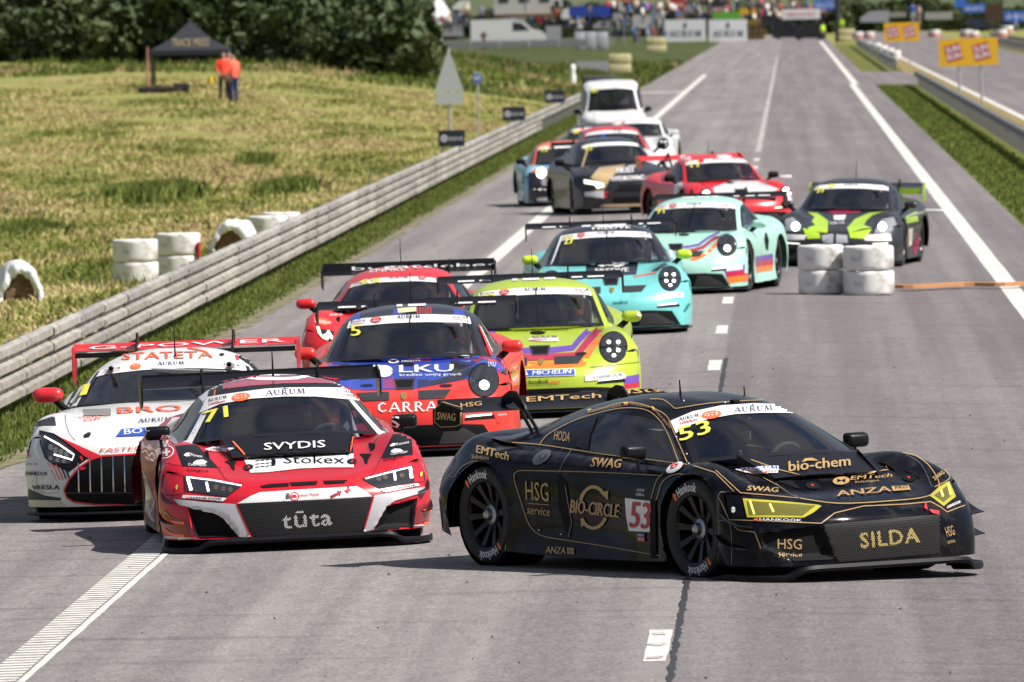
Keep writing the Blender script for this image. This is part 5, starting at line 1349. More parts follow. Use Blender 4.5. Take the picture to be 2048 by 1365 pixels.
# ================================================================ the other body types
P911 = dict(nose=2.2, tail=-2.3, hw=.96, axles=(1.23, -1.23), rarch=.375, wz=.34, cabin=(-.8, .62, .56),
  F=[[(2.17,0,.09),(2.16,.35,.09),(2.08,.62,.09),(1.93,.83,.09),(1.66,.93,.09)],
     [(2.20,0,.25),(2.18,.35,.25),(2.09,.62,.25),(1.92,.83,.25),(1.65,.945,.25)],
     [(2.17,0,.41),(2.14,.35,.41),(2.04,.62,.42),(1.87,.83,.43),(1.63,.945,.44)],
     [(2.05,0,.52),(2.02,.33,.53),(1.92,.58,.56),(1.77,.79,.59),(1.56,.93,.61)]],
  S=[(1.50,[(0,.665),(.32,.665),(.50,.69,1.5),(.70,.77,1.5),(.87,.71),(.95,.53),(.955,.3),(.945,.1)]),
     (1.20,[(0,.73),(.32,.73),(.50,.745),(.69,.81),(.86,.755),(.95,.57),(.96,.33),(.95,.12)]),
     (.70,[(0,.815),(.35,.81),(.56,.80),(.70,.805),(.84,.76),(.92,.53),(.90,.3),(.93,.1)]),
     (.0,[(0,.85),(.35,.85),(.60,.84),(.74,.82),(.86,.775),(.91,.53),(.885,.3),(.94,.1)]),
     (-.7,[(0,.86),(.35,.86),(.60,.85),(.76,.83),(.90,.79),(.94,.56),(.92,.3),(.95,.1)]),
     (-1.23,[(0,.93),(.35,.93),(.60,.91),(.80,.89),(.94,.81),(.97,.60),(.965,.35),(.955,.12)])],
  R=[[(-2.2,0,.22),(-2.2,.35,.22),(-2.18,.65,.22),(-2.05,.84,.22),(-1.85,.94,.22)],
     [(-2.28,0,.45),(-2.28,.35,.45),(-2.26,.65,.45),(-2.12,.84,.45),(-1.88,.95,.45)],
     [(-2.3,0,.66),(-2.3,.35,.66),(-2.27,.65,.66),(-2.12,.84,.66),(-1.86,.94,.65)],
     [(-2.2,0,.90),(-2.2,.35,.89),(-2.15,.62,.87),(-2.02,.80,.84),(-1.75,.92,.80)]],
  K=[[(.80,0,.835),(.77,.34,.832),(.50,.68,.81),(.38,.76,.80)],
     [(.02,0,1.195),(.0,.29,1.185),(-.10,.57,1.135),(-.08,.79,.81)],
     [(-.45,0,1.27),(-.45,.29,1.26),(-.5,.555,1.18),(-.5,.80,.83)],
     [(-1.1,0,1.20),(-1.1,.29,1.18),(-1.1,.51,1.08),(-1.1,.80,.86)],
     [(-1.95,0,.96),(-1.93,.29,.95),(-1.88,.46,.93),(-1.8,.72,.90)]])
AMG = dict(nose=2.25, tail=-2.3, hw=1.02, axles=(1.32, -1.31), rarch=.385, wz=.35, cabin=(-1.4, .15, .60),
  F=[[(2.24,0,.12),(2.23,.35,.12),(2.17,.64,.12),(2.05,.88,.12),(1.84,1.0,.12)],
     [(2.27,0,.27),(2.26,.35,.27),(2.18,.64,.27),(2.05,.88,.27),(1.84,1.01,.28)],
     [(2.26,0,.44),(2.24,.35,.44),(2.15,.64,.45),(2.02,.87,.46),(1.82,1.01,.47)],
     [(2.14,0,.61),(2.12,.35,.61),(2.02,.62,.63),(1.88,.84,.66),(1.70,.97,.655)]],
  S=[(1.60,[(0,.74),(.35,.745),(.60,.745),(.80,.775),(.94,.72),(1.01,.52),(1.015,.3),(1.0,.12)]),
     (1.30,[(0,.79),(.35,.795),(.60,.79),(.82,.82),(.96,.77),(1.02,.56),(1.02,.33),(1.0,.12)]),
     (.75,[(0,.84),(.35,.845),(.60,.82),(.79,.81),(.92,.76),(.98,.54),(.96,.3),(.98,.1)]),
     (.0,[(0,.86),(.35,.86),(.62,.84),(.78,.82),(.90,.78),(.94,.54),(.92,.3),(.98,.1)]),
     (-.7,[(0,.87),(.35,.87),(.62,.85),(.79,.84),(.93,.80),(.98,.56),(.96,.3),(.98,.1)]),
     (-1.31,[(0,.93),(.35,.93),(.62,.91),(.82,.90),(.96,.83),(1.02,.6),(1.02,.35),(1.0,.12)])],
  R=[[(-2.2,0,.22),(-2.2,.35,.22),(-2.18,.65,.22),(-2.1,.86,.22),(-1.9,.98,.22)],
     [(-2.28,0,.45),(-2.28,.35,.45),(-2.26,.65,.45),(-2.15,.86,.45),(-1.93,.99,.45)],
     [(-2.3,0,.68),(-2.3,.35,.68),(-2.28,.65,.68),(-2.15,.86,.68),(-1.92,.98,.66)],
     [(-2.2,0,.93),(-2.2,.35,.92),(-2.17,.62,.91),(-2.05,.82,.88),(-1.8,.95,.82)]],
  K=[[(.42,0,.865),(.38,.36,.86),(.14,.74,.84),(.02,.80,.82)],
     [(-.42,0,1.15),(-.44,.30,1.14),(-.52,.62,1.08),(-.5,.84,.84)],
     [(-.95,0,1.24),(-.95,.29,1.23),(-1.0,.56,1.14),(-1.0,.83,.85)],
     [(-1.5,0,1.18),(-1.5,.29,1.16),(-1.5,.50,1.06),(-1.5,.81,.87)],
     [(-2.1,0,.96),(-2.08,.29,.95),(-2.05,.45,.94),(-1.98,.72,.92)]])
def scaled(sp, **k):
    q = dict(sp); q.update(k); return q
SEDAN = dict(nose=2.2, tail=-2.15, hw=.95, axles=(1.33, -1.33), rarch=.37, wz=.33, cabin=(-1.5, .80, .60),
  F=[[(2.19,0,.12),(2.18,.35,.12),(2.12,.62,.12),(2.0,.82,.12),(1.82,.93,.12)],
     [(2.20,0,.30),(2.19,.35,.30),(2.13,.62,.30),(2.0,.82,.30),(1.80,.94,.30)],
     [(2.18,0,.52),(2.17,.35,.52),(2.10,.62,.53),(1.98,.80,.53),(1.78,.94,.54)],
     [(2.08,0,.73),(2.06,.35,.73),(2.0,.60,.73),(1.88,.78,.72),(1.70,.90,.72)]],
  S=[(1.62,[(0,.85),(.35,.85),(.58,.84),(.76,.81),(.90,.74),(.95,.55),(.95,.3),(.94,.12)]),
     (1.33,[(0,.90),(.35,.89),(.60,.88),(.77,.85),(.91,.78),(.955,.58),(.955,.33),(.94,.12)]),
     (.85,[(0,.96),(.35,.96),(.60,.94),(.76,.90),(.87,.83),(.91,.55),(.90,.3),(.92,.12)]),
     (.0,[(0,.98),(.35,.98),(.62,.96),(.76,.93),(.87,.86),(.91,.55),(.90,.3),(.92,.12)]),
     (-.7,[(0,.99),(.35,.99),(.62,.97),(.77,.95),(.89,.88),(.93,.56),(.92,.3),(.92,.12)]),
     (-1.33,[(0,1.02),(.35,1.02),(.62,1.0),(.78,.98),(.91,.90),(.955,.6),(.955,.35),(.94,.12)])],
  R=[[(-2.1,0,.22),(-2.1,.35,.22),(-2.08,.62,.22),(-2.0,.80,.22),(-1.85,.92,.22)],
     [(-2.15,0,.5),(-2.15,.35,.5),(-2.13,.62,.5),(-2.03,.80,.5),(-1.86,.93,.5)],
     [(-2.15,0,.8),(-2.15,.35,.8),(-2.12,.62,.8),(-2.02,.78,.8),(-1.84,.91,.78)],
     [(-2.05,0,1.03),(-2.05,.35,1.02),(-2.03,.60,1.01),(-1.92,.76,.98),(-1.75,.88,.92)]],
  K=[[(1.0,0,.97),(.96,.35,.965),(.74,.70,.95),(.62,.78,.93)],
     [(.30,0,1.34),(.28,.30,1.33),(.18,.56,1.27),(.2,.80,.95)],
     [(-.3,0,1.42),(-.3,.30,1.41),(-.3,.56,1.34),(-.3,.81,.96)],
     [(-1.1,0,1.38),(-1.1,.30,1.37),(-1.1,.54,1.28),(-1.1,.80,.99)],
     [(-1.9,0,1.08),(-1.9,.30,1.07),(-1.88,.50,1.06),(-1.8,.70,1.04)]])
VAN = dict(nose=2.1, tail=-2.3, hw=.90, axles=(1.35, -1.35), rarch=.36, wz=.32, cabin=(-2.1, .98, .62),
  F=[[(2.08,0,.2),(2.07,.35,.2),(2.02,.62,.2),(1.92,.78,.2),(1.75,.88,.2)],
     [(2.1,0,.4),(2.09,.35,.4),(2.03,.62,.4),(1.92,.78,.4),(1.74,.89,.4)],
     [(2.08,0,.68),(2.07,.35,.68),(2.0,.62,.68),(1.9,.77,.68),(1.72,.89,.68)],
     [(1.98,0,.92),(1.96,.35,.92),(1.9,.60,.92),(1.8,.75,.91),(1.64,.86,.90)]],
  S=[(1.5,[(0,1.04),(.35,1.04),(.60,1.03),(.75,1.0),(.86,.93),(.90,.6),(.90,.3),(.88,.15)]),
     (1.25,[(0,1.1),(.35,1.1),(.60,1.09),(.76,1.05),(.865,.97),(.90,.6),(.90,.3),(.88,.15)]),
     (.8,[(0,1.12),(.35,1.12),(.60,1.11),(.76,1.08),(.87,1.0),(.90,.6),(.90,.3),(.88,.15)]),
     (.0,[(0,1.12),(.35,1.12),(.62,1.12),(.77,1.10),(.87,1.02),(.90,.6),(.90,.3),(.88,.15)]),
     (-.8,[(0,1.12),(.35,1.12),(.62,1.12),(.77,1.10),(.87,1.02),(.90,.6),(.90,.3),(.88,.15)]),
     (-1.4,[(0,1.12),(.35,1.12),(.62,1.12),(.77,1.10),(.87,1.02),(.90,.6),(.90,.3),(.88,.15)])],
  R=[[(-2.25,0,.25),(-2.25,.35,.25),(-2.25,.62,.25),(-2.2,.80,.25),(-2.05,.88,.25)],
     [(-2.3,0,.5),(-2.3,.35,.5),(-2.3,.62,.5),(-2.25,.80,.5),(-2.08,.89,.5)],
     [(-2.3,0,.8),(-2.3,.35,.8),(-2.3,.62,.8),(-2.25,.80,.8),(-2.08,.88,.8)],
     [(-2.28,0,1.12),(-2.28,.35,1.12),(-2.26,.62,1.12),(-2.2,.78,1.1),(-2.05,.86,1.05)]],
  K=[[(1.3,0,1.10),(1.26,.35,1.095),(1.05,.72,1.07),(.95,.80,1.05)],
     [(.62,0,1.70),(.60,.32,1.69),(.52,.63,1.62),(.5,.85,1.1)],
     [(.1,0,1.83),(.1,.35,1.82),(.1,.68,1.76),(.1,.87,1.12)],
     [(-1.6,0,1.82),(-1.6,.35,1.81),(-1.6,.68,1.75),(-1.6,.87,1.12)],
     [(-2.25,0,1.55),(-2.25,.35,1.55),(-2.24,.66,1.5),(-2.2,.85,1.12)]])
def pix(car, x, y, z): return where(car.M @ Vector((x, y, z)))
def front(car, x, pts): return [pix(car, x, y, z) for y, z in pts]
def cpix(car, a, b): return where(car.M @ Vector(car.C.grid(a, a + .001, b, b + .001, 1, 1)[0, 0]))
def auto_banner(car, a0=.76, m=None, text=True, cls='GT\nOPEN', cls_m=None, gtx=-1.0, detail=True):
    g = car.C.grid(a0, .99, -1.88, 1.88, 4, 16, .005)
    car.part('windshield_banner', [tuple(v) for v in g.reshape(-1, 3)], grid_faces(g.shape[0], g.shape[1]), m or WHITE, True, car.ws)
    if not text: return
    P = lambda a, b: np.array(cpix(car, a, b)); 
    p0, p1 = P(a0 + .09, -.36), P(a0 + .09, .36); h = np.hypot(*(P(a0 + .17, 0) - P(a0 + .05, 0))) * .9
    car.word('AURUM', p0, p1, h, PURP, 5, serif=True, step=6)
    if detail:
        for b0, b1 in ((-1.72, -1.32), (1.32, 1.72)):
            a, b = P(a0 + .10, b0), P(a0 + .10, b1); car.word('AURUM', a, b, h * .6, PURP, 5, serif=True); a, b = P(a0 + .04, b0), P(a0 + .04, b1); car.word('1000km', a, b, h * .45, REDS, 5)
    c = P(a0 + .12, gtx); d = P(a0 + .12, gtx + .15) - c
    car.disc('class_sticker', c, h * 1.5, h * .8, cls_m or REDS, 5, math.degrees(math.atan2(d[1], d[0])))
    if detail:
        n = d / np.hypot(*d); car.word(cls.split('\n')[0], c - n * h * .8 - [0, 0], c + n * h * .8, h * .55, WHITE, 6, .02)
        if '\n' in cls: car.word(cls.split('\n')[1], c - n * h * 1.0 + [0, h * .55], c + n * h * 1.0 + [0, h * .55], h * .4, WHITE, 6, .02)
def number(car, txt, a=.60, b0=-1.62, b1=-1.25, h=None, m=None):
    if len(txt) == 1: b1 = b0 + .26; a = .52
    p0, p1 = np.array(cpix(car, a, b0)), np.array(cpix(car, a, b1)); h = h or np.hypot(*(p1 - p0)) * (.75 if len(txt) > 1 else 1.15)
    return car.word(txt, p0, p1, h, m or YEL, 5, .03, name='race_number')
def shell_mirror(car, y, m, pos=(.35, .93, .89), s=(.12, .20, .115)):
    """oval door mirror on a dark foot"""
    b = MB(); n = 14
    for i in range(n + 1):
        t = i / n; yy = (t - .5) * s[1]; k = math.sqrt(max(0.0, 1 - (2 * t - 1) ** 4)) * .5 + .001
        for q in range(12):
            a = 2 * math.pi * q / 12; cx = math.cos(a); b.V.append((pos[0] + (cx * s[0] * k if cx > 0 else cx * s[0] * k * .35), y * (pos[1] + yy), pos[2] + math.sin(a) * s[2] * k))
    for i in range(n):
        for q in range(12): b.F.append((i*12+q, i*12+(q+1) % 12, (i+1)*12+(q+1) % 12, (i+1)*12+q))
    o = car.mb(b, 'wing_mirror', m, 70, None, True)
    a = MB(); a.tube([(pos[0], y * (pos[1] - s[1] * .25), pos[2] - s[2] * .35), (pos[0] + .02, y * (pos[1] - .12), pos[2] - .10), (pos[0] + .06, y * (pos[1] - .18), pos[2] - .15)], [.03, .03, .035], 8)
    car.mb(a, 'mirror_foot', MATTE, 40, o); return o
def lens_lamp(car, x, y, z, r=.12, led=(1, 1, .95), glow=3., four=True, main=True, face=None, ry=1.12, layer=3):
    """round headlight: dark glass bowl with small lamps in it"""
    c = pix(car, x, y, z); k = FPX / (car.M @ Vector((x, y, z))).y
    L_ = car.disc('headlight', c, r * k, r * k * ry, LAMP, layer)
    car.disc('headlight_ring', c, r * k * 1.07, r * k * ry * 1.07, MATTE, layer, r0=.93)
    em = mat('led_%s_%s' % (led, glow), (.9, .9, .9), .3, emit=led, es=glow)
    if L_ is None: return
    if four:
        for a, b in ((-.34, -.36), (.36, -.36), (-.34, .26), (.36, .26)):
            car.disc('lamp_point', (c[0] + a * r * k, c[1] + b * r * k), r * k * .15, r * k * .14, em, layer + 1, n=12, parent=L_)
    if main: car.disc('lamp_projector', (c[0] + .02 * r * k, c[1] + (.66 if four else .35) * r * k), r * k * (.15 if four else .34), r * k * (.13 if four else .34), em, layer + 1, n=14, parent=L_)
def porsche(name, label, px, py, th, pm, cage=(.3, .3, .32), roofm=None, mirror=None, wing=True, lamp=((1, 1, .95), 3.), four=True, roll=0., pos=None, helmet='#8a2430', dlabel=None, suit='#20202a', lampm=True, num=None, wingm=None, spec=None, glassm=None, detail=True, bars=True, lights=True, intake=True, hood=True, cls_m=None):
    spec = spec or P911
    c = Car(name, label, px, py, th, spec, pm, roll, pos)
    c.shell(); c.canopy(spec['K'], glassm or GLASS, roofm, a_side=(.1, 2.5)); add_wheels(c, kind='p', r=.34, wfront=.29, spokes=7)
    splitter(c, [(2.20,0,0),(2.19,.4,0),(2.10,.68,0),(1.96,.86,0),(1.66,.955,0)], .05, .03)
    if dlabel is not None: interior(c, dash=(.38, .76), roofz=1.2, seatx=-.45, helmet=helmet, suit=suit, cagec=cage, label=dlabel, hipz=.36)
    else: interior(c, dash=(.38, .76), roofz=1.2, seatx=-.45, cagec=cage, label=None)
    for y in (1, -1): shell_mirror(c, y, mirror or pm)
    if wing:
        w = rear_wing(c, -1.92, 1.215, .915, .30, wingm or CARBON, end=[(.05,-.10),(.05,.02),(-.30,.05),(-.32,-.12),(-.25,-.16)], pylon=(.38,), tilt=5)
        if bars:
            wt = mat('wing_white', (.7, .7, .7), .4)
            for i in range(7):
                y0 = -.72 + i * .215; c.line('wing_lettering', [pix(c, -1.90, y0, 1.222), pix(c, -1.90, y0 + .165, 1.222)], 4.6 * 90 / max(90, c.M.translation.y), wt, 3, parent=w)
    c.poly('number_backing', front(c, 2.15, [(-.80,.10),(.80,.10),(.70,.27),(.45,.285),(-.45,.285),(-.70,.27)]), MATTE, 1, 6).name = 'lower_intake' if intake else 'lower_intake'
    c.poly('intake_blade', front(c, 2.15, [(.30,.11),(.74,.12),(.52,.25),(.36,.25)]), mat('plastic_grey', (.03, .03, .033), .5), 2, 6); c.poly('intake_blade', front(c, 2.15, [(-.30,.11),(-.74,.12),(-.52,.25),(-.36,.25)]), mat('plastic_grey'), 2, 6)
    for sg in (1, -1):
        c.poly('side_slot', front(c, 2.0, [(sg*.52,.305),(sg*.80,.315),(sg*.78,.36),(sg*.55,.335)]), MATTE, 2, 5)
        c.line('day_light', front(c, 2.0, [(sg*.54,.338),(sg*.77,.352)]), .016 * FPX / c.M.translation.y, mat('day_light', (.9, .9, .8), .3, emit=(1, 1, .85), es=1.2), 3)
        if lights: lens_lamp(c, 1.72, sg * .705, .64, .125, lamp[0], lamp[1], four, lampm)
    if hood:
        c.poly('lid_intake', front(c, 1.7, [(-.10,.68),(.10,.68),(.08,.585),(-.075,.585)]), mat('plastic_grey'), 3, 4); c.poly('lid_intake', front(c, 1.7, [(-.082,.665),(.082,.665),(.065,.60),(-.06,.60)]), MATTE, 4, 4)
        for sg in (1, -1): c.poly('lid_slot', front(c, 1.9, [(sg*.13,.575),(sg*.42,.575),(sg*.36,.50),(sg*.13,.50)]), mat('plastic_grey'), 3, 4)
        p = pix(c, 1.95, 0, .53); k = FPX / c.M.translation.y; c.poly('badge', [(p[0]-.03*k,p[1]-.03*k),(p[0]+.03*k,p[1]-.03*k),(p[0]+.025*k,p[1]+.015*k),(p[0],p[1]+.035*k),(p[0]-.025*k,p[1]+.015*k)], mat('badge_gold', (.5, .33, .1), .3, .6), 4)
        p = pix(c, 1.0, 0, .78); c.disc('filler_cap', p, .075 * k, .015 * k, MATTE, 4)
    auto_banner(c, cls_m=cls_m, detail=detail)
    if detail: c.line('wiper', [cpix(c, .02, .05), cpix(c, .5, .02), cpix(c, .96, .06)], 2.2 * 90 / c.M.translation.y, MATTE, 6)
    if num: number(c, num)
    a = MB(); a.tube([(-.6, 0, 1.26), (-.63, 0, 1.56)], [.006, .003], 5); c.mb(a, 'antenna', MATTE)
    return c
R8_SPLIT = [(2.29,0,.03),(2.29,.40,.03),(2.28,.66,.025),(2.22,.76,-.025),(2.14,.88,-.03),(1.98,.985,-.03),(1.8,1.0,-.03)]
def hood_cover(car, m, x0=1.20, x1=1.54, z0=.825, z1=.68, hw0=.50, hw1=.43):
    """raised radiator outlet on the front lid, open towards the nose"""
    b = MB(); V = []; n = 8
    for i in range(n + 1):
        t = i / n * 2 - 1; c = 1 - t * t
        V += [(x0, hw0 * t, z0 - .03 + .03 * c), (x1, hw1 * t, z1 - .01 + .012 * c), (x1 - .01, hw1 * t, z1 - .022 + .012 * c), (x0, hw0 * t, z0 - .06)]
    F = []
    for i in range(n):
        for k in range(3): F.append((4*i+k, 4*i+4+k, 4*i+5+k, 4*i+1+k))
    b.add(V, F)
    for sg in (1, -1):
        b.add([(x0, sg * hw0, z0), (x1, sg * hw1, z1), (x1 + .02, sg * (hw1 + .0), z1 - .05), (x0, sg * hw0, z0 - .12)], [(0, 1, 2, 3)])
    o = car.mb(b, 'hood_vent', m, 40, None, True)
    return o
def hankook(car, p0, p1, h, m=None, mark=True, layer=4):
    p0 = np.array(p0, float); p1 = np.array(p1, float); d = p1 - p0
    car.word('HANKOOK', p0 + d * .12, p1, h, m or BLACKS, layer, .02)
    if mark: car.poly('sticker', [p0 - [0, h * .1], p0 + d * .09, p0 + d * .09 - [0, h * .9], p0 - [0, h * .6]], ORNG, layer)
if DO('red'):
    RED = paint('paint_red', (.50, .007, .020)); WPAINT = paint('paint_white', (.72, .72, .73))
    red = Car('racing_car', 'red GT3 coupe number 71, black and white roof, tuta lettering on its mesh grille', 603, 1101, 5.0, R8, RED, roll=.5)
    ZA = Z(250, 730, 3.151); ZM = Z(280, 900, 3.303); ZL = Z(280, 730, 5.689); ZQ = Z(590, 730, 6.5)
    LI = ZA((398,900),(580,935),(625,955),(725,1085),(455,1095),(440,1075)); RI = ZA((1640,895),(1840,840),(1815,1040),(1560,1050))
    GR = ZA((712,880),(1560,833),(1495,1050),(800,1085))
    red.shell([(LI, .06, 0), (RI, .06, 0)]); red.canopy(R8['K'], GLASS, WPAINT)
    hood_cover(red, BLACKS)
    add_wheels(red, word='Hankook')
    splitter(red, R8_SPLIT)
    W71 = rear_wing(red, -1.70, 1.09, .915, .30, CARBON, pylon=(.45,))
    b = MB(); b.box((-2.02, 0, 1.16), (.02, 1.80, .055)); red.mb(b, 'wing_flap', CARBON, None, W71, True)
    for y in (1, -1): r8_mirror(red, y)
    canards(red, BLACKS, [(2.02, .90, .37, .26, .07, .09), (2.00, .92, .22, .26, .07, .08)], False)
    interior(red, helmet='#7a1c22', label='race driver in red helmet at the wheel of the red number 71 car')
    P, Wd, Ln = red.poly, red.word, red.line
    # roof
    P('roof_panel', ZA((523,203),(538,118),(750,72),(950,60),(1220,62),(1380,72),(1440,98),(1478,160),(1400,150),(1010,146),(700,176)), BLACKS, 1, 4)
    P('roof_panel', ZA((612,108),(618,156),(800,135),(1000,121),(1200,118),(1363,122),(1350,92),(1210,70),(950,64),(750,78)), mat('paint_red_roof', (.52, .012, .07), .3, coat=1), 2, 4)
    P('sticker', ZA((760,92),(850,102),(960,103),(1080,98),(1200,74),(1100,66),(940,64),(850,70)), WHITE, 3, 3)
    P('sticker', ZA((915,80),(950,74),(1070,70),(1110,76),(1000,84)), mat('paint_red_roof'), 4, 3)
    Ln('stripe', ZA((576,118),(564,196)), 2.6, ORNG, 2); Ln('stripe', ZA((1388,84),(1432,150)), 2.6, ORNG, 2)
    # windshield
    banner(red, ZA((468,308),(520,205),(700,178),(880,155),(1010,147),(1200,145),(1400,148),(1476,160),(1530,216),(1548,248),(1480,230),(1400,220),(1200,203),(1010,203),(800,216),(600,250)),
           (*ZL((790,472),(1000,425)), 13), (ZL.p(1150, 375), 18.5, 8, -9), (*ZL((1430,365),(1880,338)), 11), (*ZQ((622,402),(855,448)), 11))
    Wd('71', *ZL((742,672),(1003,598)), 22, YEL, 3, .05, name='race_number', up=(-.10, -1))
    # front lid
    P('lid_panel', ZA((665,487),(800,592),(755,600),(1440,562),(1435,449),(1380,452),(1380,540),(800,575),(712,487)), BLACKS, 1, 6)
    P('lid_panel', ZA((800,592),(1395,562),(1395,540),(795,562)), MATTE, 2, 6)  # gap under the vent lip, its shade painted on as a matte black strip
    Ln('stripe', ZA((680,487),(770,585)), 3, ORNG, 3); Ln('stripe', ZA((1430,452),(1416,553)), 3, ORNG, 3)
    P('lid_panel', ZA((750,600),(1440,563),(1442,650),(1280,650),(1100,657),(900,680),(790,684)), WHITE, 2, 5)
    Wd('SVYDIS', *ZA((878,545),(1262,527)), 14, WHITE, 5, .02)
    Wd('Stokex', *ZA((1000,628),(1385,628)), 16, BLACKS, 4, -.005, up=(-.05, -1))
    for i, y in enumerate((612, 633, 652)): 
        for k in range(4): Ln('sticker', ZA((822 + k * 32, y - k * 3), (848 + k * 32, y - 3 - k * 3)), 1.7, BLACKS, 4)
    P('sticker', ZA((925,600),(950,604),(950,636),(925,640)), BLACKS, 4)
    for q in (ZA((626,612),(704,597),(706,606),(690,640),(692,666),(676,662),(660,632)), ZA((1478,563),(1558,565),(1545,580),(1532,600),(1528,626),(1512,622),(1503,590))): P('air_outlet', q, MATTE, 2, 5)
    for q in ((778, 650), (1430, 614)):
        red.disc('lid_pin', ZA.p(*q), 10, 6, BLACKS, 3, -5); red.disc('lid_pin', ZA.p(q[0] + 2, q[1]), 2.2, 2.2, REDS, 4)
    P('fender_panel', ZA((316,514),(430,503),(460,514),(590,652),(362,642)), BLACKS, 1, 6); P('fender_panel', ZA((1688,440),(1800,432),(1812,568),(1612,592)), BLACKS, 1, 6)
    Wd('Fitness', *ZA((412,578),(484,590)), 5, WHITE, 3); P('sticker', ZA((370,575),(385,560),(412,560),(400,570),(412,580),(385,582)), WHITE, 3)
    P('sticker', ZA((428,622),(450,606),(490,602),(516,616),(500,632),(430,630)), WHITE, 3); Wd('ColorMaster', *ZA((398,640),(512,645)), 5, WHITE, 3)
    Wd('Fitness', *ZA((1715,515),(1790,497)), 5, WHITE, 3); P('sticker', ZA((1668,515),(1690,498),(1712,500),(1700,515),(1680,520)), WHITE, 3)
    P('sticker', ZA((1675,548),(1700,533),(1735,535),(1755,548),(1690,560)), WHITE, 3); Wd('ColorMaster', *ZA((1675,574),(1782,557)), 5, WHITE, 3)
    Wd('kilagoo', *ZA((392,676),(525,684)), 6, BLACKS, 3, .01, up=(.2, -1)); Wd('kilagoo', *ZA((1630,614),(1755,590)), 6, BLACKS, 3, .01, up=(.15, -1))
    red.disc('sticker', ZA.p(262, 553), 16, 12, WHITE, 2, -25, r0=.86); P('sticker', ZA((240,552),(285,545),(287,556),(242,563)), WHITE, 2); P('sticker', ZA((256,530),(270,530),(272,575),(258,578)), WHITE, 2)
    Wd('AURUM', *ZA((560,530),(700,528)), 5, PURP, 4, serif=True); P('sticker', ZA((500,535),(560,518),(690,528),(640,552),(540,548)), flat('sticker_pale', (.75, .72, .76), .35), 2); Wd('1000km', *ZA((520,548),(640,552)), 5, REDS, 3)
    Wd('S', *ZQ((1225,815),(1360,815)), 22, WHITE, 2); 
    # nose
    P('nose_panel', ZA((708,875),(790,830),(850,806),(1080,790),(1300,778),(1462,768),(1520,800),(1558,832),(1300,848),(1000,862)), WHITE, 2, 6)
    for q in (ZA((850,768),(900,757),(1030,748),(1035,766),(870,778)), ZA((1036,746),(1218,737),(1205,757),(1055,766)), ZA((1248,735),(1405,730),(1380,748),(1262,754))): P('air_slot', q, MATTE, 3, 6)
    red.disc('sticker', ZA.p(1068, 831), 9.5, 8.5, REDS, 3, r0=.8); P('sticker', ZA((1045,840),(1050,822),(1078,820),(1084,838)), REDS, 3); P('sticker', ZA((1012,830),(1018,812),(1035,812),(1038,845),(1014,848)), flat('sticker_grey', (.08, .08, .09)), 3)
    Wd('olorApp', *ZA((1092,838),(1225,828)), 6.5, REDS, 4, 0)
    P('sticker', ZA((1292,828),(1340,806),(1335,798),(1366,800),(1352,830),(1348,820),(1300,843)), flat('arrow_red', (.35, .01, .03)), 4)
    P('towing_eye', ZA((1380,796),(1402,785),(1402,765),(1412,765),(1412,785),(1424,796),(1402,812)), flat('arrow_red'), 5)
    mesh_grille(red, GR, 4.6, mat('grille_bars', (.05, .05, .052), .45, .4), 'tūta', mat('grille_white', (.55, .55, .53), .5), (*ZA((992,1036),(1306,1008)), 33), 5)
    Ln('grille_trim', ZA((703,882),(795,1090)), 3.0, RED, 6); Ln('grille_trim', ZA((1563,835),(1500,1052)), 3.0, RED, 6)
    SIL = mat('paint_silver_white', (.55, .55, .58), .3, .2, 1)
    P('intake_opening', LI, MATTE, 3, 4); P('intake_opening', RI, MATTE, 3, 4)
    P('bumper_panel', ZA((308,848),(500,868),(700,880),(796,1088),(722,1084),(622,962),(575,935),(345,885)), SIL, 5, 4)
    P('bumper_panel', ZA((1568,825),(1700,805),(1906,766),(1888,802),(1700,858),(1642,892),(1560,1042),(1502,1052)), SIL, 5, 4)
    for sgn, q, hl in ((0, ZA((374,706),(560,725),(742,762),(640,836),(384,798)), (ZA((390,712),(560,733),(735,766)), ZA((396,716),(406,750),(420,795)), ZA((514,745),(528,802)))),
                       (1, ZA((1498,725),(1650,678),(1815,640),(1822,742),(1602,782)), (ZA((1515,722),(1660,684),(1802,648)), ZA((1795,652),(1803,718)), ZA((1696,680),(1702,732))))):
        L_ = P('headlight', q, LAMP, 2, 6); P('headlight_housing', [(a, b) for a, b in q], BLACKS, 1, 6)
        Ln('light_strip', hl[0], 2.2, DRL, 4, parent=L_); Ln('light_strip', hl[1], 6.0, DRL, 4, parent=L_); Ln('light_strip', hl[2], 4.5, DRL, 4, parent=L_)
    for q in ZA((575,775),(620,785),(665,790)): red.disc('projector_lamp', q, 5, 5, mat('lamp_glass_bronze', (.25, .2, .15), .1, .7), 3)
    for q in ZA((1600,722),(1640,712),(1745,700)): red.disc('projector_lamp', q, 5, 5, mat('lamp_glass_bronze'), 3)
    for q, t0, t1 in ((ZA((368,822),(642,842),(620,862),(360,842)), (390,846), (612,855)), (ZA((1600,790),(1842,748),(1855,764),(1640,806)), (1642,800), (1830,768))):
        P('sticker', q, WHITE, 3, 6); hankook(red, ZA.p(*t0), ZA.p(*t1), 4.5)
    Ln('panel_gap', ZA((215,618),(290,628),(355,640)), 1, BLACKS, 2); Ln('panel_gap', ZA((290,690),(372,700),(378,815),(300,825),(232,820)), 1.2, BLACKS, 2)
    Ln('panel_gap', ZA((1815,620),(1925,590)), 1, BLACKS, 2); Ln('panel_gap', ZA((1800,430),(1815,610),(1875,606),(1888,735),(1822,745)), 1.2, BLACKS, 2); Ln('panel_gap', ZA((1885,745),(1950,735)), 1, BLACKS, 2)
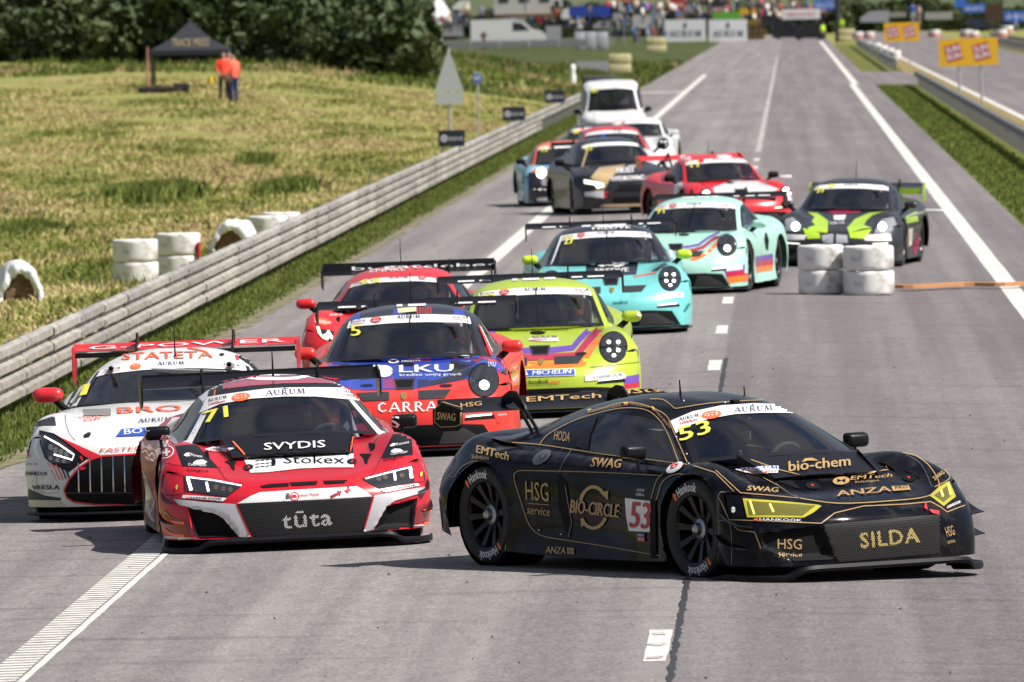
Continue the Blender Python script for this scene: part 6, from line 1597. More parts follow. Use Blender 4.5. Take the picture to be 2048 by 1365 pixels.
    P('bumper_panel', ZA((250,1078),(448,1092),(455,1122),(250,1112)), SIL, 3, 5); P('bumper_panel', ZA((1815,1012),(1965,988),(1972,1014),(1815,1046)), SIL, 3, 5)
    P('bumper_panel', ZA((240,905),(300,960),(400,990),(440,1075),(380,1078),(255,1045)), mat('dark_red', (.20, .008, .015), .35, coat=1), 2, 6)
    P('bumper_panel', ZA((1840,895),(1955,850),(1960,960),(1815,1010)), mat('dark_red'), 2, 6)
    Ln('canard_edge', ZA((244,950),(290,985),(376,1000)), 5.2, ORNG, 5, 3); Ln('canard_edge', ZA((250,1030),(300,1066),(380,1080)), 5, ORNG, 5, 3)
    Ln('canard_edge', ZA((1874,922),(1920,910),(1962,882)), 5.2, ORNG, 5, 3); Ln('canard_edge', ZA((1878,1000),(1925,990),(1962,962)), 5, ORNG, 5, 3)
    for q in ZA((330,775),(1862,692)): red.disc('sticker', q, 2.2, 5, flat('sticker_lime', (.4, .6, .05)), 4, 12)
    for q in (ZA((588,655),(650,735),(742,752)), ZA((1612,594),(1560,690),(1490,722)), ZA((470,490),(600,560),(640,600)), ZA((1600,440),(1560,520),(1540,560))): Ln('panel_gap', q, .8, flat('gap_red', (.08, .003, .006)), 2, 4)
    for q in ((640,155),(760,150),(1150,145),(1380,158),(500,240),(470,330),(448,420),(1560,290),(1600,350),(1630,400),(800,590),(1395,560),(597,660),(720,895),(1000,862),(1300,850),(1540,850),(780,1070),(1500,1040)): red.disc('fastener', ZA.p(*q), 1.3, 1.3, BLACKS, 7, n=8)
    b = MB(); b.tube([(-.1, 0, 1.18), (-.12, 0, 1.40)], [.010, .004], 6); red.mb(b, 'antenna', MATTE)
    # flank
    P('side_panel', ZA((100,640),(128,680),(190,860),(196,1060),(150,980),(112,880)), mat('side_grey', (.45, .44, .46), .35, coat=1), 1, 6)
    P('side_panel', ZA((100,860),(150,960),(196,1070),(196,1085),(110,985)), BLACKS, 2, 6)
    Wd('HEX', *ZL((20,850),(110,750)), 9, WHITE, 2, .02)
    for yy in (0, 38, 76): P('side_stripe', ZL((190 + yy, 930), (250 + yy, 800), (280 + yy, 800), (225 + yy, 935)), WHITE, 2, 5)
# ---------------------------------------------------------------- black and gold coupe, number 53
if DO('black'):
    BLACK = paint('paint_black', (.0045, .005, .009), .12, .0)
    BLACK.node_tree.nodes['Principled BSDF'].inputs['Specular IOR Level'].default_value = .14
    blk = Car('racing_car', 'black GT3 coupe number 53 with gold pinstripes and yellow headlights turning across the road', 0, 0, 32.6, R8, BLACK, pos=(2.525, 67.75, 0), roll=.8)
    B1 = Z(860, 740, 3.102); B2 = Z(1300, 740, 2.926)
    GR = B2((1012,905),(1688,846),(1690,1072),(1096,1125)); LI = B2((650,960),(1000,912),(1085,1108),(840,1120),(660,1050))
    SI = B1((795,645),(880,700),(945,760),(950,990),(872,1040),(845,1000),(795,850))
    blk.shell([(LI, .05, 0)]); blk.canopy(R8['K'], GLASS); add_wheels(blk, word='Hankook')
    hood_cover(blk, BLACKS)
    splitter(blk, R8_SPLIT)
    ep = [(.03,.02),(-.24,.065),(-.35,.01),(-.35,-.09),(-.26,-.14),(-.04,-.13),(.02,-.10)]
    WB = rear_wing(blk, -1.64, 1.05, .93, .30, CARBON, pylon=(.45,), end=ep, end_m=MATTE)
    b = MB(); b.box((-1.95, 0, 1.10), (.02, 1.84, .065), Matrix.Rotation(R(-14), 3, 'Y')); blk.mb(b, 'wing_flap', CARBON, None, WB, True)
    for y in (1, -1): r8_mirror(blk, y)
    canards(blk, BLACKS, [(1.98, .90, .37, .26, .11, .09), (1.96, .92, .22, .26, .11, .08)], False)
    interior(blk, helmet='#1c2a33', suit='#101018', label='race driver in dark helmet at the wheel of the black number 53 car')
    P, Wd, Ln = blk.poly, blk.word, blk.line
    g = lambda pts, w=1.5, s=5, cl=False: Ln('pinstripe', pts, w, GOLD, 3, s)
    g(B1((510,455),(680,468),(870,495),(1100,530),(1400,565),(1595,592)))
    g(B1((682,468),(735,405),(860,335),(1000,283),(1190,242),(1330,250),(1410,300),(1475,395),(1545,578)))
    g(B1((985,272),(1190,208),(1330,222),(1460,283),(1505,370),(1597,580)))
    g(B1((800,630),(1100,640),(1440,660))); 
    g(B1((1440,1155),(1100,1098),(860,1060),(700,1030),(620,960),(560,790),(526,670),(545,632),(600,626),(800,630)))
    g(B1((155,668),(205,602),(290,568),(360,602),(425,705),(470,850),(482,1000),(474,1100),(490,1150),(800,1165),(1440,1225)))
    g(B1((1375,805),(1408,806),(1445,700),(1520,652),(1610,660),(1690,715),(1745,830),(1762,1000),(1758,1213),(1862,1226)))
    g(B1((105,662),(155,672),(135,1000),(82,985)), 1.4, 1); g(B1((1375,800),(1410,690),(1450,650)), 1.4)
    g(B2((590,530),(760,590),(915,628),(1200,615),(1396,588),(1380,568)), 1.5, 1)
    g(B2((385,592),(530,723),(878,756),(640,622),(505,588)), 1.5, 1); g(B2((878,756),(1100,786),(1400,772),(1620,745),(1692,680),(1640,575),(1560,510),(1480,490)), 1.6, 4)
    g(B2((255,565),(380,605),(492,715),(415,718),(403,742),(465,878),(1000,900),(1080,842),(1250,802),(1500,790),(1640,776),(1700,808),(1735,835),(1840,795)), 1.6, 1)
    g(B2((475,895),(518,937),(615,952),(650,1048)), 1.4, 1); g(B2((175,610),(250,650),(312,742),(365,880),(374,1150),(690,1160)), 1.4, 4)
    g(B2((1590,480),(1640,520),(1720,590),(1750,640),(1665,690)), 1.4, 3); g(B2((0,175),(80,180),(140,225),(170,228),(350,200),(600,183),(830,178)), 1.3, 3)
    Wd('HSG', *B1((600,806),(742,818)), 37, GOLD, 4, -.005, up=(-.03, -1)); Ln('pinstripe', B1((612,828),(745,836)), 1.4, GOLD, 4)
    Wd('service', *B1((607,893),(748,908)), 17, GOLD, 4); Wd('BIO-CIRCLE', *B1((875,885),(1175,916)), 26, GOLD, 4, .02)
    a = np.linspace(R(-160), R(-40), 14); C_ = (1020, 855)
    Ln('sticker', B1(*[(C_[0] + 85 * math.cos(t), C_[1] + 128 * math.sin(t)) for t in a]), 6.5, GOLD, 4); Ln('sticker', B1(*[(C_[0] + 85 * math.cos(t + math.pi * 1.05), C_[1] + 128 * math.sin(t + math.pi * 1.05)) for t in a]), 6.5, GOLD, 4)
    P('sticker', B1((1060,760),(1112,752),(1110,808)), GOLD, 4); P('sticker', B1((978,955),(942,920),(944,975)), GOLD, 4)
    P('number_plate', B1((1216,796),(1372,815),(1370,1006),(1240,1000),(1222,900)), WHITE, 4, 6); Wd('53', *B1((1248,977),(1368,988)), 52, mat('number_red', (.42, .008, .03), .4), 6, .02, name='race_number')
    P('sticker', B1((1292,1010),(1338,1014),(1338,1040),(1292,1038)), mat('sticker_navy_blue', (.03, .05, .22)), 5); P('sticker', B1((1296,1040),(1340,1042),(1340,1066),(1296,1062)), REDS, 5)
    Wd('LIQUI', *B1((1295,1032),(1336,1034)), 5, WHITE, 6); Wd('MOLY', *B1((1299,1057),(1337,1060)), 5, WHITE, 6)
    Wd('AURUM', *B1((1288,755),(1334,760)), 6, WHITE, 4, serif=True); Wd('1000km', *B1((1284,782),(1334,786)), 6, WHITE, 4)
    Wd('SWAG', *B1((1000,604),(1182,614)), 17, GOLD, 4, .03, up=(.25, -1)); Wd('HODA', *B1((772,440),(870,453)), 19, GOLD, 4, .0, up=(.12, -1))
    Wd('EMTech', *B1((290,520),(490,566)), 15, GOLD, 4, .03, up=(.12, -1)); Wd('Solutions', *B1((262,556),(370,563)), 8, GOLD, 4, .01)
    Wd('ANZA', *B1((724,1138),(846,1145)), 13, GOLD, 4, .03, up=(.1, -1)); P('sticker', B1((856,1106),(898,1109),(900,1146),(856,1143)), GOLD, 4); Wd('PRO', *B1((860,1136),(896,1139)), 6, BLACKS, 5)
    for k, w in enumerate(('MANTAS MATUKAITIS', 'KAROLIS JOVAIŠA')): Wd(w, *(B1((1015,268),(1190,232)) if k == 0 else B1((1235,222),(1368,246))), 5.5, GOLD, 4)
    Wd('EGIDIJUS GRAŽYS', *B1((1385,250),(1488,370)), 5.5, GOLD, 4)
    for q in (B1((980,262),(1004,256)), B1((1205,218),(1230,218)), B1((1378,240),(1396,256))):
        for k, mm in enumerate((YEL, flat('flag_green', (.02, .25, .08)), REDS)): Ln('flag_sticker', [(a_, b_ + k * 2 - 2) for a_, b_ in q], 2, mm, 4)
    # side vent, fuel filler, louvres
    P('side_intake', B1((795,645),(850,690),(886,950),(872,1040),(845,1000),(800,850)), MATTE, 2, 6); Ln('intake_edge', B1((842,720),(884,950),(862,1040)), 1, mat('edge_sheen', (.25, .25, .27), .3, .5), 3)
    P('louvre_panel', B1((158,700),(215,680),(180,800),(172,940),(150,950)), MATTE, 2, 6)
    for k in range(6): Ln('louvre', B1((160 - k, 735 + k * 38), (200 - k * 3, 728 + k * 38)), 1.2, mat('edge_sheen'), 3)
    blk.disc('fuel_filler', B1.p(695, 545), 21, 11, mat('filler_steel', (.22, .22, .23), .3, .8), 3, -34); blk.disc('filler_cap', B1.p(702, 542), 9, 6, LAMP, 4, -34); blk.disc('filler_cap', B1.p(703, 541), 4, 3, CHROME, 5, -34)
    blk.disc('sticker', B1.p(1522, 612), 18, 8, WHITE, 5, -28); Wd('6', *B1((1500,628),(1548,602)), 10, REDS, 6, .03)
    Ln('door_gap', B1((880,500),(840,560),(800,640)), .9, mat('edge_sheen'), 3); 
    P('window_vent', B1((905,480),(960,325),(1045,288),(1000,400),(985,500)), BLACKS, 3, 6); P('side_deflector', B1((1375,800),(1405,812),(1412,1245),(1375,1240)), MATTE, 5, 8)
    # endplate and wing
    Wd('SWAG', *B1((50,308),(163,318)), 15, GOLD, 4, .03, up=(.06, -1)); g(B1((38,240),(78,204),(195,240),(192,338),(160,352),(72,356),(34,325),(38,240)), 1.3, 1)
    Wd('EMTech', *B1((598,206),(1060,180)), 10, GOLD, 4, .03); Wd('HSG', *B1((1155,158),(1420,146)), 10, GOLD, 4, .03); Wd('HSG', *B1((190,242),(320,228)), 9, GOLD, 4, .02)
    # windshield
    banner(blk, B2((120,302),(250,247),(420,212),(600,200),(780,205),(900,225),(990,250),(1062,284),(1000,274),(900,262),(800,255),(650,255),(500,262),(350,288),(240,325),(152,374)),
           (*B2((178,326),(292,298)), 14), (B2.p(360, 267), 20, 8, -8), (*B2((492,258),(716,242)), 11), (*B2((898,244),(988,262)), 8))
    Wd('53', *B2((180,425),(358,373)), 26, YEL, 5, .03, name='race_number', up=(-.22, -1))
    # lid
    Wd('bio-chem', *B2((812,604),(1170,570)), 20, GOLD, 6, .02, up=(-.05, -1)); P('sticker', B2((885,550),(905,528),(945,524),(985,540),(920,540)), GOLD, 6)
    P('sticker', B2((498,588),(540,572),(750,566),(752,580),(748,608),(560,606)), flat('sticker_pale', (.6, .6, .66), .35), 3, 4); Wd('AURUM', *B2((530,586),(748,586)), 5.5, BLUES, 5, serif=True); Wd('1000km', *B2((545,602),(735,606)), 5, REDS, 5)
    Wd('SWAG', *B2((566,712),(745,724)), 9.5, GOLD, 4, .04, up=(.25, -1)); Wd('EMTech', *B2((1172,652),(1414,634)), 8, GOLD, 4, .03, up=(.3, -1)); Wd('Solutions', *B2((1198,669),(1340,658)), 4, GOLD, 4)
    blk.disc('sticker', B2.p(1118, 655), 17, 8, GOLD, 4, -5); P('sticker', B2((1095,645),(1118,655),(1142,643),(1142,668),(1118,657),(1095,668)), BLACK, 5, 4)
    Wd('ANZA', *B2((1095,747),(1412,717)), 10.5, GOLD, 4, .05, up=(-.25, -1)); P('sticker', B2((1422,716),(1412,688),(1512,681),(1526,708)), GOLD, 4); Wd('PRO', *B2((1436,706),(1508,700)), 6, BLACKS, 5)
    for q in (B2((742,655),(815,638),(878,696),(862,698)), B2((1476,584),(1562,602),(1588,642))): P('air_outlet', q, MATTE, 2, 4)
    for q in ((950, 681), (1515, 635)): blk.disc('lid_pin', B2.p(*q), 14, 7, MATTE, 3, 5); blk.disc('lid_pin', B2.p(*q), 3, 2, REDS, 4)
    Wd('SWAG', *B2((1668,655),(1722,612)), 8, GOLD, 4, .03)
    # lamps
    YL = mat('yellow_lamp_film', (.42, .38, .025), .12, 0, 1, emit=(.9, .85, .05), es=.03); YD = mat('yellow_lamp_deep', (.13, .12, .015), .1, 0, 1)
    for q, inn, st in ((B2((543,755),(800,776),(985,795),(1003,802),(955,840),(900,868),(570,866)), B2((566,772),(790,787),(968,800),(893,858),(583,852)), (B2((585,770),(612,850)), B2((700,790),(722,838)))),
                       (B2((1634,740),(1690,690),(1748,654),(1788,745),(1716,802)), B2((1660,740),(1738,682),(1765,738),(1715,780)), (B2((1740,672),(1758,740)), B2((1700,710),(1712,748))))):
        L_ = P('headlight', q, YL, 3, 5); P('headlight_lens', inn, YD, 4, 5, parent=L_)
        for s_ in st: Ln('light_strip', s_, 4, mat('yellow_strip', (.7, .65, .1), .3, emit=(1, .95, .2), es=.5), 5, parent=L_)
    hankook(blk, *B2((608,884),(886,892)), 5, WHITE); hankook(blk, *B2((1732,818),(1816,782)), 5, WHITE)
    for k in range(3): P('lid_slot', B2((1130 + k * 165, 800 - k * 12), (1270 + k * 165, 783 - k * 12), (1262 + k * 165, 770 - k * 12), (1150 + k * 160, 782 - k * 12)), MATTE, 2, 6)
    mesh_grille(blk, GR, 4.6, mat('grille_bars_light', (.07, .07, .07), .4, .6), 'SILDA', mat('grille_gold', (.46, .34, .12), .45), (*B2((1228,1045),(1574,1012)), 31), 5, bold=.02)
    P('intake_opening', LI, MATTE, 3, 4); 
    Wd('HSG', *B2((746,1048),(886,1052)), 20, GOLD, 5, -.005, up=(0, -1)); Wd('service', *B2((748,1097),(888,1099)), 9.5, GOLD, 5)
    Wd('HSG', *B2((1734,980),(1780,966)), 20, GOLD, 5); Wd('service', *B2((1736,1020),(1780,1010)), 8, GOLD, 5)
    P('tow_strap', B2((1630,822),(1686,830),(1686,852),(1642,840)), REDS, 6); P('tow_strap', B2((1600,815),(1605,788),(1614,788),(1620,825)), REDS, 6)
    blk.disc('sticker', B2.p(490, 822), 4, 6, WHITE, 4); 
    b = MB(); b.tube([(-.05, -.12, 1.18), (-.06, -.12, 1.29)], [.009, .004], 6); b.tube([(-.05, .42, 1.13), (-.06, .42, 1.22)], [.007, .004], 6); b.box((.45, .0, 1.145), (.05, .06, .03), bev=.008); blk.mb(b, 'antenna', MATTE)
    for q in (B2((640,545),(760,690),(875,755)), B2((1500,500),(1590,560),(1650,690)), B2((370,890),(470,905),(480,1140))): Ln('panel_gap', q, .8, mat('edge_sheen'), 2, 4)
    for q in (B2.p(200, 190), B2.p(440, 200), B2.p(700, 190), B2.p(218, 500), B2.p(158, 400), B1.p(683, 995), B1.p(822, 1022), B1.p(1610, 590)): blk.disc('fastener', q, 1.4, 1.4, WHITE, 6, n=8)
# ---------------------------------------------------------------- white front-engined GT3, number 1
if DO('merc'):
    MW = paint('paint_pearl_white', (.70, .70, .70)); MRED = paint('paint_wing_red', (.62, .02, .03))
    mc = Car('racing_car', 'white GT3 coupe number 1 with tall slatted oval grille and red rear wing', 306, 1040, -2.2, AMG, MW)
    ZW = Z(0, 650, 3.174); ZS = Z(0, 430, 3.33)
    mr = lambda pts: list(pts) + [(1942 - a, b - (1942 - 2 * a) * .018) for a, b in list(pts)[::-1]]
    gp = mr([(860,824),(650,836),(580,858),(500,912),(440,985),(410,1050),(425,1095),(470,1125),(600,1140),(860,1142)])
    gp = gp[:10] + gp[10:]
    mc.shell(); mc.canopy(AMG['K'], GLASS, a_side=(.1, 2.45), pillar=2.0); add_wheels(mc, kind='m', r=.35)
    splitter(mc, [(2.34,0,0),(2.33,.45,0),(2.24,.74,0),(2.1,.92,0),(1.85,1.03,0)], .055, .035)
    w = rear_wing(mc, -2.0, 1.21, .925, .24, MRED, tilt=3, end=[(.06,-.24),(.07,-.05),(.05,.03),(-.30,.06),(-.33,-.12),(-.1,-.30)], pylon=(.40,), end_m=MRED)
    b = MB(); b.box((-1.99, 0, 1.172), (.03, 1.83, .04)); mc.mb(b, 'wing_underside', CARBON, None, w, True)
    mc.word('G-POWER', *ZS((590,905),(1900,852)), 7, WHITE, 4, .03)
    for y in (1, -1): shell_mirror(mc, y, MRED, (.05, .98, .93), (.14, .26, .125))
    interior(mc, dash=(.0, .80), roofz=1.17, seatx=-.85, helmet='#303540', label='race driver in grey helmet at the wheel of the white number 1 car', hipz=.34)
    P, Wd, Ln = mc.poly, mc.word, mc.line
    auto_banner(mc, .76, cls='GT3', cls_m=ORNG, gtx=-.95); mc.word('1', *ZW((514,457),(548,450)), 22, YEL, 6, .05, name='race_number', up=(.35,-1))
    P('pillar_panel', ZW((425,512),(470,430),(530,340),(600,240),(650,190),(668,196),(612,262),(530,358),(480,450),(450,512)), BLACKS, 3, 4); P('pillar_panel', ZS((1590,905),(1640,920),(1700,985),(1740,1045),(1700,1045),(1660,1000),(1585,950)), BLACKS, 3, 4)
    P('grille_opening', ZW(*gp), MATTE, 3, 5); Ln('grille_surround', ZW(*(gp + gp[:1])), 3.4, MRED, 5)
    for k in range(14):
        x = 500 + 72.5 * k; t = 1 - abs(x - 971) / 545; Ln('grille_slat', ZW((x, 900 - 62 * min(1, t * 2.2) - (x - 500) * .012), (x + 4, 1062 - (x - 500) * .012)), 2.7, CHROME, 5)
    Ln('grille_bar', ZW((425,1068),(971,1062),(1515,1048)), 2.2, mat('plastic_grey', (.03, .03, .033), .5), 6)
    for f in (lambda q: ZW(*q), lambda q: ZW(*[(1942 - a, b - (1942 - 2 * a) * .018) for a, b in q])):
        P('headlight_housing', f([(250,670),(340,690),(420,735),(500,800),(560,850),(500,890),(440,935),(330,885),(285,845),(255,760)]), BLACKS, 1, 5)
        L_ = P('headlight', f([(266,695),(330,703),(400,745),(472,808),(478,858),(440,885),(330,878),(292,840),(262,760)]), LAMP, 3, 5)
        Ln('light_strip', f([(285,712),(380,765),(472,828),(462,860),(345,826)]), 3.0, DRL, 4, parent=L_)
        for q in f([(325,780),(355,800),(390,812),(425,826)]): mc.disc('projector_lamp', q, 5, 6, mat('lamp_silver', (.35, .36, .38), .2, .8), 4, parent=L_)
        for q in f([(325,850),(368,862),(408,868)]): mc.disc('projector_lamp', q, 4, 4, mat('lamp_silver'), 4, parent=L_)
        P('nose_stripe', f([(370,712),(500,770),(650,836),(590,852),(540,838),(480,790)]), MRED, 4, 5)
        for k, mm in enumerate((MRED, MRED, MRED, BLACKS, BLACKS)): Ln('side_stripe', f([(305 + 26 * k, 876 + 4 * k), (362 + 20 * k, 990 - 4 * k)]), 1 + .5 * k, mm, 3)
        P('corner_panel', f([(135,985),(180,1040),(290,1085),(388,1100),(388,1115),(140,1110)]), mat('plastic_grey'), 2, 5)
        P('fender_vent', f([(190,648),(235,618),(330,586),(348,590),(357,642),(280,640)]), mat('plastic_grey'), 2, 4)
        for k in range(5): Ln('vent_louvre', f([(225 + k * 26, 635 - k * 6), (245 + k * 24, 612 - k * 4)]), .8, MATTE, 3)
        P('lid_vent', f([(528,538),(704,533),(704,578),(535,582)]), flat('vent_shade', (.15, .15, .15)), 2, 4)
        for k in range(6): Ln('vent_louvre', f([(530, 541 + 7 * k), (704, 537 + 7 * k)]), .9, flat('vent_line', (.4, .4, .4)), 3)
        P('lid_pin', f([(530,705),(560,686),(580,690),(570,715),(535,720)]), BLACKS, 3); 
        Ln('panel_gap', f([(420,520),(415,600),(440,690),(480,735)]), .9, BLACKS, 2, 4); Ln('panel_gap', f([(205,1000),(240,945),(230,1050),(300,1070),(370,1065)]), .7, BLACKS, 2)
    Wd('STATETA', *ZW((775,226),(1352,214)), 14, mat('sticker_coral', (.75, .12, .05), .4), 3, .02, step=5)
    Ln('sticker', ZW((840,182),(950,152),(1065,143),(1190,150),(1300,172)), 3, mat('sticker_coral'), 3, 4)
    for q in (ZW.p(720, 210), ZW.p(1408, 192)): mc.disc('roof_fastener', q, 5, 2.6, BLACKS, 3)
    Ln('roof_stripe', ZW((670,190),(605,258)), 4, MRED, 3); Ln('roof_stripe', ZS((1560,905),(1585,970)), 5, MRED, 3)
    Wd('BRO', *ZW((748,568),(1150,552)), 12, mat('sticker_coral'), 4, .04); Wd('AURUM', *ZW((878,628),(1090,615)), 8, PURP, 4, serif=True)
    Wd('STATETA', *ZW((500,600),(690,584)), 4, mat('sticker_coral'), 3, 0); Wd('GP', *ZW((530,618),(640,606)), 5, mat('sticker_coral'), 3, 0)
    P('sticker', ZW((735,715),(772,666),(945,655),(935,708)), BLUES, 3); Wd('BO', *ZW((790,703),(905,692)), 10, WHITE, 4, .04)
    Wd('FASTEST', *ZW((638,812),(935,795)), 7, REDS, 4, .0, up=(.2, -1)); Wd('VEESLA', *ZW((208,1046),(380,1046)), 8.5, BLACKS, 4, .04)
    P('sticker', ZW((142,925),(322,932),(322,966),(145,958)), WHITE, 2); hankook(mc, *ZW((150,955),(305,960)), 8)
    P('sticker', ZW((150,832),(172,800),(178,770),(200,830)), REDS, 3); Wd('STATETA', *ZW((145,845),(198,845)), 3, REDS, 3)
    Wd('Grump', *ZW((145,892),(210,892)), 5, BLACKS, 3); Wd('61', *ZW((222,893),(254,890)), 5, REDS, 3)
    P('lower_panel', ZW((140,1118),(385,1122),(420,1150),(300,1165),(142,1158)), mat('side_grey2', (.4, .4, .4), .25, .3, 1), 2, 5)
    P('towing_eye', ZW((508,905),(552,905),(540,922),(512,925)), REDS, 6); P('towing_eye', ZW((508,838),(525,838),(532,865),(520,865)), REDS, 6)
    a = MB(); a.tube([(-.55, .02, 1.17), (-.55, .02, 1.44)], [.008, .003], 5); a.tube([(-.55, .02, 1.165), (-.55, .02, 1.2)], [.02, .008], 8); mc.mb(a, 'antenna', MATTE)
# ---------------------------------------------------------------- the rear-engined cup cars
ST_P = mat('stripe_purple', (.16, .06, .42), .35, coat=.6); ST_R = mat('stripe_crimson', (.50, .01, .06), .35, coat=.6); ST_O = mat('stripe_orange', (.90, .20, .03), .35, coat=.6)
if DO('blue'):
    SAL = paint('paint_signal_red', (.72, .035, .025)); BLU = mat('wrap_blue', (.022, .055, .40), .35, coat=.7); BLK = mat('wrap_black', (.012, .012, .02), .35, coat=.7)
    bl = porsche('racing_car', 'blue and red cup car number 5 with big LKU lettering on its front lid', 810, 917, -1.5, SAL, roofm=BLK, mirror=SAL, lamp=((1, 1, .93), 3.), helmet='#181a24', dlabel='race driver in black helmet at the wheel of the blue number 5 car', four=False, num='5')
    ZK = Z(730, 640, 6.203); ZN = Z(590, 500, 5.527)
    P, Wd, Ln = bl.poly, bl.word, bl.line
    P('lid_wrap', ZK((-470,530),(-200,510),(0,492),(500,478),(1000,460),(1545,448),(1700,550),(1790,605),(1680,660),(1560,585),(1440,600),(1330,722),(1060,775),(640,855),(365,868),(0,880),(-150,865),(-330,800),(-420,700)), BLU, 1, 6)
    P('lid_wrap', ZK((1062,515),(1185,512),(1188,555),(1340,590),(1375,640),(1218,740),(1060,772),(800,822),(800,765),(925,740),(1060,700)), BLK, 2, 6)
    P('lid_wrap', ZK((-60,640),(60,636),(60,740),(-60,748)), BLK, 2, 6); P('lid_wrap', ZK((1680,660),(1735,605),(1885,652),(1765,692)), BLK, 3, 6); P('lid_wrap', ZK((-300,560),(-200,552),(-200,640),(-300,650)), BLK, 2, 6)
    for k in range(9): Ln('wrap_line', ZK((232 + k * 17, 860), (226 + k * 17, 700 + (k * 37) % 60)), 1, SAL, 3)
    for k in range(12): Ln('wrap_line', ZK((570 + k * 22, 480), (572 + k * 22, 505 + (k * 29) % 30)), .8, SAL, 3)
    for k in range(10): Ln('wrap_line', ZK((1200 + k * 14, 520), (1200 + k * 14, 580)), .7, BLK, 3)
    for k in range(16): Ln('wrap_line', ZK((655 + k * 9, 850 - k * 1.5), (655 + k * 9, 745)), .6, BLK, 3)
    Wd('LKU', *ZK((430,668),(1095,655)), 14.5, WHITE, 5, .05); Wd('kredito unijų grupė', *ZK((430,724),(1200,712)), 7.2, WHITE, 5, .01)
    bl.disc('sticker', ZK.p(355, 528), 11, 4, WHITE, 5, -2, r0=.55); Wd('FREDVE', *ZK((455,540),(690,526)), 5, WHITE, 5, .03)
    bl.disc('sticker', ZK.p(240, 650), 17, 12, WHITE, 5); Ln('sticker', ZK((60,600),(150,580),(260,600)), 3, WHITE, 5, 4)
    Wd('CARRA', *ZK((165,1158),(905,1138)), 20, WHITE, 4, serif=True); bl.disc('sticker', ZK.p(1240, 465), 12, 2.6, WHITE, 4)
    Wd('LKU', *ZK((1525,580),(1615,590)), 9, WHITE, 3, 0)
    for sg, c_ in ((1, 1080), (-1, -60)): bl.disc('lid_fastener', ZK.p(1005 if sg > 0 else 20, 822), 13, 2.6, BLACKS, 3, -2)
    # roof patches
    P('roof_wrap', ZN((595,735),(605,710),(725,690),(722,775),(595,790)), BLU, 2, 4); P('roof_wrap', ZN((1090,665),(1130,660),(1130,705),(1220,712),(1225,725),(1085,725)), BLU, 2, 4); P('roof_wrap', ZN((1745,660),(1855,668),(1880,735),(1755,722)), BLU, 2, 4)
    for k in range(6): Ln('roof_stripe', ZN((1350 + k * 30, 640), (1352 + k * 30, 714)), 1.8, SAL, 3)
    P('sticker', ZN((1130,655),(1340,640),(1342,690),(1140,708)), flat('sticker_cream', (.6, .55, .35)), 4)
    for k in range(9):
        t = k / 9; Ln('pillar_stripe', ZN((440 - 110 * t, 960 + 250 * t), (452 - 110 * t, 975 + 250 * t)), 2.5, SAL, 4)
    Ln('pillar_stripe', ZK((1405,70),(1480,240),(1560,445)), 3, SAL, 4); Ln('pillar_stripe', ZK((1425,90),(1500,250),(1570,400)), 1.4, WHITE, 5)
    P('bumper_panel', ZK((1560,1080),(1750,1080),(1760,1290),(1640,1290)), SAL, 1); Wd('HANKOOK', *ZK((1640,1190),(1750,1185)), 4, WHITE, 4)
    P('door_wrap', ZK((1545,470),(1640,500),(1720,590),(1790,600),(1600,430)), BLU, 1, 6)
if DO('green'):
    GRN = paint('paint_lime', (.40, .52, .035))
    gr = porsche('racing_car', 'lime green cup car with purple, red and orange stripes on its front lid', 1087, 838, 1.0, GRN, lamp=((.75, 1, .45), 3.), helmet='#8e1420', dlabel='race driver in bright red helmet at the wheel of the lime green car', num='33')
    Z6 = Z(880, 540, 4.655); P, Wd, Ln = gr.poly, gr.word, gr.line
    Ln('lid_stripe', Z6((1412,543),(1300,650),(1235,728),(1050,748),(735,756),(560,700),(470,562)), 11.5, ST_P, 1); Ln('lid_stripe', Z6((1500,535),(1385,660),(1300,765),(1262,800),(1050,812),(735,822),(620,800),(430,575)), 13, ST_R, 2); Ln('lid_stripe', Z6((1590,532),(1490,620),(1400,740),(1335,868),(1050,884),(735,890),(600,880)), 14, ST_O, 1)
    P('sticker', Z6((735,935),(1258,925),(1262,988),(735,1003)), WHITE, 4); P('sticker', Z6((742,942),(1250,931),(1253,982),(742,996)), BLUES, 5); Wd('MICHELIN', *Z6((860,985),(1215,970)), 8, WHITE, 6, .04, up=(.15, -1))
    P('sticker', Z6((775,985),(800,945),(822,985)), WHITE, 6); Wd('bodoil', *Z6((830,1065),(1000,1060)), 8, BLACKS, 4, .03); Wd('center', *Z6((1010,1062),(1125,1056)), 6, ORNG, 4, .03)
    P('sticker', Z6((1345,985),(1690,958),(1722,970),(1722,1010),(1350,1040)), WHITE, 4); hankook(gr, *Z6((1425,1020),(1700,992)), 6.5)
    P('side_stripe', Z6((1705,1000),(1925,955),(1928,1040),(1712,1062)), ST_P, 1); P('side_stripe', Z6((1712,1062),(1928,1040),(1930,1085),(1716,1110)), ST_R, 2)
    Wd('Dinamikos projektai', *Z6((705,585),(1190,572)), 4.5, BLACKS, 4, up=(.2, -1)); P('sticker', Z6((820,660),(840,636),(1100,632),(1105,672),(960,672)), flat('sticker_pale', (.75, .72, .76), .35), 3); Wd('AURUM', *Z6((845,648),(1090,642)), 5, PURP, 5, serif=True); Wd('1000km', *Z6((840,668),(1000,664)), 4, REDS, 5)
    for q in (Z6.p(1312, 787),): gr.disc('lid_fastener', q, 12, 3, BLACKS, 4, -3)
    Ln('panel_gap', Z6((1400,910),(1640,885),(1905,855)), 1, flat('gap_dark', (.08, .10, .01)), 3); gr.disc('sticker', Z6.p(1852, 418), 5, 3, flat('sticker_pale'), 3)
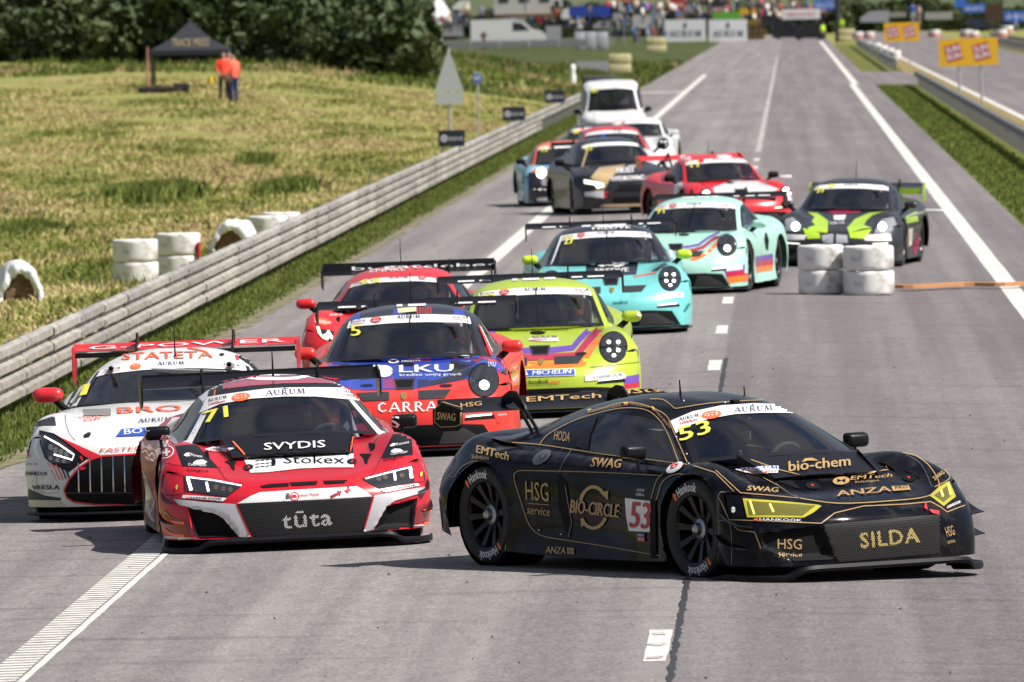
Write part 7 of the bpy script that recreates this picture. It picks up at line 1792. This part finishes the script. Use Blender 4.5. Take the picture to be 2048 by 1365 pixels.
if DO('turq'):
    TUR = paint('paint_turquoise', (.16, .56, .56)); LIM = paint('paint_mirror_lime', (.55, .75, .03)); BK2 = mat('wrap_black', (.012, .012, .02), .35, coat=.7)
    tq = porsche('racing_car', 'turquoise and black cup car number 27 with lime yellow mirrors', 1228, 672, 1.0, TUR, roofm=BK2, mirror=LIM, lamp=((1, 1, .85), 3.), helmet='#243038', dlabel='race driver in dark helmet at the wheel of the turquoise number 27 car', num='27')
    Z7 = Z(1040, 390, 3.657); P, Wd, Ln = tq.poly, tq.word, tq.line
    P('lid_panel', Z7((485,490),(870,478),(850,585),(480,600)), BK2, 1, 5); tq.disc('sticker', Z7.p(668, 512), 28, 6.5, WHITE, 4, -2, r0=.6); tq.disc('sticker', Z7.p(668, 512), 14, 3, WHITE, 4, -2, r0=.5); Wd('FREDVE', *Z7((552,575),(795,566)), 8, WHITE, 4, .03)
    Wd('FREDVE', *Z7((530,262),(805,250)), 6, WHITE, 4, .03); tq.disc('sticker', Z7.p(668, 232), 26, 2.6, WHITE, 4, -2)
    P('pillar_wrap', Z7((300,305),(318,300),(245,490),(222,520)), WHITE, 3, 5); P('pillar_wrap', Z7((1040,285),(1060,295),(1135,470),(1115,480),(1070,380)), WHITE, 3, 5)
    Ln('lid_stripe', Z7((830,600),(1000,570)), 2.6, mat('sticker_coral', (.75, .12, .05), .4), 2)
    P('sticker', Z7((990,735),(1175,708),(1195,722),(1190,752),(1010,765)), WHITE, 4); hankook(tq, *Z7((1020,752),(1175,735)), 4)
    Wd('wako', *Z7((680,803),(790,795)), 7, flat('text_teal', (.01, .12, .14)), 3, .02); Wd('wako', *Z7((1205,860),(1245,800)), 7, flat('text_teal'), 3, .02)
    P('lid_panel', Z7((150,590),(230,570),(310,590),(480,585),(480,600)), BK2, 1, 5); P('fender_panel', Z7((1000,560),(1085,510),(1095,495),(1050,500),(960,560)), BK2, 1, 4)
if DO('mint'):
    MINT = paint('paint_mint', (.40, .70, .60))
    mn = porsche('racing_car', 'pale mint cup car with striped flank following the turquoise one', 0, 0, -10.6, MINT, pos=(2.15, 134.5, 0), lamp=((.8, 1, .85), 5.), helmet='#7a3030', dlabel='race driver in brownish red helmet at the wheel of the mint car', num='91', four=False)
    Z7 = Z(1040, 390, 3.657); P, Wd, Ln = mn.poly, mn.word, mn.line
    Ln('lid_stripe', Z7((1460,272),(1370,320),(1310,365),(1240,380),(1155,385)), 4.5, ST_P, 1); Ln('lid_stripe', Z7((1505,272),(1400,335),(1340,385),(1270,405),(1140,420)), 6, ST_R, 2); Ln('lid_stripe', Z7((1555,275),(1450,345),(1380,420),(1310,460),(1250,475)), 7, ST_O, 1)
    P('side_stripe', Z7((1490,530),(1665,505),(1668,545),(1500,570)), ST_P, 2); P('side_stripe', Z7((1500,570),(1668,545),(1668,585),(1510,603)), ST_R, 2); P('side_stripe', Z7((1510,603),(1668,585),(1665,632),(1530,648)), ST_O, 2)
    P('side_stripe', Z7((1722,452),(1850,430),(1850,470),(1725,490)), ST_P, 2); P('side_stripe', Z7((1725,490),(1850,470),(1850,512),(1728,528)), ST_R, 2); P('side_stripe', Z7((1728,528),(1850,512),(1848,550),(1730,570)), ST_O, 2)
    P('sticker', Z7((1505,520),(1625,508),(1625,545),(1510,560)), WHITE, 4); P('side_intake', Z7((1790,280),(1800,275),(1818,330),(1812,405),(1798,400),(1785,330)), MATTE, 3)
# ---------------------------------------------------------------- the rest of the field
if DO('lambo'):
    LR = paint('paint_scarlet', (.62, .018, .025))
    lb = Car('racing_car', 'scarlet wedge-nosed GT3 car number 69 running close to the grass verge', 790, 772, -2.0, R8, LR)
    lb.shell(); lb.canopy(R8['K'], GLASS); add_wheels(lb); splitter(lb, R8_SPLIT)
    w = rear_wing(lb, -1.75, 1.08, .94, .30, CARBON, pylon=(.45,)); b = MB(); b.box((-1.98, 0, 1.15), (.02, 1.88, .11), Matrix.Rotation(R(-20), 3, 'Y')); lb.mb(b, 'wing_flap', CARBON, None, w, True)
    ZN = Z(590, 500, 5.527); Z5 = Z(580, 480, 3.102)
    lb.word('bugattlebee', *Z5((385,200),(1310,170)), 10, WHITE, 4, .02)
    for y in (1, -1): shell_mirror(lb, y, LR, (.62, 1.0, .85), (.12, .22, .11))
    interior(lb, helmet='#2a2a30', label='race driver in grey helmet at the wheel of the scarlet number 69 car')
    auto_banner(lb, .80, gtx=.9); lb.word('69', *ZN((728,385),(950,372)), 9, YEL, 6, .04, name='race_number')
    for q in (ZN((240,860),(262,852),(300,955),(340,1000),(345,935),(370,895),(420,970),(412,1000),(380,975),(365,1005),(310,985),(262,930)),): lb.poly('headlight', [(a - 1, b + 1) for a, b in ZN((262,868),(330,880),(440,900),(415,1005),(330,990),(268,940))], LAMP, 3, 4); lb.poly('light_strip', q, mat('drl_yellowish', (.8, .85, .6), .3, emit=(.95, 1, .75), es=1.6), 5, 4)
    for q in (ZN((205,750),(330,762),(415,805),(330,845),(215,815)),): lb.poly('sticker', q, mat('sticker_coral', (.75, .12, .05), .4), 3)
    lb.word('1000km', *ZN((225,810),(390,830)), 6, WHITE, 4); lb.word('AURUM', *ZN((380,735),(520,735)), 4, WHITE, 4)
    lb.word('EMPIRE', *ZN((830,255),(1220,235)), 5, WHITE, 3, 0); 
    a = MB(); a.tube([(-.1, 0, 1.17), (-.12, 0, 1.5)], [.006, .003], 5); lb.mb(a, 'antenna', MATTE)
if DO('cayman'):
    KB = paint('paint_charcoal', (.022, .024, .03)); KG = mat('wrap_acid_green', (.40, .62, .03), .35, coat=.7); KW = flat('wrap_grey', (.35, .36, .4)); KD = flat('wrap_wine', (.22, .01, .05))
    ky = porsche('racing_car', 'black coupe with acid green splashes number 59 behind the white tyre stacks', 1669, 535, -8.5, KB, wing=False, mirror=KB, lights=False, hood=False, num='59', helmet='#202020', dlabel='race driver in black helmet at the wheel of the black and green number 59 car', detail=False, cls_m=mat('race_number_yellow'))
    w = rear_wing(ky, -1.95, 1.10, .86, .28, KB, end_m=KG, end=[(.05,-.20),(.05,.03),(-.30,.08),(-.32,-.20)], pylon=(.5,)); ZC = Z(1540, 340, 5.056); P, Ln = ky.poly, ky.line
    b = MB(); b.box((-1.92, .62, 1.055), (.02, .46, .09)); ky.mb(b, 'wing_panel', KG, None, w, True)
    P('splash', ZC((380,430),(480,440),(590,520),(580,640),(400,620),(380,590),(460,560),(420,530),(450,480)), KG, 2, 4); P('splash', ZC((330,590),(500,640),(510,695),(380,700)), KG, 2, 4)
    P('splash', ZC((1180,420),(1000,440),(860,500),(780,590),(800,640),(930,600),(1030,590),(950,560),(980,510),(1040,460)), KG, 2, 4); P('splash', ZC((800,640),(1030,600),(960,700),(810,690)), KG, 2, 4)
    P('splash', ZC((560,410),(940,395),(900,440),(640,455)), KD, 2, 4); P('sticker', ZC((640,465),(770,460),(750,510),(650,510)), WHITE, 3, 4); ky.word('DELTA', *ZC((610,555),(755,548)), 5, WHITE, 3, 0)
    P('sticker', ZC((132,680),(160,655),(370,662),(350,710),(140,712)), WHITE, 3, 4); P('sticker', ZC((955,690),(985,660),(1215,655),(1230,720),(960,718)), WHITE, 3, 4)
    P('splash', ZC((520,665),(640,650),(640,745),(540,745)), KW, 2, 4); P('splash', ZC((670,655),(780,665),(790,740),(670,745)), KW, 2, 4)
    P('side_panel', ZC((1370,470),(1480,420),(1500,520),(1380,545)), KG, 2, 4); P('door_panel', ZC((1400,600),(1440,590),(1430,760),(1395,780)), flat('wrap_cream', (.6, .55, .45)), 2, 4); P('door_panel', ZC((1440,760),(1530,600),(1520,760),(1450,880)), KD, 2, 4)
    for q, c_ in ((ZC((150,500),(230,480),(320,560),(310,620),(160,620)), ZC.p(258, 578)), (ZC((1060,620),(1130,500),(1250,480),(1280,560),(1220,630),(1060,645)), ZC.p(1135, 578))):
        P('headlight', q, mat('lamp_clear', (.25, .27, .3), .1, 0, 1.), 2, 4); ky.disc('lamp_projector', c_, 8, 8.5, mat('led_strong', (.9, .9, .9), .3, emit=(1, 1, .92), es=4.), 4)
    b = MB(); b.box((.30, 1.28, .80), (.10, .30, .055), bev=.02); b.tube([(.3, 1.2, .8), (.2, .9, .72)], .02); ky.mb(b, 'door_mirror_cap', WHITE, 40)
if DO('red11'):
    R11 = paint('paint_bright_red', (.68, .02, .03)); W11 = mat('wrap_white', (.72, .70, .72), .35, coat=.7)
    rr = porsche('racing_car', 'red and white rear-engined GT3 number 11 with a red wing', 1495, 458, 12, R11, wing=False, lights=False, mirror=MATTE, num='11', helmet='#282828', dlabel='race driver in dark helmet at the wheel of the red and white number 11 car', detail=False)
    rear_wing(rr, -1.95, 1.17, .92, .30, R11, end_m=R11, pylon=(.4,)); Z8 = Z(1040, 150, 3.531); P, Ln = rr.poly, rr.line
    P('lid_wrap', Z8((1360,800),(1500,745),(1640,738),(1780,790),(1830,810),(1700,850),(1560,860),(1400,880)), W11, 1, 4); P('roof_wrap', Z8((1390,570),(1480,560),(1500,585),(1400,600)), W11, 2, 3)
    P('roof_wrap', Z8((1130,575),(1200,570),(1210,600),(1140,605)), W11, 2, 3); P('bumper_wrap', Z8((1850,850),(1930,830),(1960,960),(1880,930)), W11, 2, 4); P('side_wrap', Z8((1090,770),(1150,760),(1160,870),(1085,880)), W11, 2, 4)
    for q in (Z8.p(1312, 848), Z8.p(1880, 822)): rr.disc('headlight', q, 13, 13, LAMP, 2); rr.disc('lamp_projector', (q[0] + 1, q[1] + 1), 8, 9, mat('led_strong', (.9, .9, .9), .3, emit=(1, 1, .92), es=4.), 4)
    b = MB(); b.tube([(2.05, -.55, .50), (2.05, .55, .50)], .03, 8); b.tube([(2.0, 0, .5), (2.0, 0, .57)], .03, 6); rr.mb(b, 'light_bar', CARBON, 40)
    b = MB(); b.box((.45, 1.12, .84), (.10, .22, .06), bev=.02); rr.mb(b, 'door_mirror_cap', WHITE, 40)
def saloon(label, px, py, th, pm, spec=SEDAN, dl=None, helmet='#333840', mirror=None, number_=None, banner_=True, roofm=None, glassm=None, wing=True, name='racing_car', group='racing cars on the track'):
    c = Car(name, label, px, py, th, spec, pm, group=group); c.shell(); c.canopy(spec['K'], glassm or GLASS, roofm, a_side=(.1, 2.6)); add_wheels(c, kind='s', r=.33, wfront=.26)
    if spec is not VAN: splitter(c, [(2.26,0,0),(2.25,.4,0),(2.18,.66,0),(2.05,.86,0),(1.82,.96,0)], .05, .03)
    for y in (1, -1): shell_mirror(c, y, mirror or MATTE, (spec['K'][0][2][0] - .25, spec['hw'] + .07, spec['K'][0][3][2] + .06), (.12, .20, .13))
    x = spec['K'][0][0][0]; interior(c, dash=(x - .35, spec['K'][0][0][2] - .07), roofz=spec['K'][2][0][2] - .07, seatx=x - 1.2, helmet=helmet, label=dl, hipz=.42 if spec is SEDAN else .6)
    if banner_: auto_banner(c, .78, text=False)
    if number_: number(c, number_)
    if wing and spec is SEDAN: rear_wing(c, -1.75, 1.28, .80, .22, CARBON, pylon=(.4,))
    return c
if DO('tcr'):
    TB = paint('paint_tcr_black', (.016, .016, .022)); TG = mat('wrap_tan_gold', (.50, .36, .19), .4, coat=.6)
    tc_ = saloon('black and tan gold saloon number 63 between the blue coupe and the red number 11', 1256, 428, 8, TB, number_='63', dl='race driver in grey helmet at the wheel of the black and gold saloon')
    ZT = Z(1040, 230, 5.689); P, Ln = tc_.poly, tc_.line
    P('lid_stripe', ZT((900,600),(1210,565),(1110,640),(1020,740),(960,850),(860,760),(800,720)), TG, 1, 4); P('bumper_stripe', ZT((840,860),(950,850),(960,900),(870,960)), TG, 1, 4); P('bumper_stripe', ZT((1460,770),(1620,710),(1540,790),(1540,880),(1490,950),(1510,840)), TG, 1, 4)
    P('splitter_stripe', ZT((850,1110),(940,1020),(1440,1010),(1450,1035),(1060,1050),(930,1110)), TG, 2, 4); tc_.word('HOST', *ZT((1105,670),(1305,655)), 11, WHITE, 3, .04); tc_.word('HYDROVAC', *ZT((1045,755),(1410,738)), 9, WHITE, 3, .04); tc_.word('www', *ZT((1230,600),(1370,590)), 4, WHITE, 3)
    Lm = mat('drl_yellowish', (.8, .85, .6), .3, emit=(.95, 1, .75), es=1.6)
    P('headlight', ZT((720,730),(850,745),(970,790),(930,850),(800,810),(730,790)), LAMP, 1, 4); P('light_strip', ZT((730,740),(840,760),(950,780),(955,820),(880,840),(850,800),(735,780)), Lm, 3, 4)
    P('grille_opening', ZT((1080,880),(1370,870),(1400,790),(1130,790)), MATTE, 1, 4); P('lower_intake', ZT((1060,940),(1400,930),(1400,1000),(1050,1010)), MATTE, 2, 4); P('number_plate', ZT((1160,790),(1300,782),(1300,848),(1170,855)), MATTE, 3)
    P('sticker', ZT((735,880),(950,870),(960,950),(740,925)), WHITE, 3, 4); P('sticker', ZT((965,870),(1000,875),(985,950),(955,945)), REDS, 3, 4); P('pillar_stripe', ZT((760,400),(780,400),(715,600),(695,600)), TG, 3, 4)
    P('wheel_arch_panel', ZT((600,800),(680,850),(720,960),(710,1100),(620,1120)), flat('grey_panel', (.12, .12, .14)), 1, 4)
if DO('alpine'):
    AB = paint('paint_pale_blue', (.22, .50, .66)); AO = mat('wrap_orange', (.80, .13, .03), .35, coat=.7); AK = mat('wrap_black', (.012, .012, .02), .35, coat=.7)
    al = porsche('racing_car', 'small pale blue coupe with orange roof and black nose nearest the verge', 1148, 412, 3, AB, roofm=AO, mirror=MATTE, wing=False, lights=False, hood=False, num='95', helmet='#504020', dlabel='race driver in brown helmet at the wheel of the pale blue coupe', detail=False)
    ZT = Z(1040, 230, 5.689); P = al.poly
    P('nose_wrap', ZT((95,660),(200,640),(330,680),(500,700),(1100,690),(1100,1010),(100,1010)), AK, 2, 5); P('nose_stripe', ZT((120,660),(180,610),(300,620),(380,660),(600,690),(600,712),(400,690),(250,640)), AO, 3, 4)
    al.disc('headlight', ZT.p(242, 665), 9.5, 10.5, mat('led_warm', (.9, .85, .7), .3, emit=(1, .92, .7), es=3.), 5); al.disc('headlight', ZT.p(1000, 640), 9.5, 10.5, mat('led_warm'), 5); al.disc('fog_lamp', ZT.p(280, 770), 7, 7, flat('grey_lamp', (.3, .3, .34)), 4)
    P('sticker', ZT((195,950),(400,925),(415,985),(200,1000)), WHITE, 4, 4); P('sticker', ZT((380,765),(450,770),(460,810),(410,815)), AO, 4)
def far_car(*a, **k): return saloon(*a, **k)
if DO('far'):
    WH = paint('paint_plain_white', (.70, .70, .70)); DK = paint('paint_dark_grey', (.03, .032, .036))
    c1 = far_car('white saloon with red roof band number 70 just behind the black and gold saloon', 1236, 392, 2, WH, roofm=mat('wrap_roof_red', (.55, .03, .04), .4, coat=.5), wing=False)
    c1.word('70', *[(1226, 266), (1243, 265)], 7, BLACKS, 4, .03); c1.poly('banner_stripe', [(1203, 270), (1210, 269), (1210, 283), (1203, 284)], BLUES, 6)
    c2 = porsche('racing_car', 'dark coupe with white banner half hidden near the verge', 1200, 362, 1, DK, wing=False, lights=False, hood=False, num='88', detail=False, mirror=MATTE)
    c3 = porsche('racing_car', 'white coupe with black bonnet stripe and round lamps behind the saloons', 1268, 345, -3, WH, wing=False, hood=False, lamp=((1, 1, .9), 1.), num='7', detail=False, mirror=WH, helmet='#c8b890', dlabel='race driver in pale helmet at the wheel of the white coupe')
    van = saloon('white delivery van following behind the racing cars', 1231, 303, 1, WH, VAN, mirror=MATTE, banner_=False, wing=False, name='van', group='cars on the track behind the field', glassm=GLASS_D)
    van.root['category'] = 'van'; number(van, 'SC', .85, -1.7, -1.2)
    for y in (1, -1): van.poly('headlight', front(van, 1.85, [(y*.50,.80),(y*.80,.84),(y*.80,.70),(y*.55,.70)]), mat('lamp_clear', (.25, .27, .3), .1, 0, 1.), 2)
    van.poly('grille', front(van, 2.0, [(-.42,.62),(.42,.62),(.42,.78),(-.42,.78)]), MATTE, 2); van.poly('lower_intake', front(van, 2.05, [(-.6,.25),(.6,.25),(.6,.40),(-.6,.40)]), MATTE, 2)
